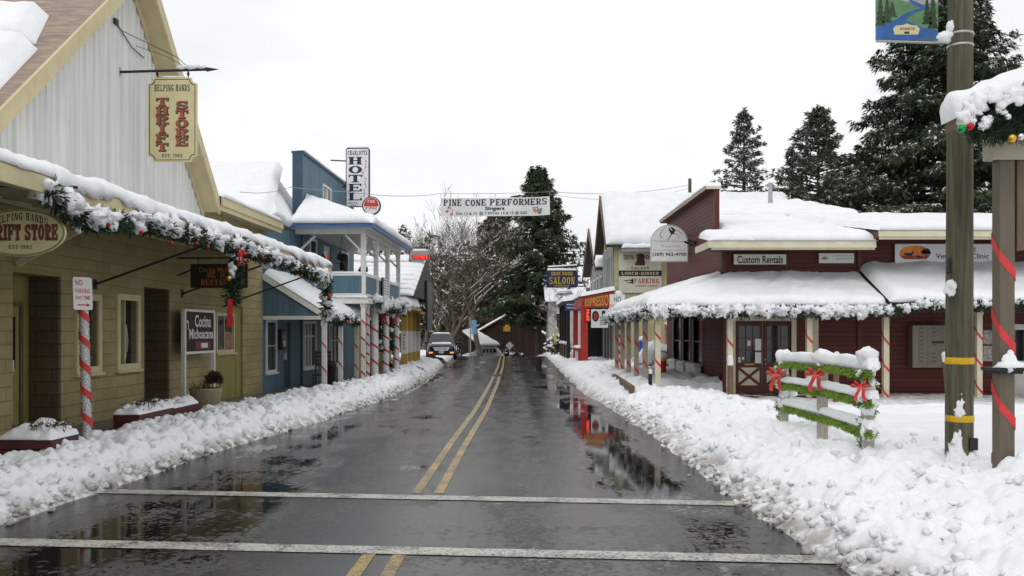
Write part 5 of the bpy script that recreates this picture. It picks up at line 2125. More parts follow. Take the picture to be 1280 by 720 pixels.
mb.pbox(FR, dd_[0] - .003, dd_[1] + .003, 2.463, 2.60, -.05, .047)
part('door_frame', mb, CREAM, B4)
mb = MB()
mb.pbox(FR, 9.75, 9.98, .06, 2.7, .004, .05)
part('trim', mb, CREAM, B4)
d_ = door(B4, FR, wd[0], wd[1], wd[2], wd[3], -.05, WHITE, (.12, .88, .48, .92), WHITE)
mb = MB()
for x, z, h_ in ((15.35, 1.7, .45), (15.35, 1.15, .5), (15.75, 1.35, .8)):
    mb.pbox(FR, x, x + .34, z, z + h_, .022, .03)
part('notice_poster', mb, mat('printed_poster', (0.42, 0.40, 0.38), .5, .45, 11, 0), B4)
mb = MB()
mb.box(5.2, 9.6, 27.55, 29.9, .0, .10)
mb.box(9.605, 26, 28.3, 29.9, .0, .06)
part('porch_floor', mb, mat('dark_boardwalk', (0.05, 0.035, 0.03), .5, .3, 4, .004), B4)
# upper front eave and low roof
mb = MB()
mb.add([(6.1, 28.4, 4.86), (11.2, 28.4, 4.86), (11.2, 40, 7.05), (7.23, 40, 7.05), (7.23, 30.1, 5.2), (6.1, 30.4, 4.86),
        (6.1, 28.4, 4.72), (11.2, 28.4, 4.72), (11.2, 40, 6.9), (7.23, 40, 6.9), (7.23, 30.1, 4.9), (6.1, 30.4, 4.72)],
       [(0, 1, 2, 3, 4, 5), (6, 11, 10, 9, 8, 7), (0, 6, 7, 1), (0, 5, 11, 6), (1, 7, 8, 2)])
rf = part('roof', mb, ROOFD, B4)
mb = MB()
mb.box(6.05, 11.22, 28.33, 28.398, 4.70, 4.90)
mb.box(6.05, 6.098, 28.4, 30.4, 4.70, 4.898)
mb.box(6.16, 11.2, 28.40, 28.44, 4.64, 4.70)
part('fascia', mb, CREAM, rf)
mb = MB()
snow_quad(mb, (7.0, 28.36, 4.91), (11.26, 28.36, 4.91), (11.2, 40, 7.06), (7.26, 40, 7.06), .28, 70, 30, 5, .06, .35, .05)
snow_quad(mb, (6.06, 28.36, 4.91), (7.5, 28.36, 4.91), (7.4, 29.86, 5.18), (6.06, 29.86, 5.15), .27, 30, 20, 5, .06, .35, .05)
part('snow', mb, SNOW, rf)
mb = MB()
mb.add([(11.205, 28.0, 5.16), (28, 28.0, 5.16), (28, 40, 7.0), (11.205, 40, 7.0), (11.205, 28.0, 5.02), (28, 28.0, 5.02), (28, 40, 6.86), (11.205, 40, 6.86)],
       [(0, 1, 2, 3), (4, 7, 6, 5), (0, 4, 5, 1), (0, 3, 7, 4)])
rf = part('roof', mb, ROOFD, B4)
mb = MB()
mb.box(11.15, 28, 27.93, 27.998, 5.00, 5.18)
mb.box(11.18, 28, 28.0, 28.04, 4.92, 5.0)
part('fascia', mb, CREAM, rf)
mb = MB()
mb.box(11.148, 11.202, 28.0, 30.0, 4.98, 5.17)
part('fascia_return', mb, REDT, rf)
mb = MB()
snow_quad(mb, (11.15, 27.96, 5.19), (28, 27.96, 5.19), (28, 40, 7.02), (11.3, 40, 7.02), .26, 130, 26, 9, .06, .3, .05)
part('snow', mb, SNOW, rf)
mb = MB()
mb.box(8.3, 14.4, 38.2, 46, 6.2, 6.86)
mb.add([(8.3, 38.0, 6.86), (14.4, 38.0, 6.86), (14.1, 44.5, 8.25), (8.3, 44.5, 8.25), (14.4, 51, 6.86), (8.3, 51, 6.86)], [(0, 1, 2, 3), (3, 2, 4, 5), (1, 4, 2), (0, 3, 5)])
rf = part('upper_roof', mb, ROOFD, B4)
mb = MB()
snow_quad(mb, (8.25, 37.95, 6.88), (14.4, 37.95, 6.88), (14.1, 44.6, 8.27), (8.25, 44.6, 8.27), .26, 50, 20, 2, .04, .3, .05)
part('snow', mb, SNOW, rf)
mb = MB()
mb.tube([(11.85, 42.2, 7.6), (11.85, 42.2, 8.95)], .1, 10)
part('stove_pipe', mb, GALV, rf)
# porch roofs
EZ, RZ_ = 2.90, 3.82
mb = MB()
mb.add([(4.2, 27.8, EZ), (11.30, 27.8, EZ), (11.30, 29.99, RZ_), (6.89, 29.99, RZ_), (6.89, 39.6, RZ_), (4.2, 39.6, EZ)],
       [(0, 1, 2, 3), (0, 3, 4, 5)])
mb.add([(4.2, 27.8, EZ - .09), (11.30, 27.8, EZ - .09), (11.30, 29.99, RZ_ - .09), (6.89, 29.99, RZ_ - .09), (6.89, 39.6, RZ_ - .09), (4.2, 39.6, EZ - .09)],
       [(3, 2, 1, 0), (5, 4, 3, 0)])
pr = part('porch_roof', mb, REDT, B4)
mb = MB()
mb.box(4.16, 11.30, 27.75, 27.798, EZ - .14, EZ + .01)
mb.box(4.15, 4.198, 27.8, 39.6, EZ - .14, EZ + .008)
mb.box(4.3, 11.28, 28.12, 28.28, EZ - .24, EZ - .10)
mb.box(4.38, 4.54, 28.285, 39.5, EZ - .24, EZ - .10)
part('fascia', mb, mat('dark_trim', (0.03, 0.012, 0.012), .6, .2), pr)
mb = MB()
snow_quad(mb, (4.17, 27.76, EZ + .012), (11.36, 27.76, EZ + .012), (11.32, 29.98, RZ_ + .01), (6.89, 29.98, RZ_ + .01), .25, 110, 20, 4, .10, .32, .05, .05)
snow_quad(mb, (4.17, 39.65, EZ + .012), (4.17, 27.76, EZ + .012), (6.89, 29.98, RZ_ + .01), (6.89, 39.65, RZ_ + .01), .30, 110, 20, 7, .10, .32, .05, .05)
part('snow', mb, SNOW, pr)
mb = MB()
mb.add([(11.34, 27.6, 3.02), (28, 27.6, 3.02), (28, 29.98, 4.12), (11.34, 29.98, 4.12), (11.34, 27.6, 2.93), (28, 27.6, 2.93), (28, 29.98, 4.02), (11.34, 29.98, 4.02)],
       [(0, 1, 2, 3), (4, 7, 6, 5), (0, 3, 7, 4), (0, 4, 5, 1)])
pr = part('porch_roof', mb, REDT, B4)
mb = MB()
mb.box(11.34, 28, 28.0, 28.16, 2.70, 2.92)
part('beam', mb, REDT, pr)
mb = MB()
snow_quad(mb, (11.30, 27.56, 3.03), (28, 27.56, 3.03), (28, 29.98, 4.13), (11.32, 29.98, 4.13), .28, 150, 20, 14, .12, .3, .05, .08)
part('snow', mb, SNOW, pr)
for x, y, ph in ((4.46, 28.2, .1), (6.67, 28.2, .3), (9.10, 28.2, .2), (11.45, 28.2, .25), (14.3, 28.2, .1), (17.6, 28.2, .2)):
    candy_post(B4, x, y, .17, .0, 2.76, CREAM, .82, .10, ph)
for y, ph in ((30.8, .0), (33.0, .3), (35.2, .15), (37.1, .4), (39.2, .2)):
    candy_post(B4, 4.46, y, .16, .0, 2.76, TANL, .95, .12, ph)

# garlands along the porches
def wavy(a, b, step, amp, k):
    a, b = Vector(a), Vector(b)
    n = max(2, int((b - a).length / step))
    return [a.lerp(b, i / n) + Vector((0, 0, -amp * abs(math.sin(i * k)))) for i in range(n + 1)]


garland([wavy((4.15, 27.66, 2.74), (11.4, 27.66, 2.76), .4, .10, 1.1), wavy((4.10, 27.7, 2.74), (4.10, 39.4, 2.74), .5, .10, 1.3)], .17, 61,
        'garland heaped with snow along the eave of the red office porch', 'garlands along the snowy porches', 300, [((7.6, 27.45, 2.72), .05, R_ORN), ((9.9, 27.45, 2.7), .05, S_ORN)], 1.0, 34, size=(.06, .16))
garland([wavy((11.4, 27.4, 2.72), (12.2, 27.4, 2.92), .3, .05, 1), wavy((12.2, 27.38, 2.92), (27, 27.38, 2.92), .4, .08, .9)], .15, 62,
        'thin garland under the higher porch roof behind the utility pole', 'garlands along the snowy porches', 300, [], .8, 14, size=(.06, .13))

# signs on the red building
P = PL((8.06, 29.95, 4.46), (1, 0, 0))
S = thing('wall_sign', 'cream custom rentals sign with dark border above the crossed doors', 'sign', tuple(P.o))
mb = MB()
mb.pbox(P, -.88, .88, -.20, .20, 0, .05)
bd = part('board', mb, BLACK, S, .006)
mb = MB()
mb.pbox(P, -.85, .85, -.165, .165, .051, .056)
part('face', mb, mat('pale_cream_board', (0.68, 0.66, 0.55), .5, .05), bd)
mb = MB()
mb.text('Custom Rentals', P, -.74, .74, -.13, .12, .059, .022)
part('lettering', mb, BLACK, bd)
P = PL((10.55, 29.95, 4.50), (1, 0, 0))
S = thing('wall_sign', 'small white realty sign with grey print under the red building eave', 'sign', tuple(P.o))
mb = MB()
mb.pbox(P, -.57, .57, -.16, .16, 0, .04)
bd = part('board', mb, SIGNW, S, .004)
mb = MB()
mb.text('(209) 962-4700', P, -.0, .52, -.06, .02, .043, .006)
mb.text('Yosemite Gateway', P, -.08, .52, .05, .11, .043)
mb.ball(P.p(-.38, 0, .043), .06, (1.3, .05, 1), 8, 5, .6, 3)
part('lettering', mb, GREY, bd)
P = PL((14.05, 29.9, 4.65), (1, 0, 0), (0.0, 0, 1))
S = thing('wall_sign', 'long white veterinary sign with an orange sunset picture above the porch roof', 'sign', tuple(P.o))
mb = MB()
mb.pbox(P, -1.62, 1.62, -.31, .31, 0, .05)
bd = part('board', mb, SIGNW, S, .006)
mb = MB()
el = [(-.98 + .50 * math.cos(2 * math.pi * i / 30), .0 + max(-.19, .26 * math.sin(2 * math.pi * i / 30))) for i in range(30)]
mb.prism(P, el, .051, .054)
pic = part('picture', mb, mat('sunset_orange', (0.75, 0.24, 0.03), .5, .3, 2.2, 0), bd)
mb = MB()
mb.prism(P, [(-.98 + .50 * math.cos(2 * math.pi * i / 30), .0 + min(-.07, max(-.19, .26 * math.sin(2 * math.pi * i / 30)))) for i in range(15, 31)], .055, .056)
part('field', mb, mat('red_field', (0.40, 0.06, 0.02), .5, .2), pic)
mb = MB()
for cx, cz, sx, sz in ((-.62, .08, .13, .09), (-.7, .03, .09, .06), (-.55, .02, .09, .06), (-1.17, -.03, .12, .055), (-1.05, .03, .035, .05), (-1.30, -.02, .03, .04), (-.88, -.1, .06, .04), (-.80, -.12, .05, .03)):
    mb.prism(P, [(cx + sx * math.cos(2 * math.pi * i / 12), cz + sz * math.sin(2 * math.pi * i / 12)) for i in range(12)], .057, .058)
for x0, x1, z0, z1 in ((-.64, -.60, -.18, .05), (-1.25, -1.23, -.16, -.04), (-1.10, -1.08, -.16, -.04), (-1.2, -1.185, -.15, -.04), (-.91, -.90, -.18, -.1), (-.86, -.85, -.18, -.1)):
    mb.pbox(P, x0, x1, z0, z1, .057, .0585)
part('silhouette', mb, BLACK, pic)
mb = MB()
mb.text('Gold Land', P, .02, .98, .05, .21, .053, .012)
mb.text('Veterinary Clinic', P, -.30, 1.42, -.22, -.0, .053, .012)
part('lettering', mb, BLACK, bd)

P = PL(W(836.5, 304, 36), (1, 0, 0))
S = thing('arched_sign', 'white arch topped realty sign projecting from the red street wall', 'sign', tuple(P.o))
hw = .735
out = [(-hw, -.73), (hw, -.73), (hw, .02)] + [(hw * math.cos(R(180 * i / 24)), .02 + .70 * math.sin(R(180 * i / 24))) for i in range(1, 24)] + [(-hw, .02)]
mb = MB()
mb.prism(P, out, -.04, .04)
bd = part('board', mb, SIGNW, S, .005)
mb = MB()
inn = [(x * .955, (z + .0) * .955) for x, z in out]
mb.add([P.p(a * .985, b * .985, .042) for a, b in out] + [P.p(a, b, .042) for a, b in inn], [(i, (i + 1) % len(out), len(out) + (i + 1) % len(out), len(out) + i) for i in range(len(out))])
part('border', mb, GREY, bd)
mb = MB()
mb.text('Yosemite Gateway', P, -.62, .66, -.0, .13, .043, .0)
mb.text('Properties', P, -.32, .42, -.19, -.07, .043, .0)
mb.text('SERVICE, INTEGRITY, RELIABILITY', P, -.63, .63, -.31, -.255, .043)
mb.text('PINE ST. MEADOW', P, -.30, .32, -.66, -.62, .043) if False else None
part('lettering', mb, GREY, bd)
mb = MB()
mb.text('(209) 962-4700', P, -.66, .66, -.54, -.37, .043, .025)
part('phone_number', mb, BLACK, bd)
mb = MB()


def stroke(mb, P, pts, ws, c):
    for i, ((x0, z0), (x1, z1)) in enumerate(zip(pts, pts[1:])):
        d_ = Vector((x1 - x0, z1 - z0))
        if d_.length < 1e-6:
            continue
        n_ = Vector((-d_.y, d_.x)).normalized()
        a, b = ws[i] / 2, ws[i + 1] / 2
        mb.poly([P.p(x0 - n_.x * a, z0 - n_.y * a, c), P.p(x1 - n_.x * b, z1 - n_.y * b, c), P.p(x1 + n_.x * b, z1 + n_.y * b, c), P.p(x0 + n_.x * a, z0 + n_.y * a, c)])


stroke(mb, P, [(-.02, .60), (.02, .50), (.10, .40), (.18, .44), (.16, .55), (.04, .62)], [.03, .08, .12, .12, .10, .04], .043)
stroke(mb, P, [(.14, .44), (.05, .30), (-.03, .18), (-.06, .10)], [.07, .03, .03, .01], .0432)
stroke(mb, P, [(-.16, .58), (-.28, .50), (-.36, .36), (-.33, .24), (-.24, .17)], [.012, .018, .02, .016, .008], .0434)
stroke(mb, P, [(.18, .52), (.32, .50), (.45, .40), (.50, .30)], [.02, .02, .016, .008], .0436)
stroke(mb, P, [(.14, .36), (.26, .36), (.34, .28), (.38, .16)], [.014, .022, .02, .01], .0438)
part('emblem', mb, BLACK, bd)
mb = MB()
mb.tube([P.p(-.4, .72, 0), P.p(.3, .95, 0)], .025, 6) if False else mb.tube([P.p(hw - .02, .3, 0), P.p(hw + .35, .3, 0)], .03, 6)
mb.tube([P.p(hw - .02, -.5, 0), P.p(hw + .35, -.5, 0)], .03, 6)
part('bracket', mb, IRON, S)

# mailbox cluster on the porch wall
P = PL((13.45, 29.6, 0), (1, 0, 0))
t = thing('mailbox_cluster', 'grey brown cluster mailbox of small locked doors on the dark red wall', 'mailbox', (13.45, 29.7, .95))
mb = MB()
mb.pbox(P, -.56, .56, .95, 2.32, -.36, 0)
part('cabinet', mb, MAILB, t, .012)
for ci, (x0, x1) in enumerate(((-.34, -.02), (.06, .44))):
    for i in range(9):
        if ci == 1 and i in (3, 5):
            continue
        mb = MB()
        z1 = 2.26 - i * .135
        h_ = .125 if not (ci == 1 and i in (4,)) else .125
        mb.pbox(P, x0, x1, z1 - h_, z1, .002, .012)
        dr_ = part('mailbox_door', mb, MAILB, t, .004)
        mb = MB()
        mb.pbox(P, x0 + .03, x0 + .11, z1 - .05, z1 - .025, .0125, .015)
        mb.tube([P.p(x1 - .06, z1 - .07, .012), P.p(x1 - .06, z1 - .07, .022)], .016, 8)
        part('lock', mb, IRON, dr_)
mb = MB()
mb.pbox(P, .06, .44, 1.74, 1.80, .002, .03)
part('mail_slot', mb, BLACK, t)

# bollards
for k, (x, y, z, h, lean, lab) in enumerate(((5.98, 25.2, .12, 1.33, 0, 'upright brown post with a snowy white cap before the crossed doors'),
                                             (12.6, 26.5, .1, 1.42, -.12, 'leaning brown post with a white cap in front of the mailboxes'),
                                             (9.0, 25.6, .1, 1.45, .03, 'brown post with a white cap half hidden behind the garlanded fence'),
                                             (4.15, 27.6, .35, .62, 0, 'short black post with a white cap at the porch corner'))):
    t = thing('bollard', lab, 'post', (x, y, z), 'wooden posts before the red porch')
    mb = MB()
    mb.tube([(x, y, z - .3), (x + lean, y, z + h * .8)], .08 if k < 3 else .06, 14)
    part('post', mb, BRN if k < 3 else BLACK, t)
    mb = MB()
    mb.tube([(x + lean, y, z + h * .8 + .003), (x + lean * 1.2, y, z + h * .96)], .082 if k < 3 else .062, 14)
    mb.ball((x + lean * 1.2, y, z + h * .96), .08 if k < 3 else .06, (1, 1, .9), 12, 6)
    part('cap', mb, WHITE, t)
# dark timber edging in the verge snow
mb = MB()
pa, pb_ = Vector((3.72, 33.6, .46)), Vector((3.45, 26.3, .44))
for i in range(5):
    q0_, q1_ = i / 5, (i + 1) / 5 - .01
    mb.beam(pa.lerp(pb_, q0_), pa.lerp(pb_, q1_), .14, .22)
solo('timber_edging', mb, BRN, 'dark timber edging sticking out of the verge snow by the striped posts', 'edging', tuple(pa), None, .01)

# fence with garlands
fx = [(4.93, 12.75, .38, 1.76), (5.06, 15.0, .36, 1.68), (5.02, 17.0, .36, 1.64)]
FPOST = mat('weathered_white_wood', (0.42, 0.39, 0.33), .6, .2, 4, .003, 40, (6, 6, 1), dirt=.3)
t = thing('rail_fence', 'short white three rail fence heaped with snow beside the plowed bank', 'fence', (5.0, 15, .3))
for x, y, z0, z1 in fx:
    mb = MB()
    mb.box(x - .075, x + .075, y - .06, y + .06, z0 - .5, z1)
    part('post', mb, FPOST, t, .006)
rails = []
for i, (zf, zn) in enumerate(((.92, .86), (.62, .57), (.30, .27))):
    pts_ = [Vector((x, y - .02, lerp(z0, z1, zf if k else zn))) for k, (x, y, z0, z1) in enumerate(fx)]
    a = pts_[0] + Vector((-.02, -.25, 0))
    b = pts_[2] + Vector((0, .25, 0))
    line = [a, pts_[1], b]
    rails.append(line)
    mb = MB()
    for p, q in zip(line, line[1:]):
        mb.beam(p, q, .05, .12)
    part('rail', mb, WHITE, t, .004)
mb = MB()
for i, line in enumerate(rails):
    for p, q in zip(line, line[1:]):
        d_ = (q - p)
        w_ = Vector((.075, 0, 0))
        A = p - w_ + Vector((0, 0, .05))
        snow_quad(mb, p - w_ + Vector((0, 0, .02)), q - w_ + Vector((0, 0, .02)), q + w_ + Vector((0, 0, .02)), p + w_ + Vector((0, 0, .02)), .17 if i == 0 else .115, 40, 12, i * 4, .01, .07, .02, .02, .1)
for k, (x, y, z0, z1) in enumerate(fx):
    mb.ball((x, y, z1 + .01), .135, (1.15, 1.0, .95), 14, 8, .45, k)
    mb.ball((x + .02, y - .05, z1 - .12), .12, (1.1, 1.0, .8), 12, 7, .3, k + 5)
for z, r_ in ((1.05, .10), (.72, .11), (.40, .12)):
    mb.ball((4.93 - .02, 12.68, z), r_, (1.1, 1, 1.0), 10, 6, .4, z)
for z, r_ in ((.95, .08), (.72, .09)):
    mb.ball((5.02, 16.95, z), r_, (1.1, 1, 1.0), 10, 6, .4, z)
part('snow', mb, SNOW, t)
for i, line in enumerate(rails):
    ln = []
    for p, q in zip(line, line[1:]):
        for k in range(6):
            ln.append(p.lerp(q, k / 6) + Vector((-.06, -.03, -.055 - .015 * math.sin(k * 1.3))))
    ln.append(line[-1] + Vector((-.07, -.03, -.05)))
    g_ = thing('rail_garland', ('bright green tinsel garland under the snowy top fence rail', 'bright green tinsel garland on the middle fence rail', 'bright green tinsel garland along the lowest fence rail')[i], 'garland', tuple(ln[0]), 'green garlands on the fence')
    mb = MB()
    strands(mb, ln, .035, 620, 80 + i, .055, .5, .008)
    part('foliage', mb, [LEAFG, LEAFG], g_)
# garlands wound down the end posts
for k, (x, y, z0, z1) in enumerate((fx[0], fx[2])):
    ln = [Vector((x + .10 * math.cos(a * 1.2), y + .10 * math.sin(a * 1.2), lerp(z1 - .1, z0 + .15, a / 18))) for a in range(19)]
    g_ = thing('post_garland', ('green garland wound down the nearest fence post', 'green garland wound down the farthest fence post')[k], 'garland', tuple(ln[0]), 'green garlands on the fence')
    mb = MB()
    strands(mb, ln, .03, 420, 90 + k, .06, .3, .010)
    part('foliage', mb, [LEAFG, PINE2], g_)
    mb = MB()
    snow_clumps(mb, ln, .05, 7, 95 + k, (.04, .08))
    part('snow', mb, SNOW, g_)
bow((5.02 - .22, 16.75, 1.34), .20, 'bright red bow on the farthest fence post', 'red bows on the fence', 1.1)
bow((5.06 - .20, 14.75, 1.42), .19, 'red bow dusted with snow on the middle fence post', 'red bows on the fence', 1.0)
bow((4.93 - .20, 12.5, 1.36), .14, 'dark red bow half buried in snow on the nearest fence post', 'red bows on the fence', 1.0)

# utility pole with the street banner
px0, py0 = 6.08, 12.5
t = thing('utility_pole', 'thick weathered utility pole with yellow bands and lodged snow', 'utility pole', (px0, py0, .3))
mb = MB()
mb.tube([(px0, py0, -.3), (px0 - .005, py0, .9), (px0 + .0, py0, 3), (px0 + .01, py0, 6), (px0 + .02, py0, 10.5)], [.182, .178, .172, .160, .145], 22)
part('pole', mb, POLEW, t)
for z in (1.71, .93):
    mb = MB()
    mb.lathe((px0, py0, z - .045), [(.1805, 0), (.1835, .005), (.1835, .085), (.1805, .09)], 24)
    part('band', mb, YELB, t)
mb = MB()
for z in (5.96, 6.12):
    mb.lathe((px0 + .01, py0, z), [(.162, 0), (.170, .004), (.170, .03), (.162, .034)], 24)
part('pole_strap', mb, GALV, t)
for z in (6.02, 7.86):
    mb = MB()
    mb.tube([(px0 - .16, py0 - .03, z), (px0 - 1.15, py0 - .05, z + .02)], .02, 6)
    part('banner_arm', mb, GALV, t)
mb = MB()
mb.box(px0 + .04, px0 + .15, py0 - .21, py0 - .15, .52, .68)
mb.box(px0 - .19, px0 - .165, py0 - .1, py0 - .02, 2.9, 3.1)
part('meter_box', mb, BLACK, t, .006)
mb = MB()
for (dx, dz, r_, tall) in ((-.11, .38, .12, 2.2), (-.12, .3, .17, 1), (-.09, .62, .07, 2.4), (.06, .38, .12, .8), (-.07, 1.03, .075, 1.0), (-.055, 1.12, .05, 2.0), (-.05, 1.25, .026, 2.4), (.13, .55, .04, 2.2), (-.16, .2, .18, .8)):
    mb.ball((px0 + dx, py0 - .155, dz), r_, (1, .45, tall), 14, 10, .8, dz * 7)
mb.ball((px0 - .16, py0 - .1, 2.70), .085, (.9, .8, 1.25), 14, 10, .9, 3)
mb.ball((px0 - .22, py0 - .03, 6.10), .09, (1.6, .8, .9), 12, 8, .5, 8)
mb.ball((px0 - .13, py0 - .03, 6.22), .08, (.8, .8, 1.2), 12, 8, .5, 5)
part('snow', mb, SNOW, t)
P = PL((px0 - .74, py0 - .05, 6.98), (1, 0, 0))
S = thing('street_banner', 'blue and green painted river landscape banner hanging from the utility pole', 'banner', tuple(P.o))
mb = MB()
mb.pbox(P, -.42, .42, -.93, .88, -.012, .012)
cl = part('cloth', mb, mat('pale_painted_sky', (0.42, 0.50, 0.58), .6, .2, 2, .001), S)
mb = MB()
mb.prism(P, [(-.42, -.5), (.42, -.5), (.42, .6), (.2, .35), (.08, -.1), (-.05, -.25), (-.2, .1), (-.42, .3)], .013, .0135)
part('cliffs', mb, mat('painted_cliffs', (0.33, 0.34, 0.34), .6, .25, 5, 0), cl)
mb = MB()
mb.prism(P, [(-.42, -.93), (.42, -.93), (.42, -.42), (.18, -.46), (-.06, -.40), (-.42, -.30)], .0142, .0146)
part('meadow', mb, mat('painted_meadow', (0.10, 0.22, 0.10), .6, .2, 5, 0), cl)
mb = MB()
mb.prism(P, [(-.42, -.93), (.42, -.93), (.42, -.80), (.2, -.76), (-.02, -.66), (.12, -.56), (.34, -.5), (.12, -.42), (-.0, -.36), (.06, -.44), (.18, -.5), (-.02, -.57), (-.16, -.66), (-.42, -.76)], .0152, .0156)
part('river', mb, mat('painted_river', (0.03, 0.11, 0.32), .6, .25, 4, 0), cl)
for x, z, h_ in ((-.36, -.74, .42), (-.27, -.70, .34), (.35, -.78, .56), (.27, -.72, .36), (-.20, -.62, .2)):
    mb = MB()
    for k in range(5):
        mb.poly([P.p(x - .075 * (1 - k / 6), z + h_ * k / 5.5, .0165 + k * .0001), P.p(x + .075 * (1 - k / 6), z + h_ * k / 5.5, .0165 + k * .0001), P.p(x, z + h_ * (k + 1.9) / 5.5, .0165 + k * .0001)])
    part('painted_pine', mb, CON1, cl)
mb = MB()
mb.prism(P, [(-.17, -.86), (.15, -.86), (.17, -.78), (.13, -.74), (.04, -.73), (-.0, -.71), (-.05, -.73), (-.15, -.74), (-.19, -.78)], .0175, .018)
pq = part('plaque', mb, SIGNC, cl)
mb = MB()
mb.slab('YOSEMITE', P, -.13, .11, -.80, -.765, .0185)
mb.pbox(P, -.04, .03, -.85, -.82, .0182, .0185)
part('lettering', mb, BLACK, pq)

# covered shelter at the right edge
kx, ky = 6.115, 11.45
t = thing('timber_shelter', 'brown timber shelter post and snowy roof corner wound with red ribbon', 'shelter', (kx, ky, .3))
posts = [(kx, ky), (kx + 3.0, ky), (kx, ky + 2.4), (kx + 3.0, ky + 2.4)]
for k, (x, y) in enumerate(posts[:2]):
    mb = MB()
    mb.box(x - .095, x + .095, y - .095, y + .095, -.1, 4.24)
    po = part('post', mb, TAN, t, .012)
    mb = MB()
    ribbon_on(mb, (x, y, 0), .19, .35, 3.75, .92, .14, 4, .18, .005)
    part('ribbon', mb, RED, po)
mb = MB()
mb.box(kx - .20, kx + 3.3, ky - .12, ky + .12, 4.242, 4.62)
mb.box(kx - .215, kx + 3.3, ky - .15, ky - .122, 4.22, 4.60)
part('beam', mb, TANL, t, .006)
mb = MB()
P = PL((kx, ky, 0), (1, 0, 0))
out = [(.136, 3.25)] + [(.14 + .62 * (1 - math.cos(R(90 * i / 10))) , 3.3 + .78 * math.sin(R(90 * i / 10))) for i in range(11)] + [(.136, 4.08)]
mb.prism(P, [(.137, 3.1), (.24, 3.12), (.30, 3.25), (.27, 3.38), (.36, 3.46), (.42, 3.62), (.40, 3.74), (.52, 3.98), (.68, 4.05), (.75, 4.238), (.137, 4.238)], -.06, .06)
part('corbel', mb, BRN, t, .006)
mb = MB()
RX0, RX1, RZ0, RZ1 = kx - .70, kx + 3.8, 4.68, 6.5
mb.add([(RX0, ky - .28, RZ0), (RX1, ky - .28, RZ1), (RX1, ky + .14, RZ1), (RX0, ky + .06, RZ0),
        (RX0, ky - .28, RZ0 - .1), (RX1, ky - .28, RZ1 - .1), (RX1, ky + .14, RZ1 - .1), (RX0, ky + .06, RZ0 - .1)],
       [(0, 1, 2, 3), (4, 7, 6, 5), (0, 4, 5, 1), (0, 3, 7, 4), (2, 6, 7, 3)])
rf = part('roof', mb, BRN, t)
mb = MB()
snow_quad(mb, (RX0 - .03, ky - .34, RZ0 + .01), (RX1, ky - .34, RZ1 + .01), (RX1, ky + .16, RZ1 + .01), (RX0 - .03, ky + .08, RZ0 + .01), .30, 140, 40, 5, .06, .30, .12, .16, .03)
part('snow', mb, SNOW, rf)
mb = MB()
mb.box(kx - .19, kx + .19, ky - .22, ky + .19, 1.62, 1.66)
mb.box(kx - .15, kx + .15, ky - .18, ky + .15, 1.585, 1.62)
sh = part('shelf', mb, IRON, t, .006)
mb = MB()
mb.ball((kx, ky - .16, 1.665), .17, (1.15, .8, .5), 14, 8, .3, 1, zmin=0)
mb.ball((kx - .01, ky - .16, 1.72), .10, (1.0, .8, 1.15), 12, 8, .4, 2)
mb.ball((kx + .0, ky - .16, 1.82), .045, (1.0, .8, 1.5), 10, 6, .4, 3)
part('snow', mb, SNOW, sh)
mb = MB()
mb.ball((kx + .05, ky - .2, .34), .22, (1.1, .8, 1.0), 12, 8, .5, 5)
mb.ball((kx + .12, ky - .22, .5), .10, (1, .8, 1.2), 12, 8, .5, 6)
part('snow', mb, SNOW, t)
GY = ky - .42


def gl(*pp):
    return [W(px, py, GY) + Vector((0, .04 * math.sin(px), 0)) for px, py in pp]


ln = [gl((1206, 154), (1225, 150), (1250, 147), (1290, 140), (1360, 118), (1460, 84)), gl((1213, 164), (1235, 167), (1262, 164), (1300, 157), (1370, 136), (1460, 106)),
      gl((1220, 141), (1240, 138), (1270, 132), (1320, 122), (1400, 96))]
bl = [(W(px, py, GY - .2), r_, m_) for px, py, r_, m_ in ((1202, 161, .052, G_ORN), (1213, 158, .045, R_ORN), (1260, 146, .04, S_ORN), (1265, 173, .052, Y_ORN), (1276, 171, .045, S_ORN))]
g_ = garland(ln, .14, 71, 'thick evergreen garland with coloured glass balls on the timber shelter eave', None, 1500, bl, 0, 10, length=.09, width=.007)
mb = MB()
for px, py, r_ in ((1206, 146, .075), (1204, 153, .05), (1213, 136, .09), (1214, 150, .055), (1222, 128, .10), (1232, 153, .055), (1227, 157, .04), (1236, 150, .045), (1238, 120, .10), (1250, 136, .05), (1254, 126, .08), (1256, 141, .035), (1270, 118, .10), (1290, 112, .10), (1320, 100, .12), (1222, 139, .05)):
    mb.ball(W(px, py, GY - .12), r_, (1.1, .8, 1.15), 12, 9, .9, px)
part('snow', mb, SNOW, g_)

# ---------------- saloon and the far shops on the right
SA = PL((0, 50.5, 0), (1, 0, 0))
B5 = thing('saloon_building', 'cream saloon with snowy gabled roof and grey boarded street front', 'saloon', (8, 54, 0))
mb = MB()
mb.box(5.6, 16, 50.5, 56.4, -.1, 7.0)
mb.add([(5.6, 50.5, 7.0), (5.6, 56.4, 7.0), (5.6, 53.45, 9.55)], [(0, 2, 1)])
part('wall', mb, SALWALL, B5)
STS = PL((5.6, 0, 0), (0, -1, 0))
mb = MB()
mb.pbox(STS, -56.3, -50.55, .1, 6.9, .003, .05)
part('street_front', mb, SALWOOD, B5)
for y0 in (51.2, 52.7, 54.2):
    window(B5, STS, -y0 - .8, -y0, 4.6, 6.3, c=.05, rec=.03, fm=GREY, rows=(.5,), sill=True)
    mb = MB()
    mb.pbox(STS, -y0 - .8, -y0, .5, 2.7, .052, .07)
    part('shop_door', mb, BLACK, B5)
mb = MB()
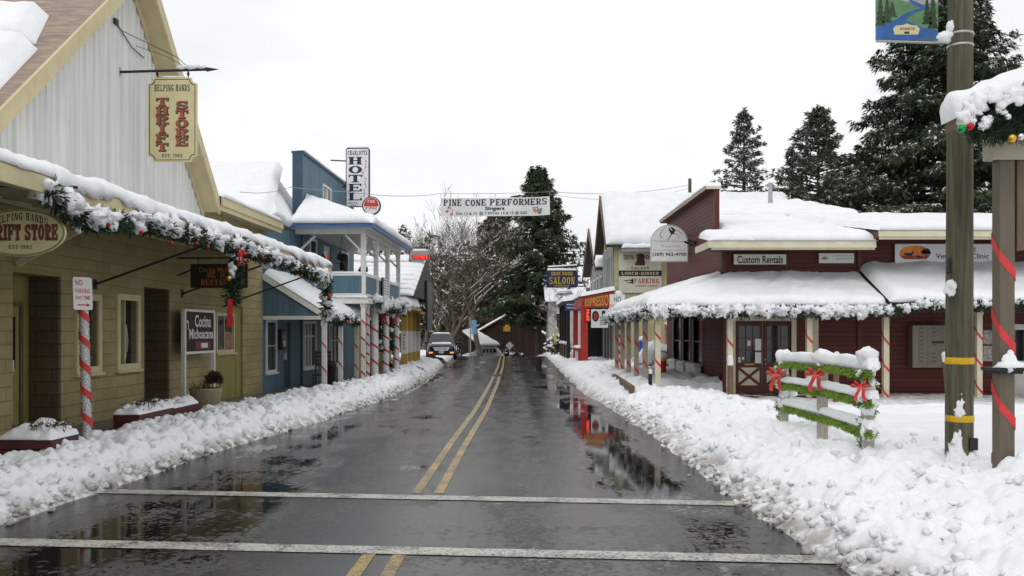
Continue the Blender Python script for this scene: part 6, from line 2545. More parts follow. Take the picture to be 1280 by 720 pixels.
mb.add([(5.15, 50.0, 6.86), (16, 50.0, 6.86), (16, 53.45, 9.85), (5.15, 53.45, 9.85), (16, 56.9, 6.86), (5.15, 56.9, 6.86),
        (5.15, 50.0, 6.70), (16, 50.0, 6.70), (5.15, 53.45, 9.65), (5.15, 56.9, 6.70)],
       [(0, 1, 2, 3), (3, 2, 4, 5), (0, 6, 7, 1), (0, 3, 8, 6), (3, 5, 9, 8)])
rf = part('roof', mb, ROOFD, B5)
mb = MB()
PB = PL((5.15, 0, 0), (0, -1, 0))
for s_ in (-1, 1):
    mb.prism(PB, [(-53.45 + s_ * 3.5, 6.55), (-53.45 + s_ * 3.5, 6.85), (-53.45, 10.05), (-53.45, 9.55)], .002, .08)
part('rake_board', mb, BRN, rf)
mb = MB()
snow_quad(mb, (5.12, 49.97, 6.88), (16, 49.97, 6.88), (16, 53.5, 9.9), (5.12, 53.5, 9.9), .4, 60, 24, 3, .08, .45, .06)
snow_quad(mb, (16, 56.9, 6.88), (5.12, 56.9, 6.88), (5.12, 53.4, 9.9), (16, 53.4, 9.9), .3, 60, 24, 3, .08, .45, .06)
part('snow', mb, SNOW, rf)
P = PL((7.02, 50.46, 5.45), (1, 0, 0))
S = thing('painted_wall_sign', 'big cream saloon wall sign with an eagle head and parking notice', 'sign', tuple(P.o))
mb = MB()
mb.pbox(P, -1.17, 1.17, -1.2, 1.2, 0, .06)
bd = part('board', mb, mat('ivory_board', (0.66, 0.64, 0.52), .5, .06), S)
mb = MB()
mb.pbox(P, -1.17, 1.17, -.29, .02, .061, .066)
part('strip', mb, BLACK, bd)
mb = MB()
mb.slab('LUNCH', P, -1.02, -.12, -.22, -.06, .069)
mb.slab('DINNER', P, .05, 1.02, -.22, -.06, .069)
mb.ball(P.p(-.03, -.14, .07), .03, (1, .2, 1), 6, 4)
part('lettering', mb, CREAM, bd)
mb = MB()
mb.slab('IRON', P, -.92, -.36, .62, .88, .064, arc=.0)
mb.slab('DOOR', P, .1, .9, .62, .88, .064)
mb.slab('SALOON', P, -.52, .52, .06, .20, .064, arc=-.03)
part('lettering', mb, BLACK, bd)
mb = MB()
mb.slab('PARKING', P, -.33, 1.03, -.68, -.42, .064)
mb.slab('ACROSS STREET', P, -.27, 1.0, -.88, -.77, .064)
part('lettering', mb, REDP, bd)
mb = MB()
stroke(mb, P, [(-.95, -.50), (-.75, -.55), (-.62, -.50), (-.40, -.53)], [.01, .06, .05, .12], .064)
stroke(mb, P, [(-.8, -.60), (-.6, -.66), (-.42, -.62)], [.01, .05, .1], .0642)
stroke(mb, P, [(-.42, -.42), (-.40, -.55), (-.41, -.72)], [.05, .09, .05], .0644)
part('pointing_hand', mb, BLACK, bd)
mb = MB()
mb.prism(P, [(-.30, .30), (.26, .30), (.28, .42), (.22, .62), (.27, .74), (.20, .88), (.06, .95), (-.10, .93), (-.22, .86), (-.32, .78), (-.33, .68), (-.24, .70), (-.16, .66), (-.20, .52), (-.26, .44)], .061, .066)
part('eagle_head', mb, mat('maroon_paint', (0.10, 0.022, 0.018), .5, .3, 8, 0), bd)
mb = MB()
mb.prism(P, [(-.34, .78), (-.20, .82), (-.18, .72), (-.30, .70), (-.36, .64)], .067, .069)
mb.ball(P.p(-.13, .80, .067), .03, (1, .2, 1), 6, 4)
part('beak', mb, CREAM, bd)
t = thing('sign_lamp_hood', 'long metal lamp hood capped with snow above the saloon wall sign', 'lamp', (6.95, 50.0, 6.65))
mb = MB()
mb.box(5.95, 8.0, 49.55, 49.95, 6.42, 6.62)
mb.box(6.3, 6.36, 49.955, 50.45, 6.46, 6.52)
mb.box(7.6, 7.66, 49.955, 50.45, 6.46, 6.52)
part('hood', mb, GREY, t, .02)
mb = MB()
snow_quad(mb, (5.93, 49.53, 6.622), (8.02, 49.53, 6.622), (8.02, 49.97, 6.622), (5.93, 49.97, 6.622), .26, 30, 12, 8, .03, .18, .08)
part('snow', mb, SNOW, t)

# espresso front
B6 = thing('espresso_porch', 'red espresso shop porch with yellow lettering on its sloping sign', 'shop porch', (4.7, 52, .3))
P = PL((0, 49.8, 0), (1, 0, 0))
mb = MB()
mb.prism(P, [(3.82, 3.40), (5.55, 3.42), (5.55, 4.32), (3.82, 3.98)], -.08, 0)
part('sign_board', mb, REDP, B6)
mb = MB()
pts_ = text_shape('ESPRESSO', .02)
for vs, fs in (pts_,):
    mb.add([P.p(lerp(3.95, 5.22, x), lerp(3.50, lerp(3.87, 4.16, x), y), .004) for x, y in vs], fs, False)
part('lettering', mb, GOLD, B6)
mb = MB()
mb.box(3.78, 3.82, 49.8, 56.2, 3.40, 4.0)
mb.box(3.72, 4.10, 49.7, 50.0, .0, 3.398)
mb.box(3.72, 4.0, 55.8, 56.1, .0, 3.398)
part('porch_frame', mb, REDP, B6, .01)
mb = MB()
mb.box(3.60, 3.95, 50.05, 52.5, .2, 1.15)
mb.box(3.55, 4.0, 50.02, 52.6, 1.152, 1.22)
cn = part('counter', mb, REDP, B6, .01)
mb = MB()
for i in range(3):
    mb.box(3.585, 3.598, 50.15 + i * .78, 50.75 + i * .78, .35, 1.05)
part('panel', mb, SIGNW, cn)
mb = MB()
snow_quad(mb, (3.5, 52.6, 1.222), (3.5, 50.0, 1.222), (4.0, 50.0, 1.222), (4.0, 52.6, 1.222), .14, 20, 10, 1, .03, .15, .06)
snow_quad(mb, (3.74, 56.3, 4.02), (3.74, 49.72, 4.02), (5.58, 49.72, 4.36), (5.58, 56.3, 4.36), .22, 40, 16, 2, .06, .25, .05)
part('snow', mb, SNOW, B6)
mb = MB()
mb.add([(3.76, 49.8, 3.985), (5.6, 49.8, 4.335), (5.6, 56.2, 4.335), (3.76, 56.2, 3.985)], [(0, 1, 2, 3)])
part('roof', mb, ROOFD, B6)
mb = MB()
mb.box(4.1, 5.6, 46.8, 56, .15, .30)
part('boardwalk', mb, BRN, B6)
P = PL((4.0, 49.66, 3.0), (1, 0, 0))
S = thing('open_sign', 'narrow upright red lit open sign on the espresso porch post', 'sign', tuple(P.o))
mb = MB()
mb.pbox(P, -.02, .22, -.36, .36, -.03, .0)
part('box', mb, BLACK, S)
mb = MB()
for i, ch in enumerate('OPEN'):
    mb.text(ch, P, .03, .17, .20 - i * .165, .33 - i * .165, .003, .02)
part('lettering', mb, glow('red_neon', (1.0, .05, .03), 2.2), S)
P = PL((4.73, 49.7, 2.83), (1, 0, 0))
S = thing('hanging_sign', 'small white shop sign with a dark red emblem under the espresso board', 'sign', tuple(P.o))
mb = MB()
mb.pbox(P, -.46, .46, -.50, .50, -.02, .02)
bd = part('board', mb, SIGNW, S)
mb = MB()
mb.prism(P, [(-.22 + .19 * math.cos(i * .3142), .12 + .30 * math.sin(i * .3142)) for i in range(20)], .021, .024)
em = part('emblem', mb, BLACK, bd)
mb = MB()
mb.prism(P, [(-.22 + .11 * math.cos(i * .3142), .10 + .20 * math.sin(i * .3142)) for i in range(20)], .025, .027)
part('disc', mb, REDP, em)
mb = MB()
mb.pbox(P, .12, .30, .18, .42, .021, .024)
for i in range(5):
    mb.pbox(P, -.0 + .02 * (i % 2), .40, .06 - i * .1, .10 - i * .1, .021, .0235)
part('print', mb, BLACK, bd)
mb = MB()
for x in (-.35, .35):
    mb.tube([P.p(x, .5, 0), P.p(x, .6, 0)], .008, 4)
part('chain', mb, IRON, S)

# farther porch with blue sign
B7 = thing('far_shop', 'grey gabled shop farther up the street with a blue porch sign', 'shop', (7, 62, 0))
mb = MB()
mb.box(5.7, 15, 57.2, 67, -.1, 6.2)
mb.add([(5.7, 57.2, 6.2), (5.7, 67, 6.2), (5.7, 62.1, 8.7)], [(0, 2, 1)])
part('wall', mb, SALWOOD, B7)
STF = PL((5.7, 0, 0), (0, -1, 0))
for y0 in (58, 60.4, 62.8, 65):
    window(B7, STF, -y0 - 1.1, -y0, 3.8, 5.6, c=.02, rec=.0, fm=WHITE, rows=(.5,))
mb = MB()
mb.add([(5.2, 56.9, 6.1), (15, 56.9, 6.1), (15, 62.1, 8.95), (5.2, 62.1, 8.95), (15, 67.4, 6.1), (5.2, 67.4, 6.1), (5.2, 56.9, 5.9), (15, 56.9, 5.9), (5.2, 62.1, 8.7), (5.2, 67.4, 5.9)],
       [(0, 1, 2, 3), (3, 2, 4, 5), (0, 6, 7, 1), (0, 3, 8, 6), (3, 5, 9, 8)])
rf = part('roof', mb, ROOFD, B7)
mb = MB()
PB = PL((5.2, 0, 0), (0, -1, 0))
for s_ in (-1, 1):
    mb.prism(PB, [(-62.1 + s_ * 5.25, 5.8), (-62.1 + s_ * 5.25, 6.1), (-62.1, 9.1), (-62.1, 8.65)], .002, .08)
part('rake_board', mb, BRN, rf)
mb = MB()
snow_quad(mb, (5.17, 56.85, 6.12), (15, 56.85, 6.12), (15, 62.15, 9.0), (5.17, 62.15, 9.0), .35, 50, 20, 13, .08, .4, .06)
part('snow', mb, SNOW, rf)
mb = MB()
mb.box(3.3, 5.7, 57.4, 66.5, 3.9, 4.0)
pr = part('porch_roof', mb, ROOFD, B7)
mb = MB()
snow_quad(mb, (3.25, 66.5, 4.01), (3.25, 57.35, 4.01), (5.68, 57.35, 4.3), (5.68, 66.5, 4.3), .32, 40, 18, 3, .08, .35, .06)
part('snow', mb, SNOW, pr)
mb = MB()
mb.box(3.3, 4.35, 57.3, 57.398, 3.42, 3.98)
bs = part('sign_board', mb, BLUESIGN, B7)
P = PL((3.82, 57.298, 3.7), (1, 0, 0))
mb = MB()
mb.text('GENERAL', P, -.42, .42, .04, .16, .003, .01) if False else None
for i in range(2):
    x = -.4
    rnd = random.Random(i)
    while x < .36:
        w_ = rnd.uniform(.04, .1)
        mb.pbox(P, x, x + w_, .07 - i * .2, .15 - i * .2, .002, .005)
        x += w_ + .025
part('print', mb, SIGNW, bs)
for y in (57.5, 60.5, 63.5, 66.4):
    mb = MB()
    mb.box(3.42, 3.62, y - .1, y + .1, 0, 3.9)
    part('porch_post', mb, BLACK, B7)
mb = MB()
for y0, y1 in ((57.7, 60.3), (60.7, 63.3), (63.7, 66.2)):
    mb.box(3.46, 3.56, y0, y1, 1.25, 1.33)
    mb.box(3.46, 3.56, y0, y1, .45, .52)
    k = y0 + .2
    while k < y1:
        mb.box(3.48, 3.54, k, k + .05, .52, 1.25)
        k += .3
part('railing', mb, BRN, B7)
mb = MB()
for k in range(9):
    y = 57.8 + k
    mb.ball((3.5, y, 1.38), .13, (1, 1.8, .9), 8, 5, .6, k)
part('railing_snow', mb, SNOW, B7)
mb = MB()
mb.box(4.3, 5.65, 57.0, 57.15, .2, 3.9)
part('side_screen', mb, IRON, B7)

P = PL(W(702.5, 348.5, 61), (1, 0, 0))
S = thing('hanging_sign', 'navy saloon sign with gold lettering hanging out over the far pavement', 'sign', tuple(P.o))
mb = MB()
mb.prism(P, [(-.95, -.58), (.95, -.58), (1.05, -.48), (1.05, .42), (.95, .54), (-.95, .54), (-1.05, .42), (-1.05, -.48)], -.06, .06)
bd = part('board', mb, NAVY, S, .01)
mb = MB()
for sx in (-1, 1):
    for zz in (-.2, .18):
        mb.lathe(P.p(sx * 1.05, zz, 0) - Vector((0, 0, .08)), [(.02, 0), (.16, .04), (.16, .12), (.02, .16)], 10)
part('scroll', mb, BLUESIGN, bd)
mb = MB()
mb.slab('SALOON', P, -.86, .84, -.36, .12, .063)
mb.slab('IRON DOOR', P, -.72, .70, .22, .46, .063)
mb.text('BAR  AND  GRILL', P, -.5, .5, -.50, -.43, .063, .01) if False else mb.pbox(P, -.5, .5, -.49, -.45, .061, .063)
part('lettering', mb, GOLD, bd)
mb = MB()
mb.tube([P.p(-.9, .75, 0), P.p(3.3, 1.0, 0)], .05, 6)
mb.tube([P.p(-.7, .54, 0), P.p(-.7, .76, 0)], .02, 5)
mb.tube([P.p(.7, .54, 0), P.p(.7, .84, 0)], .02, 5)
part('bracket', mb, IRON, S)
mb = MB()
snow_quad(mb, P.p(-1.0, .545, .08), P.p(1.0, .545, .08), P.p(1.0, .545, -.08), P.p(-1.0, .545, -.08), .16, 30, 8, 5, .02, .09, .05)
mb.tube([P.p(-.9, .80, 0), P.p(1.0, .92, 0)], .06, 6)
part('snow', mb, SNOW, S)

# street lamp hanging beyond it
t = thing('street_lamp', 'grey shallow street lamp with snow beneath the far saloon sign', 'street lamp', tuple(W(706, 366, 70)))
c = W(706, 366, 70)
mb = MB()
mb.lathe(c, [(.2, -.22), (.62, -.12), (.66, -.02), (.3, .12), (.1, .2)], 18)
part('shade', mb, GALV, t)
mb = MB()
mb.tube([c + Vector((0, 0, .15)), c + Vector((.6, 0, .5)), c + Vector((1.6, 0, .5))], .05, 6)
part('arm', mb, IRON, t)
mb = MB()
mb.ball(c + Vector((0, 0, .1)), .55, (1, 1, .3), 14, 6, .2, 1)
part('snow', mb, SNOW, t)

# no parking sign at the verge
pb = W(775, 463, 38.5)
t = thing('parking_sign_pole', 'white no parking sign on a pole spiralled with red behind the porch corner', 'sign', tuple(pb))
mb = MB()
mb.tube([pb - Vector((0, 0, .4)), pb + Vector((0, 0, 3.15))], .055, 12)
po = part('pole', mb, SIGNW, t)
mb = MB()
ribbon_on(mb, pb, .115, pb.z, pb.z + 2.4, .34, .14, 12)
part('ribbon', mb, RED, po)
P = PL(W(771.5, 384, 38.35), (1, 0, 0))
mb = MB()
mb.pbox(P, -.32, .32, -.56, .54, -.008, .008)
pl = part('plate', mb, SIGNW, t)
mb = MB()
mb.text('NO', P, -.14, .16, .22, .42, .010, .01)
part('lettering', mb, BLACK, pl)
mb = MB()
mb.text('PARKING', P, -.28, .28, -.03, .13, .010, .01)
part('lettering', mb, REDP, pl)
mb = MB()
mb.ball(P.p(.06, .56, 0), .12, (1.3, .8, 1.1), 10, 6, .4, 2)
part('snow', mb, SNOW, t)

# things in the gap behind the porch
c = W(806, 455, 45)
t = thing('recycling_bin', 'blue rounded bin topped with snow behind the striped porch posts', 'bin', tuple(c))
mb = MB()
mb.box(c.x - .3, c.x + .3, c.y - .3, c.y + .3, c.z - .3, c.z + 1.0)
part('body', mb, mat('bright_blue_paint', (0.02, 0.10, 0.42), .4, .1), t, .03)
mb = MB()
mb.ball(c + Vector((-.08, 0, 1.0)), .27, (1.05, 1, .95), 14, 8, 0, 0, zmin=0)
part('lid', mb, mat('bright_blue_paint', (0.02, 0.10, 0.42), .4, .1), t)
mb = MB()
mb.ball(c + Vector((-.08, 0, 1.22)), .26, (1, 1, .6), 12, 6, .3, 3)
mb.ball(c + Vector((.2, -.1, 1.0)), .18, (1, 1, .6), 12, 6, .3, 4)
part('snow', mb, SNOW, t)
c = W(828, 466, 33.5)
t = thing('hydrant', 'small red and yellow hydrant under a snow cap beside the red wall', 'hydrant', tuple(c))
mb = MB()
mb.lathe(c, [(.16, -.4), (.15, .1), (.13, .12), (.13, .38), (.16, .4), (.16, .44)], 14)
part('barrel', mb, REDP, t)
mb = MB()
mb.lathe(c + Vector((0, 0, .442)), [(.16, 0), (.15, .06), (.10, .14), (.03, .18)], 14)
mb.tube([c + Vector((-.22, 0, .28)), c + Vector((.22, 0, .28))], .06, 8)
part('bonnet', mb, YELB, t)
mb = MB()
mb.ball(c + Vector((0, 0, .66)), .19, (1, 1, .9), 12, 8, .3, 3)
part('snow', mb, SNOW, t)
c = W(838, 455, 44)
t = thing('notice_post', 'narrow red and white board with a snow cap against the saloon wall', 'sign', tuple(c))
mb = MB()
mb.box(c.x - .05, c.x + .05, c.y, c.y + .1, c.z - .4, c.z + .6)
part('post', mb, GREY, t)
mb = MB()
mb.box(c.x - .26, c.x + .26, c.y - .03, c.y + .06, c.z + .602, c.z + 1.9)
part('board', mb, mat('pinkish_board', (0.45, 0.20, 0.20), .5, .4, 6, 0), t, .01)
mb = MB()
mb.ball(c + Vector((0, 0, 1.95)), .2, (1.4, .8, .8), 10, 6, .3, 1)
part('snow', mb, SNOW, t)
for k, (px, py, Y, r_, lab) in enumerate(((822, 458, 42, .9, 'snow buried shrub beside the blue bin'), (846, 456, 46.5, .8, 'low snow buried shrub against the saloon wall'))):
    c = W(px, py, Y)
    t = thing('snowy_shrub', lab, 'shrub', tuple(c), 'snow buried shrubs in the gap')
    mb = MB()
    mb.ball(c + Vector((0, 0, .35)), r_, (1.1, .9, .75), 20, 12, .45, k * 3 + 1)
    mb.ball(c + Vector((r_ * .5, -.2, .2)), r_ * .6, (1.1, .9, .8), 16, 10, .45, k * 3 + 2)
    part('snow', mb, SNOW, t)
    mb = MB()
    rnd = random.Random(k)
    for q in range(70):
        a = rnd.uniform(0, 6.28)
        d_ = Vector((math.cos(a), math.sin(a), rnd.uniform(-.2, .3)))
        spray(mb, c + Vector((0, 0, .05)) + d_ * r_ * .8, d_, .25, rnd, rnd.choice((0, 1)))
    part('foliage', mb, [SHRUBG, SHRUB], t)

# ================================================================== BANNER, WIRES, CAR, FAR END OF THE STREET
BY = 51.0
tl, tr, bl_, br_ = W(551, 247.5, BY), W(687, 245.5, BY), W(551, 270.5, BY), W(687.5, 268.5, BY)


class BP:
    """the hanging banner as a gently waving surface, a and b in 0..1"""
    n = Vector((0, -1, 0))

    def p(s, a, b, c=0.0):
        q = bl_.lerp(br_, a).lerp(tl.lerp(tr, a), b)
        return q + Vector((0, -c + .10 * math.sin(a * 9) * (1 - b * .7) + .04 * math.sin(a * 23 + 1), -.04 * (1 - (2 * a - 1) ** 2)))


P = BP()
S = thing('street_banner', 'white performers banner with black lettering strung across the road', 'banner', tuple((tl + tr) / 2))
mb = MB()
grid_mesh(mb, [[P.p(i / 60, j / 8, .0) for i in range(61)] for j in range(9)])
cl = part('cloth', mb, SIGNW, S)
mb = MB()


class BP2:
    def p(s, a, b, c=0.0):
        return P.p(a, b, c)


def btext(kind, txt, a0, a1, b0, b1, bold=0.0):
    if kind == 's':
        mb.slab(txt, P, a0, a1, b0, b1, .012, gap=.12)
    else:
        mb.text(txt, P, a0, a1, b0, b1, .012, bold)


btext('s', 'PINE', .025, .19, .58, .93)
btext('s', 'CONE', .222, .415, .58, .93)
btext('s', 'PERFORMERS', .45, .975, .58, .93)
btext('t', 'Singers', .405, .585, .28, .53, .03)
btext('t', 'Dec 12 & 13  @ 7:30/Dec 14 & 15 @ 2:00', .14, .79, .06, .25, .008)
part('lettering', mb, BLACK, cl)
mb = MB()
for (a, b) in ((.055, .28), (.095, .12)):
    pts_ = [P.p(a + .012 * math.cos(i * .628), b + .06 * math.sin(i * .628), .012) for i in range(10)]
    mb.poly(pts_)
for (a, b0, b1) in ((.066, .28, .56), (.106, .12, .40)):
    mb.poly([P.p(a - .003, b0, .0125), P.p(a + .003, b0, .0125), P.p(a + .003, b1, .0125), P.p(a - .003, b1, .0125)])
mb.poly([P.p(.063, .50, .013), P.p(.092, .40, .013), P.p(.092, .47, .013), P.p(.063, .58, .013)])
part('music_notes', mb, mat('red_note_paint', (0.5, .08, .07), .5, .1), cl)
for k, (a, b) in enumerate(((.868, .33), (.905, .24))):
    mb = MB()
    mb.poly([P.p(a + x, b + y, .012 + k * .002) for x, y in ((-.025, .16), (0, .13), (.025, .16), (.024, -.02), (.012, -.14), (0, -.18), (-.012, -.14), (-.024, -.02))])
    mk = part('mask', mb, (mat('tan_mask', (0.45, .25, .14), .5, .2), GREY)[k], cl)
    mb = MB()
    for x in (-.011, .011):
        mb.poly([P.p(a + x + .006 * math.cos(i * .785), b + .05 + .03 * math.sin(i * .785), .016 + k * .002) for i in range(8)])
    s_ = 1 if k else -1
    mb.poly([P.p(a - .013, b - .06 - s_ * .02, .016 + k * .002), P.p(a, b - .06 - s_ * -.03, .016 + k * .002), P.p(a + .013, b - .06 - s_ * .02, .016 + k * .002), P.p(a, b - .10, .016 + k * .002)])
    part('face_holes', mb, SIGNW if k == 0 else BLACK, mk)
mb = MB()
for a in (0, .16, .33, .5, .67, .84, 1):
    mb.tube([P.p(a, 1, 0), P.p(a, 1.22, 0)], .012, 4)
part('ties', mb, GREY, S)


def wire(pts, r, label, n=14, sag=.3, name='overhead_wire'):
    mb = MB()
    for a, b in zip(pts, pts[1:]):
        mb.tube(sag_line(a, b, sag, n), r, 4, caps=False)
    return solo(name, mb, GREY, label, 'wire', tuple(pts[0]))


wire([W(440, 240.5, 38), P.p(0, 1.25, 0)], .014, 'cable from the hotel front to the banner corner', sag=.15)
wire([P.p(0, 1.25, 0), P.p(1, 1.25, 0)], .012, 'cable carrying the white performers banner', sag=.05)
wire([P.p(1, 1.25, 0), W(862, 231, 60)], .014, 'cable from the banner to the far utility pole', sag=.3)
wire([P.p(1, 1.12, 0), W(862, 235, 60)], .010, 'lower thin cable from the banner to the far utility pole', sag=.5)
wire([W(362, 234, 33.2), W(300, 240, 26)], .010, 'service wire from the hotel corner toward the store roof', sag=.1)
wire([W(362, 234, 33.2), W(440, 240, 38)], .012, 'guy wire along the blue false front', sag=.02)
t = thing('far_utility_pole', 'distant bare utility pole top behind the saloon roof', 'utility pole', (11.6, 60, 0))
mb = MB()
mb.tube([(11.6, 60, 0), (11.6, 60, 12.1)], [.16, .11], 10)
part('pole', mb, POLEW, t)


def make_car(name, label, loc, rz, body, group=None, snow=True):
    t = thing(name, label, 'car', (0, 0, 0), group)
    S_ = [(-2.34, .42, .66, .80, .70), (-2.24, .34, .72, .93, .84), (-2.0, .30, .80, 1.0, .90), (-1.5, .28, .86, 1.06, .925), (-.95, .28, .90, 1.12, .93), (0, .28, .92, 1.06, .935), (1.2, .28, .93, 1.07, .93), (2.0, .30, .94, 1.08, .91), (2.3, .42, .92, 1.03, .84)]
    mb = MB()
    rings = []
    for y, zl, zb, zt, hw in S_:
        h = [(hw * .90, zl), (hw * .985, zl + .12), (hw, (zl + zb) / 2 + .08), (hw * .985, zb), (hw * .90, zt - .02), (hw * .5, zt + .015), (0, zt + .025)]
        rings.append([(-x, y, z) for x, z in h] + [(x, y, z) for x, z in h[-2::-1]])
    n = len(rings[0])
    vs = [p for r in rings for p in r]
    fs = []
    for i in range(len(rings) - 1):
        for k in range(n):
            k2 = (k + 1) % n
            fs.append((i * n + k, (i + 1) * n + k, (i + 1) * n + k2, i * n + k2))
    fs += [tuple(range(n)), tuple(range(len(vs) - 1, len(vs) - n - 1, -1))]
    mb.add(vs, fs, True)
    part('body', mb, body, t)
    # cabin: belt ring, roof ring
    lo = [(-.86, -1.12), (-.60, -1.30), (.60, -1.30), (.86, -1.12), (.87, 1.6), (.78, 2.15), (-.78, 2.15), (-.87, 1.6)]
    hi = [(-.68, -.42), (-.50, -.50), (.50, -.50), (.68, -.42), (.70, 1.35), (.60, 1.75), (-.60, 1.75), (-.70, 1.35)]
    mb = MB()
    vs = [(x, y, 1.06) for x, y in lo] + [(x, y, 1.64) for x, y in hi] + [(x * .86, y * .9 + .05, 1.71) for x, y in hi]
    fs = []
    for b in (0, 8):
        for k in range(8):
            k2 = (k + 1) % 8
            fs.append((b + k, b + k2, b + 8 + k2, b + 8 + k))
    fs.append(tuple(range(16, 24)))
    mb.add(vs, fs, True)
    cb = part('cabin', mb, body, t)

    def L(a, b, q):
        return Vector(a).lerp(Vector(b), q)
    lo3 = [Vector((x, y, 1.06)) for x, y in lo]
    hi3 = [Vector((x, y, 1.64)) for x, y in hi]

    def pane(idx, name_, m0=.10, m1=.94, e=.03, out=(0, 0, 0)):
        a, b = idx[0], idx[-1]
        mb = MB()
        bot = [lo3[i] for i in idx]
        top = [hi3[i] for i in idx]
        bot[0], top[0] = bot[0].lerp(bot[1], e), top[0].lerp(top[1], e)
        bot[-1], top[-1] = bot[-1].lerp(bot[-2], e), top[-1].lerp(top[-2], e)
        o = Vector(out)
        row0 = [q.lerp(w, m0) + o for q, w in zip(bot, top)]
        row1 = [q.lerp(w, m1) + o for q, w in zip(bot, top)]
        grid_mesh(mb, [row0, row1])
        return part(name_, mb, GLASS, cb)
    pane([0, 1, 2, 3], 'windscreen', .08, .95, .10, (0, -.012, .008))
    pane([3, 4], 'side_window', .12, .92, .05, (.012, 0, 0))
    pane([7, 0], 'side_window', .12, .92, .05, (-.012, 0, 0))
    for x in (-.875, .875):
        for y in (-1.42, 1.42):
            mb = MB()
            pr_ = [(.05, -.11), (.31, -.11), (.36, -.07), (.36, .07), (.31, .11), (.05, .11)]
            vs, fs = [], []
            for r_, o in pr_:
                for k in range(18):
                    a = 2 * math.pi * k / 18
                    vs.append((x + o, y + r_ * math.cos(a), .36 + r_ * math.sin(a)))
            for i in range(len(pr_) - 1):
                for k in range(18):
                    k2 = (k + 1) % 18
                    fs.append((i * 18 + k, i * 18 + k2, (i + 1) * 18 + k2, (i + 1) * 18 + k))
            mb.add(vs, fs, True)
            wh = part('wheel', mb, BLACK, t)
            mb = MB()
            sx = 1 if x > 0 else -1
            for k in range(5):
                a = 2 * math.pi * k / 5
                mb.beam((x + sx * .115, y, .36), (x + sx * .115, y + .22 * math.cos(a), .36 + .22 * math.sin(a)), .03, .06)
            part('rim', mb, GALV, wh)
    HL = mat('headlamp_glass', (.75, .78, .80), .08, .1, 20, 0, spec=.8)
    CH_ = mat('chrome', (.62, .63, .64), .15, .1, 9, 0, metal=.9)
    for sx in (-1, 1):
        mb = MB()
        mb.add([(sx * .86, -2.19, .70), (sx * .60, -2.30, .66), (sx * .50, -2.275, .80), (sx * .62, -2.20, .88), (sx * .87, -1.98, .92), (sx * .89, -1.95, .80)], [(0, 1, 2, 3, 4, 5) if sx < 0 else (5, 4, 3, 2, 1, 0)])
        part('headlight', mb, HL, t)
        mb = MB()
        mb.box(min(sx * .78, sx * .55), max(sx * .78, sx * .55), -2.36, -2.29, .44, .53)
        part('fog_light', mb, glow('amber_lamp', (1.0, .22, .04), 1.6), t)
        mb = MB()
        mb.ball((sx * 1.03, -.85, 1.10), .12, (1.0, .6, .75), 10, 6)
        mb.beam((sx * .88, -.85, 1.06), (sx * 1.0, -.85, 1.08), .05, .05)
        part('mirror', mb, body, t)
    mb = MB()
    mb.prism(PL((0, -2.33, 0), (1, 0, 0)), [(-.52, .82), (-.40, .62), (.40, .62), (.52, .82)], 0, .03)
    gr = part('grille', mb, CH_, t)
    mb = MB()
    for k in range(2):
        mb.box(-.40 + k * .05, .40 - k * .05, -2.366, -2.3605, .75 - k * .07, .785 - k * .07)
    part('slot', mb, BLACK, gr)
    mb = MB()
    mb.box(-.70, .70, -2.345, -2.25, .32, .45)
    mb.box(-.45, .45, -2.352, -2.30, .46, .56)
    part('bumper', mb, BLACK, t, .02)
    mb = MB()
    mb.box(-.16, .16, -2.368, -2.353, .44, .60)
    part('licence_plate', mb, SIGNW, t)
    if snow:
        mb = MB()
        snow_quad(mb, (-.58, -.35, 1.70), (.58, -.35, 1.70), (.55, 1.6, 1.70), (-.55, 1.6, 1.70), .06, 20, 14, 3, .0, .2, .05)
        snow_quad(mb, (-.62, -1.9, 1.04), (.62, -1.9, 1.04), (.62, -1.30, 1.125), (-.62, -1.30, 1.125), .018, 20, 14, 4, .0, .2, .04)
        part('snow', mb, SNOW, t)
    t.location = loc
    t.rotation_euler = (0, 0, rz)
    return t


NAVYCAR = mat('navy_car_paint', (0.012, 0.016, 0.040), .3, .15, 3, 0, spec=.5, coat=.3)
c = W(552, 446, 61)
car = make_car('parked_car', 'dark blue sport utility car with amber fog lamps parked in roadside snow', (c.x, c.y, .30), R(4), NAVYCAR)
WHC = mat('white_car_paint', (0.45, 0.46, 0.48), .3, .1, 3, 0, coat=.6)
make_car('parked_car', 'silver car mostly hidden under the far snowy shelter roof', (W(604, 440, 108).x, 106, gz(106)), R(-60), WHC)

# barn at the end of the street
BYY = 116
gb = gz(116) - .1
t = thing('barn', 'dark brown barn with a quilt square on its gable at the end of the road', 'barn', (0, BYY, gb))
x0, x1, xp = W(592, 0, BYY).x, W(680, 0, BYY).x, W(637, 0, BYY).x
zp, ze = W(0, 393, BYY).z, W(0, 420, BYY).z
mb = MB()
P = PL((0, BYY, 0), (1, 0, 0))
mb.prism(P, [(x0, gb), (x1, gb), (x1, ze), (xp, zp - .1), (x0, ze)], -12, 0)
part('wall', mb, BARN, t)
mb = MB()
mb.prism(P, [(x0 - .5, ze - .15), (xp, zp), (xp, zp + .16), (x0 - .5, ze)], -12.3, .5)
mb.prism(P, [(xp + .002, zp), (x1 + .5, ze - .15), (x1 + .5, ze), (xp + .002, zp + .16)], -12.3, .5)
rf = part('roof', mb, BRN, t)
mb = MB()
snow_quad(mb, (x0 - .5, BYY + 12, ze + .01), (x0 - .5, BYY - .4, ze + .01), (xp, BYY - .4, zp + .17), (xp, BYY + 12, zp + .17), .22, 20, 14, 1, .05, .3, .05)
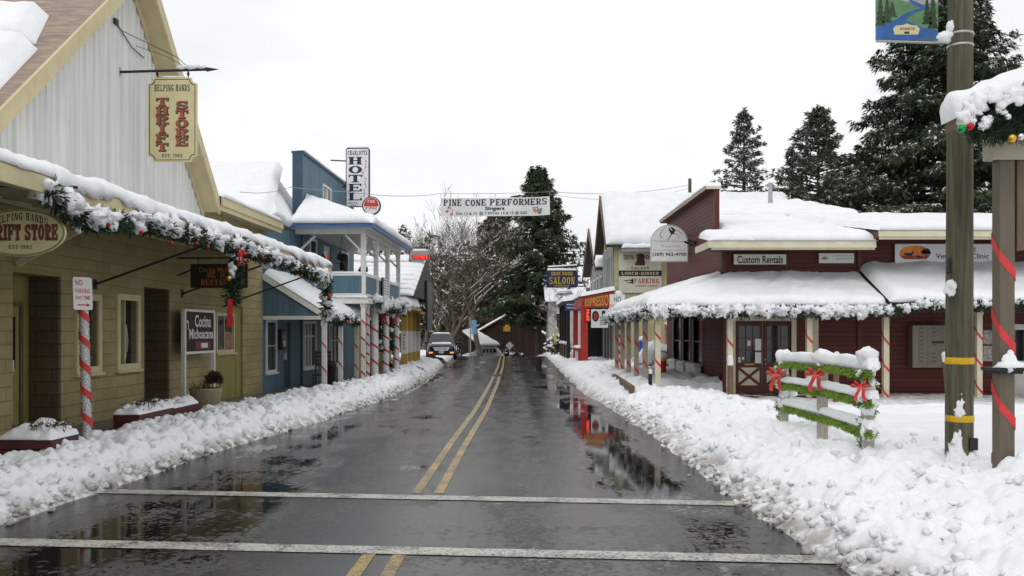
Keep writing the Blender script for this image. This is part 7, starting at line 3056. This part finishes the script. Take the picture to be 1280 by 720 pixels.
snow_quad(mb, (x1 + .5, BYY - .4, ze + .01), (x1 + .5, BYY + 12, ze + .01), (xp, BYY + 12, zp + .17), (xp, BYY - .4, zp + .17), .22, 20, 14, 2, .05, .3, .05)
part('snow', mb, SNOW, rf)
mb = MB()
mb.box(-1.0, 3.3, BYY - .06, BYY - .003, gb, gb + 2.3)
part('barn_door', mb, BARN, t)
qx, qz = W(633.5, 410, BYY).x, W(633.5, 410, BYY).z
PQ2 = PL((qx, BYY - .05, qz), (1, 0, 0))
mb = MB()
mb.pbox(PQ2, -.42, .42, -.42, .42, -.04, 0)
q_ = part('quilt_square', mb, mat('quilt_yellow', (0.60, .42, .03), .5, .1), t)
mb = MB()
for sx, sz in ((0, 0), (-.27, -.27), (.27, .27), (-.27, .27), (.27, -.27)):
    s_ = .14 if sx == 0 else .11
    mb.prism(PQ2, [(sx - s_, sz), (sx, sz - s_), (sx + s_, sz), (sx, sz + s_)], .002, .006)
for sx, sz in ((-.28, 0), (.28, 0), (0, .28), (0, -.28)):
    mb.pbox(PQ2, sx - .06, sx + .06, sz - .06, sz + .06, .002, .005)
part('patches', mb, REDP, q_)

# diamond sign seen from behind
c = W(637, 437, 96)
t = thing('diamond_sign', 'grey back of a diamond road sign in front of the brown barn', 'sign', (c.x, c.y, gz(96)))
mb = MB()
mb.box(c.x - .04, c.x + .04, c.y - .04, c.y + .04, gz(96) - .3, c.z + .2)
part('post', mb, GALV, t)
P = PL((c.x, c.y - .05, W(0, 432, 96).z), (1, 0, 0))
mb = MB()
mb.prism(P, [(-.44, 0), (0, -.44), (.44, 0), (0, .44)], -.006, .006)
part('plate', mb, mat('dull_sign_back', (.36, .34, .33), .5, .1), t)

# open shelter with a white roof, left of the barn
SY = 104
g_ = gz(SY)
t = thing('open_shelter', 'open roadside shelter with a sloping snow covered roof beyond the parked car', 'shelter', (-3.5, SY, g_))
xa, xb = W(571, 0, SY).x, W(624, 0, SY).x
za, zb = W(0, 400, SY).z, W(0, 431, SY).z
mb = MB()
K = [W(578, 414, 104), W(600, 431.5, 101), W(625, 430.5, 107), W(591, 411, 113)]
DN = Vector((0, 0, .12))
mb.add(K + [q - DN for q in K], [(0, 1, 2, 3), (4, 7, 6, 5), (0, 4, 5, 1), (1, 5, 6, 2), (0, 3, 7, 4)])
rf = part('roof', mb, GREY, t)
mb = MB()
snow_quad(mb, K[1] + Vector((0, 0, .01)), K[2] + Vector((0, 0, .01)), K[3] + Vector((0, 0, .01)), K[0] + Vector((0, 0, .01)), .16, 24, 20, 1, .0, .2, .05)
part('snow', mb, SNOW, rf)
for k in range(6):
    f_ = .12 + k * .17
    mb = MB()
    x = lerp(xa, xb, f_)
    q = K[1].lerp(K[2], (k + .3) / 6) + Vector((-.25, .3, 0))
    mb.box(q.x - .08, q.x + .08, q.y - .08, q.y + .08, g_ - .3, q.z - .1)
    part('post', mb, GREY, t)
mb = MB()
mb.box(xa, K[2].x - .5, SY + 8, SY + 8.2, g_ - .2, zb - .1)
part('back_wall', mb, IRON, t)
# blue pole banner
c = W(588, 441, 93)
t = thing('banner_pole', 'slim grey pole with a pale blue street banner beyond the parked car', 'banner', (c.x, 93, gz(93)))
mb = MB()
mb.tube([(c.x, 93, gz(93) - .3), (c.x, 93, 3.6)], .06, 8)
part('pole', mb, GREY, t)
mb = MB()
mb.box(c.x + .1, c.x + .62, 92.98, 93.0, 1.9, 3.3)
part('banner', mb, mat('pale_blue_banner', (.16, .38, .55), .6, .3, 3, 0), t)
# rusty shrub and far verge shrubs
shrub((W(638, 437, 112).x, 112, gz(112)), 1.6, 201, 'rust brown leafless bush in front of the barn', None, 240, [mat('rusty_leaves', (0.13, .06, .04), .9, .3, 5, 0), SHRUB], .1, 'bush', 1.3)
for k, (px, Y, r_) in enumerate(((697, 76, 1.0), (703, 70, .9), (690, 84, .9))):
    shrub((W(px, 0, Y).x, Y, .4 + gz(Y)), r_, 210 + k, ('snowy dark shrub beyond the far porch', 'snowy dark shrub at the far porch corner', 'snowy dark shrub near the crest of the road')[k], 'snowy shrubs by the far verge', 200, [SHRUBG, SHRUB], .8, 'shrub', 1.5)
t = thing('yellow_post', 'short yellow post by the far porch railing', 'post', (W(694, 0, 74).x, 74, .4))
mb = MB()
x = W(694, 0, 74).x
mb.box(x - .1, x + .1, 73.9, 74.1, .2, 2.2)
part('post', mb, mat('pale_yellow_paint', (.5, .42, .12), .5, .1), t)
t = thing('white_house', 'pale house wall behind the tall conifer at the far end', 'house', (W(690, 0, 92).x, 92, 0))
mb = MB()
xh0, xh1 = W(686, 0, 95).x, W(735, 0, 95).x
mb.box(xh0, xh1, 95, 103, -1, 5.2)
part('wall', mb, mat('pale_grey_wall', (.42, .41, .38), .7, .1), t)
P = PL((0, 95, 0), (1, 0, 0))
window(t, P, xh0 + .8, xh0 + 1.6, 2.6, 4.0, c=.01, rec=0)
mb = MB()
snow_quad(mb, (xh0 - .4, 94.6, 5.2), (xh1, 94.6, 5.2), (xh1, 99, 7), (xh0 - .4, 99, 7), .3, 20, 14, 1, .05, .3, .05)
part('snow', mb, SNOW, t)

# ================================================================== TREES
pine = [(0, .8), (.12, 1), (.35, .88), (.6, .62), (.8, .36), (.93, .15), (1, .02)]
full = [(0, .9), (.15, 1), (.4, .92), (.65, .68), (.82, .42), (.94, .18), (1, .03)]
conifer('tall_conifer', (W(673, 0, 103).x, 103, gz(103)), W(0, 208, 103).z - gz(103), 6.3, 5, 'tall dark cedar behind the banner at the far end of the road', 'conifer', None, 260, 60, .46,
        [(0, .6), (.22, .7), (.32, 1), (.5, .84), (.7, .58), (.85, .36), (.94, .2), (1, .04)], (CON1, CON2), .04, .20, .03, cedar=True)
conifer('olive_conifer', (W(622, 0, 128).x, 128, -1.8), W(0, 255, 128).z + 1.8, 6.4, 6, 'olive brown conifer behind the bare trees left of the tall cedar', 'conifer', None, 190, 44, .6, full, (CONO, TWIG), .04, .05, .05)
conifer('snowy_pine', (W(930, 0, 78).x, 78, 0), W(0, 136, 78).z, 5.0, 7, 'slender airy pine dusted with snow, farthest of those over the red building', 'pine', 'evergreens behind the red building', 190, 34, .36, [(0, .9), (.3, 1), (.55, .85), (.75, .52), (.9, .24), (1, .03)], (CON4, CON3), .36, .12, .16)
conifer('snowy_pine', (W(1023, 0, 72).x, 72, 0), W(0, 133, 72).z, 5.3, 8, 'broad snowy pine between the slender pine and the huge dark cedar', 'pine', 'evergreens behind the red building', 260, 50, .36, [(0, .9), (.3, 1), (.55, .9), (.75, .6), (.9, .28), (1, .03)], (CON4, CON3), .34, .05, .22)
conifer('snowy_pine', (W(990, 0, 66).x, 66, 0), W(0, 184, 66).z, 2.6, 9, 'small narrow pine against the broad snowy pine', 'pine', 'evergreens behind the red building', 110, 26, .33, full, (CON4, CON3), .34, .1, .15)
conifer('snowy_cedar', (W(1085, 0, 60).x, 60, 0), W(0, 178, 60).z, 3.8, 10, 'bushy snow flecked cedar in front of the huge dark cedar', 'cedar', 'evergreens behind the red building', 190, 44, .34, [(0, 1), (.3, 1), (.6, .85), (.85, .55), (1, .05)], (CON3, CON2), .26, .05, .05, cedar=True)
conifer('dark_cedar', (W(1182, 0, 54).x, 54, 0), W(0, -70, 54).z, 7.2, 11, 'huge dark cedar towering behind the utility pole', 'cedar', 'evergreens behind the red building', 560, 105, .34, [(0, 1), (.25, 1), (.42, .92), (.62, .68), (.75, .46), (.9, .2), (1, .05)], (CON1, CON2), .20, .03, .05, cedar=True)
conifer('dark_cedar', (W(1262, 0, 62).x, 62, 0), W(0, 170, 62).z, 4.8, 12, 'dark cedar showing between the utility pole and the timber shelter', 'cedar', 'evergreens behind the red building', 190, 50, .36, full, (CON1, CON2), .15, .05, .05, cedar=True)
conifer('dark_cedar', (W(1040, 0, 88).x, 88, 0), W(0, 215, 88).z, 4.8, 13, 'low evergreen filling the gap behind the broad snowy pine', 'cedar', 'evergreens behind the red building', 150, 40, .42, full, (CON2, CON1), .25, .05, .1)

G = 'bare snowy trees beyond the far buildings'
bare_tree((W(603, 0, 98).x, 98, gz(98)), 20.0, 21, 'big leaning bare tree with snow lined limbs below the banner', G, .62, .017, 7, .34, -.12)
bare_tree((W(556, 0, 92).x, 92, -.5), 19.0, 22, 'tall bare tree with a fine twiggy crown behind the parked car', G, .5, .017, 7, .24, .02)
bare_tree((W(585, 0, 110).x, 110, -1.5), 22, 23, 'bare tree rising behind the leaning one beneath the banner', G, .5, .026, 6, .26)
bare_tree((W(536, 0, 84).x, 84, -.2), 9.5, 24, 'low bare tree with arching snowy branches beside the lit box sign', G, .75, .022, 6, .2, .12)
bare_tree((W(522, 0, 100).x, 100, -1.0), 17, 25, 'bare tree just beyond the mustard shop roof', G, .55, .018, 7, .22)
bare_tree((W(714, 0, 120).x, 120, -1.5), 16, 26, 'thin pale bare tree right of the tall cedar', G, .30, .024, 6, .2)
bare_tree((W(704, 0, 80).x, 80, .2), 7.5, 27, 'small snowy bare tree under the far saloon sign', G, .7, .02, 6, .14)
bare_tree((W(275, 0, 62).x, 62, 0), 13.6, 28, 'twig tips of a bare tree showing above the hotel roof', G, .45, .03, 5, .2, 0, False)
bare_tree((W(722, 0, 95).x, 95, -.5), 9, 29, 'snowy bare tree behind the far gabled shop', G, .6, .022, 6, .16)
bare_tree((W(570, 0, 125).x, 125, -1.7), 22, 31, 'bare tree farthest back behind the white roofed shelter', G, .55, .028, 6, .24)

bare_tree((W(532, 0, 105).x, 105, -1.4), 22, 41, 'tall fine twigged bare tree rising behind the mustard shop roof', G, .5, .018, 7, .24)
bare_tree((W(566, 0, 118).x, 118, -1.7), 25, 42, 'tallest pale brown bare tree directly below the left banner corner', G, .5, .02, 7, .26)

# far woods that read as one mass
rnd = random.Random(77)
mb = MB()
for i in range(300):
    x = rnd.uniform(-48, 34)
    y = rnd.uniform(140, 190)
    h = rnd.uniform(13, 21) if x < -1 else rnd.uniform(7, 12)
    b = Vector((x, y, -2))
    mb.cur = 1
    mb.tube([b, b + Vector((rnd.uniform(-.5, .5), 0, h))], [.14, .03], 3, caps=False)
    kind = 2 if rnd.random() < .25 else 0
    for k in range(95):
        q = rnd.uniform(.08, 1)
        w_ = (1.15 - q) * h * .26 + .5
        c = b + Vector((rnd.uniform(-1, 1) * w_, rnd.uniform(-1, 1) * w_, h * q))
        d_ = Vector((rnd.uniform(-1, 1), rnd.uniform(-1, 1), rnd.uniform(-.2, 1.0)))
        spray(mb, c, d_, rnd.uniform(.5, 1.3), rnd, 3 if rnd.random() < .06 else kind)
mb.cur = 0
o = solo('woods', mb, [TWIG, BARKG, CONO, SNOW], 'brown winter woods with snow closing the far end of the street', 'woods', (0, 160, -2))
o['kind'] = 'stuff'
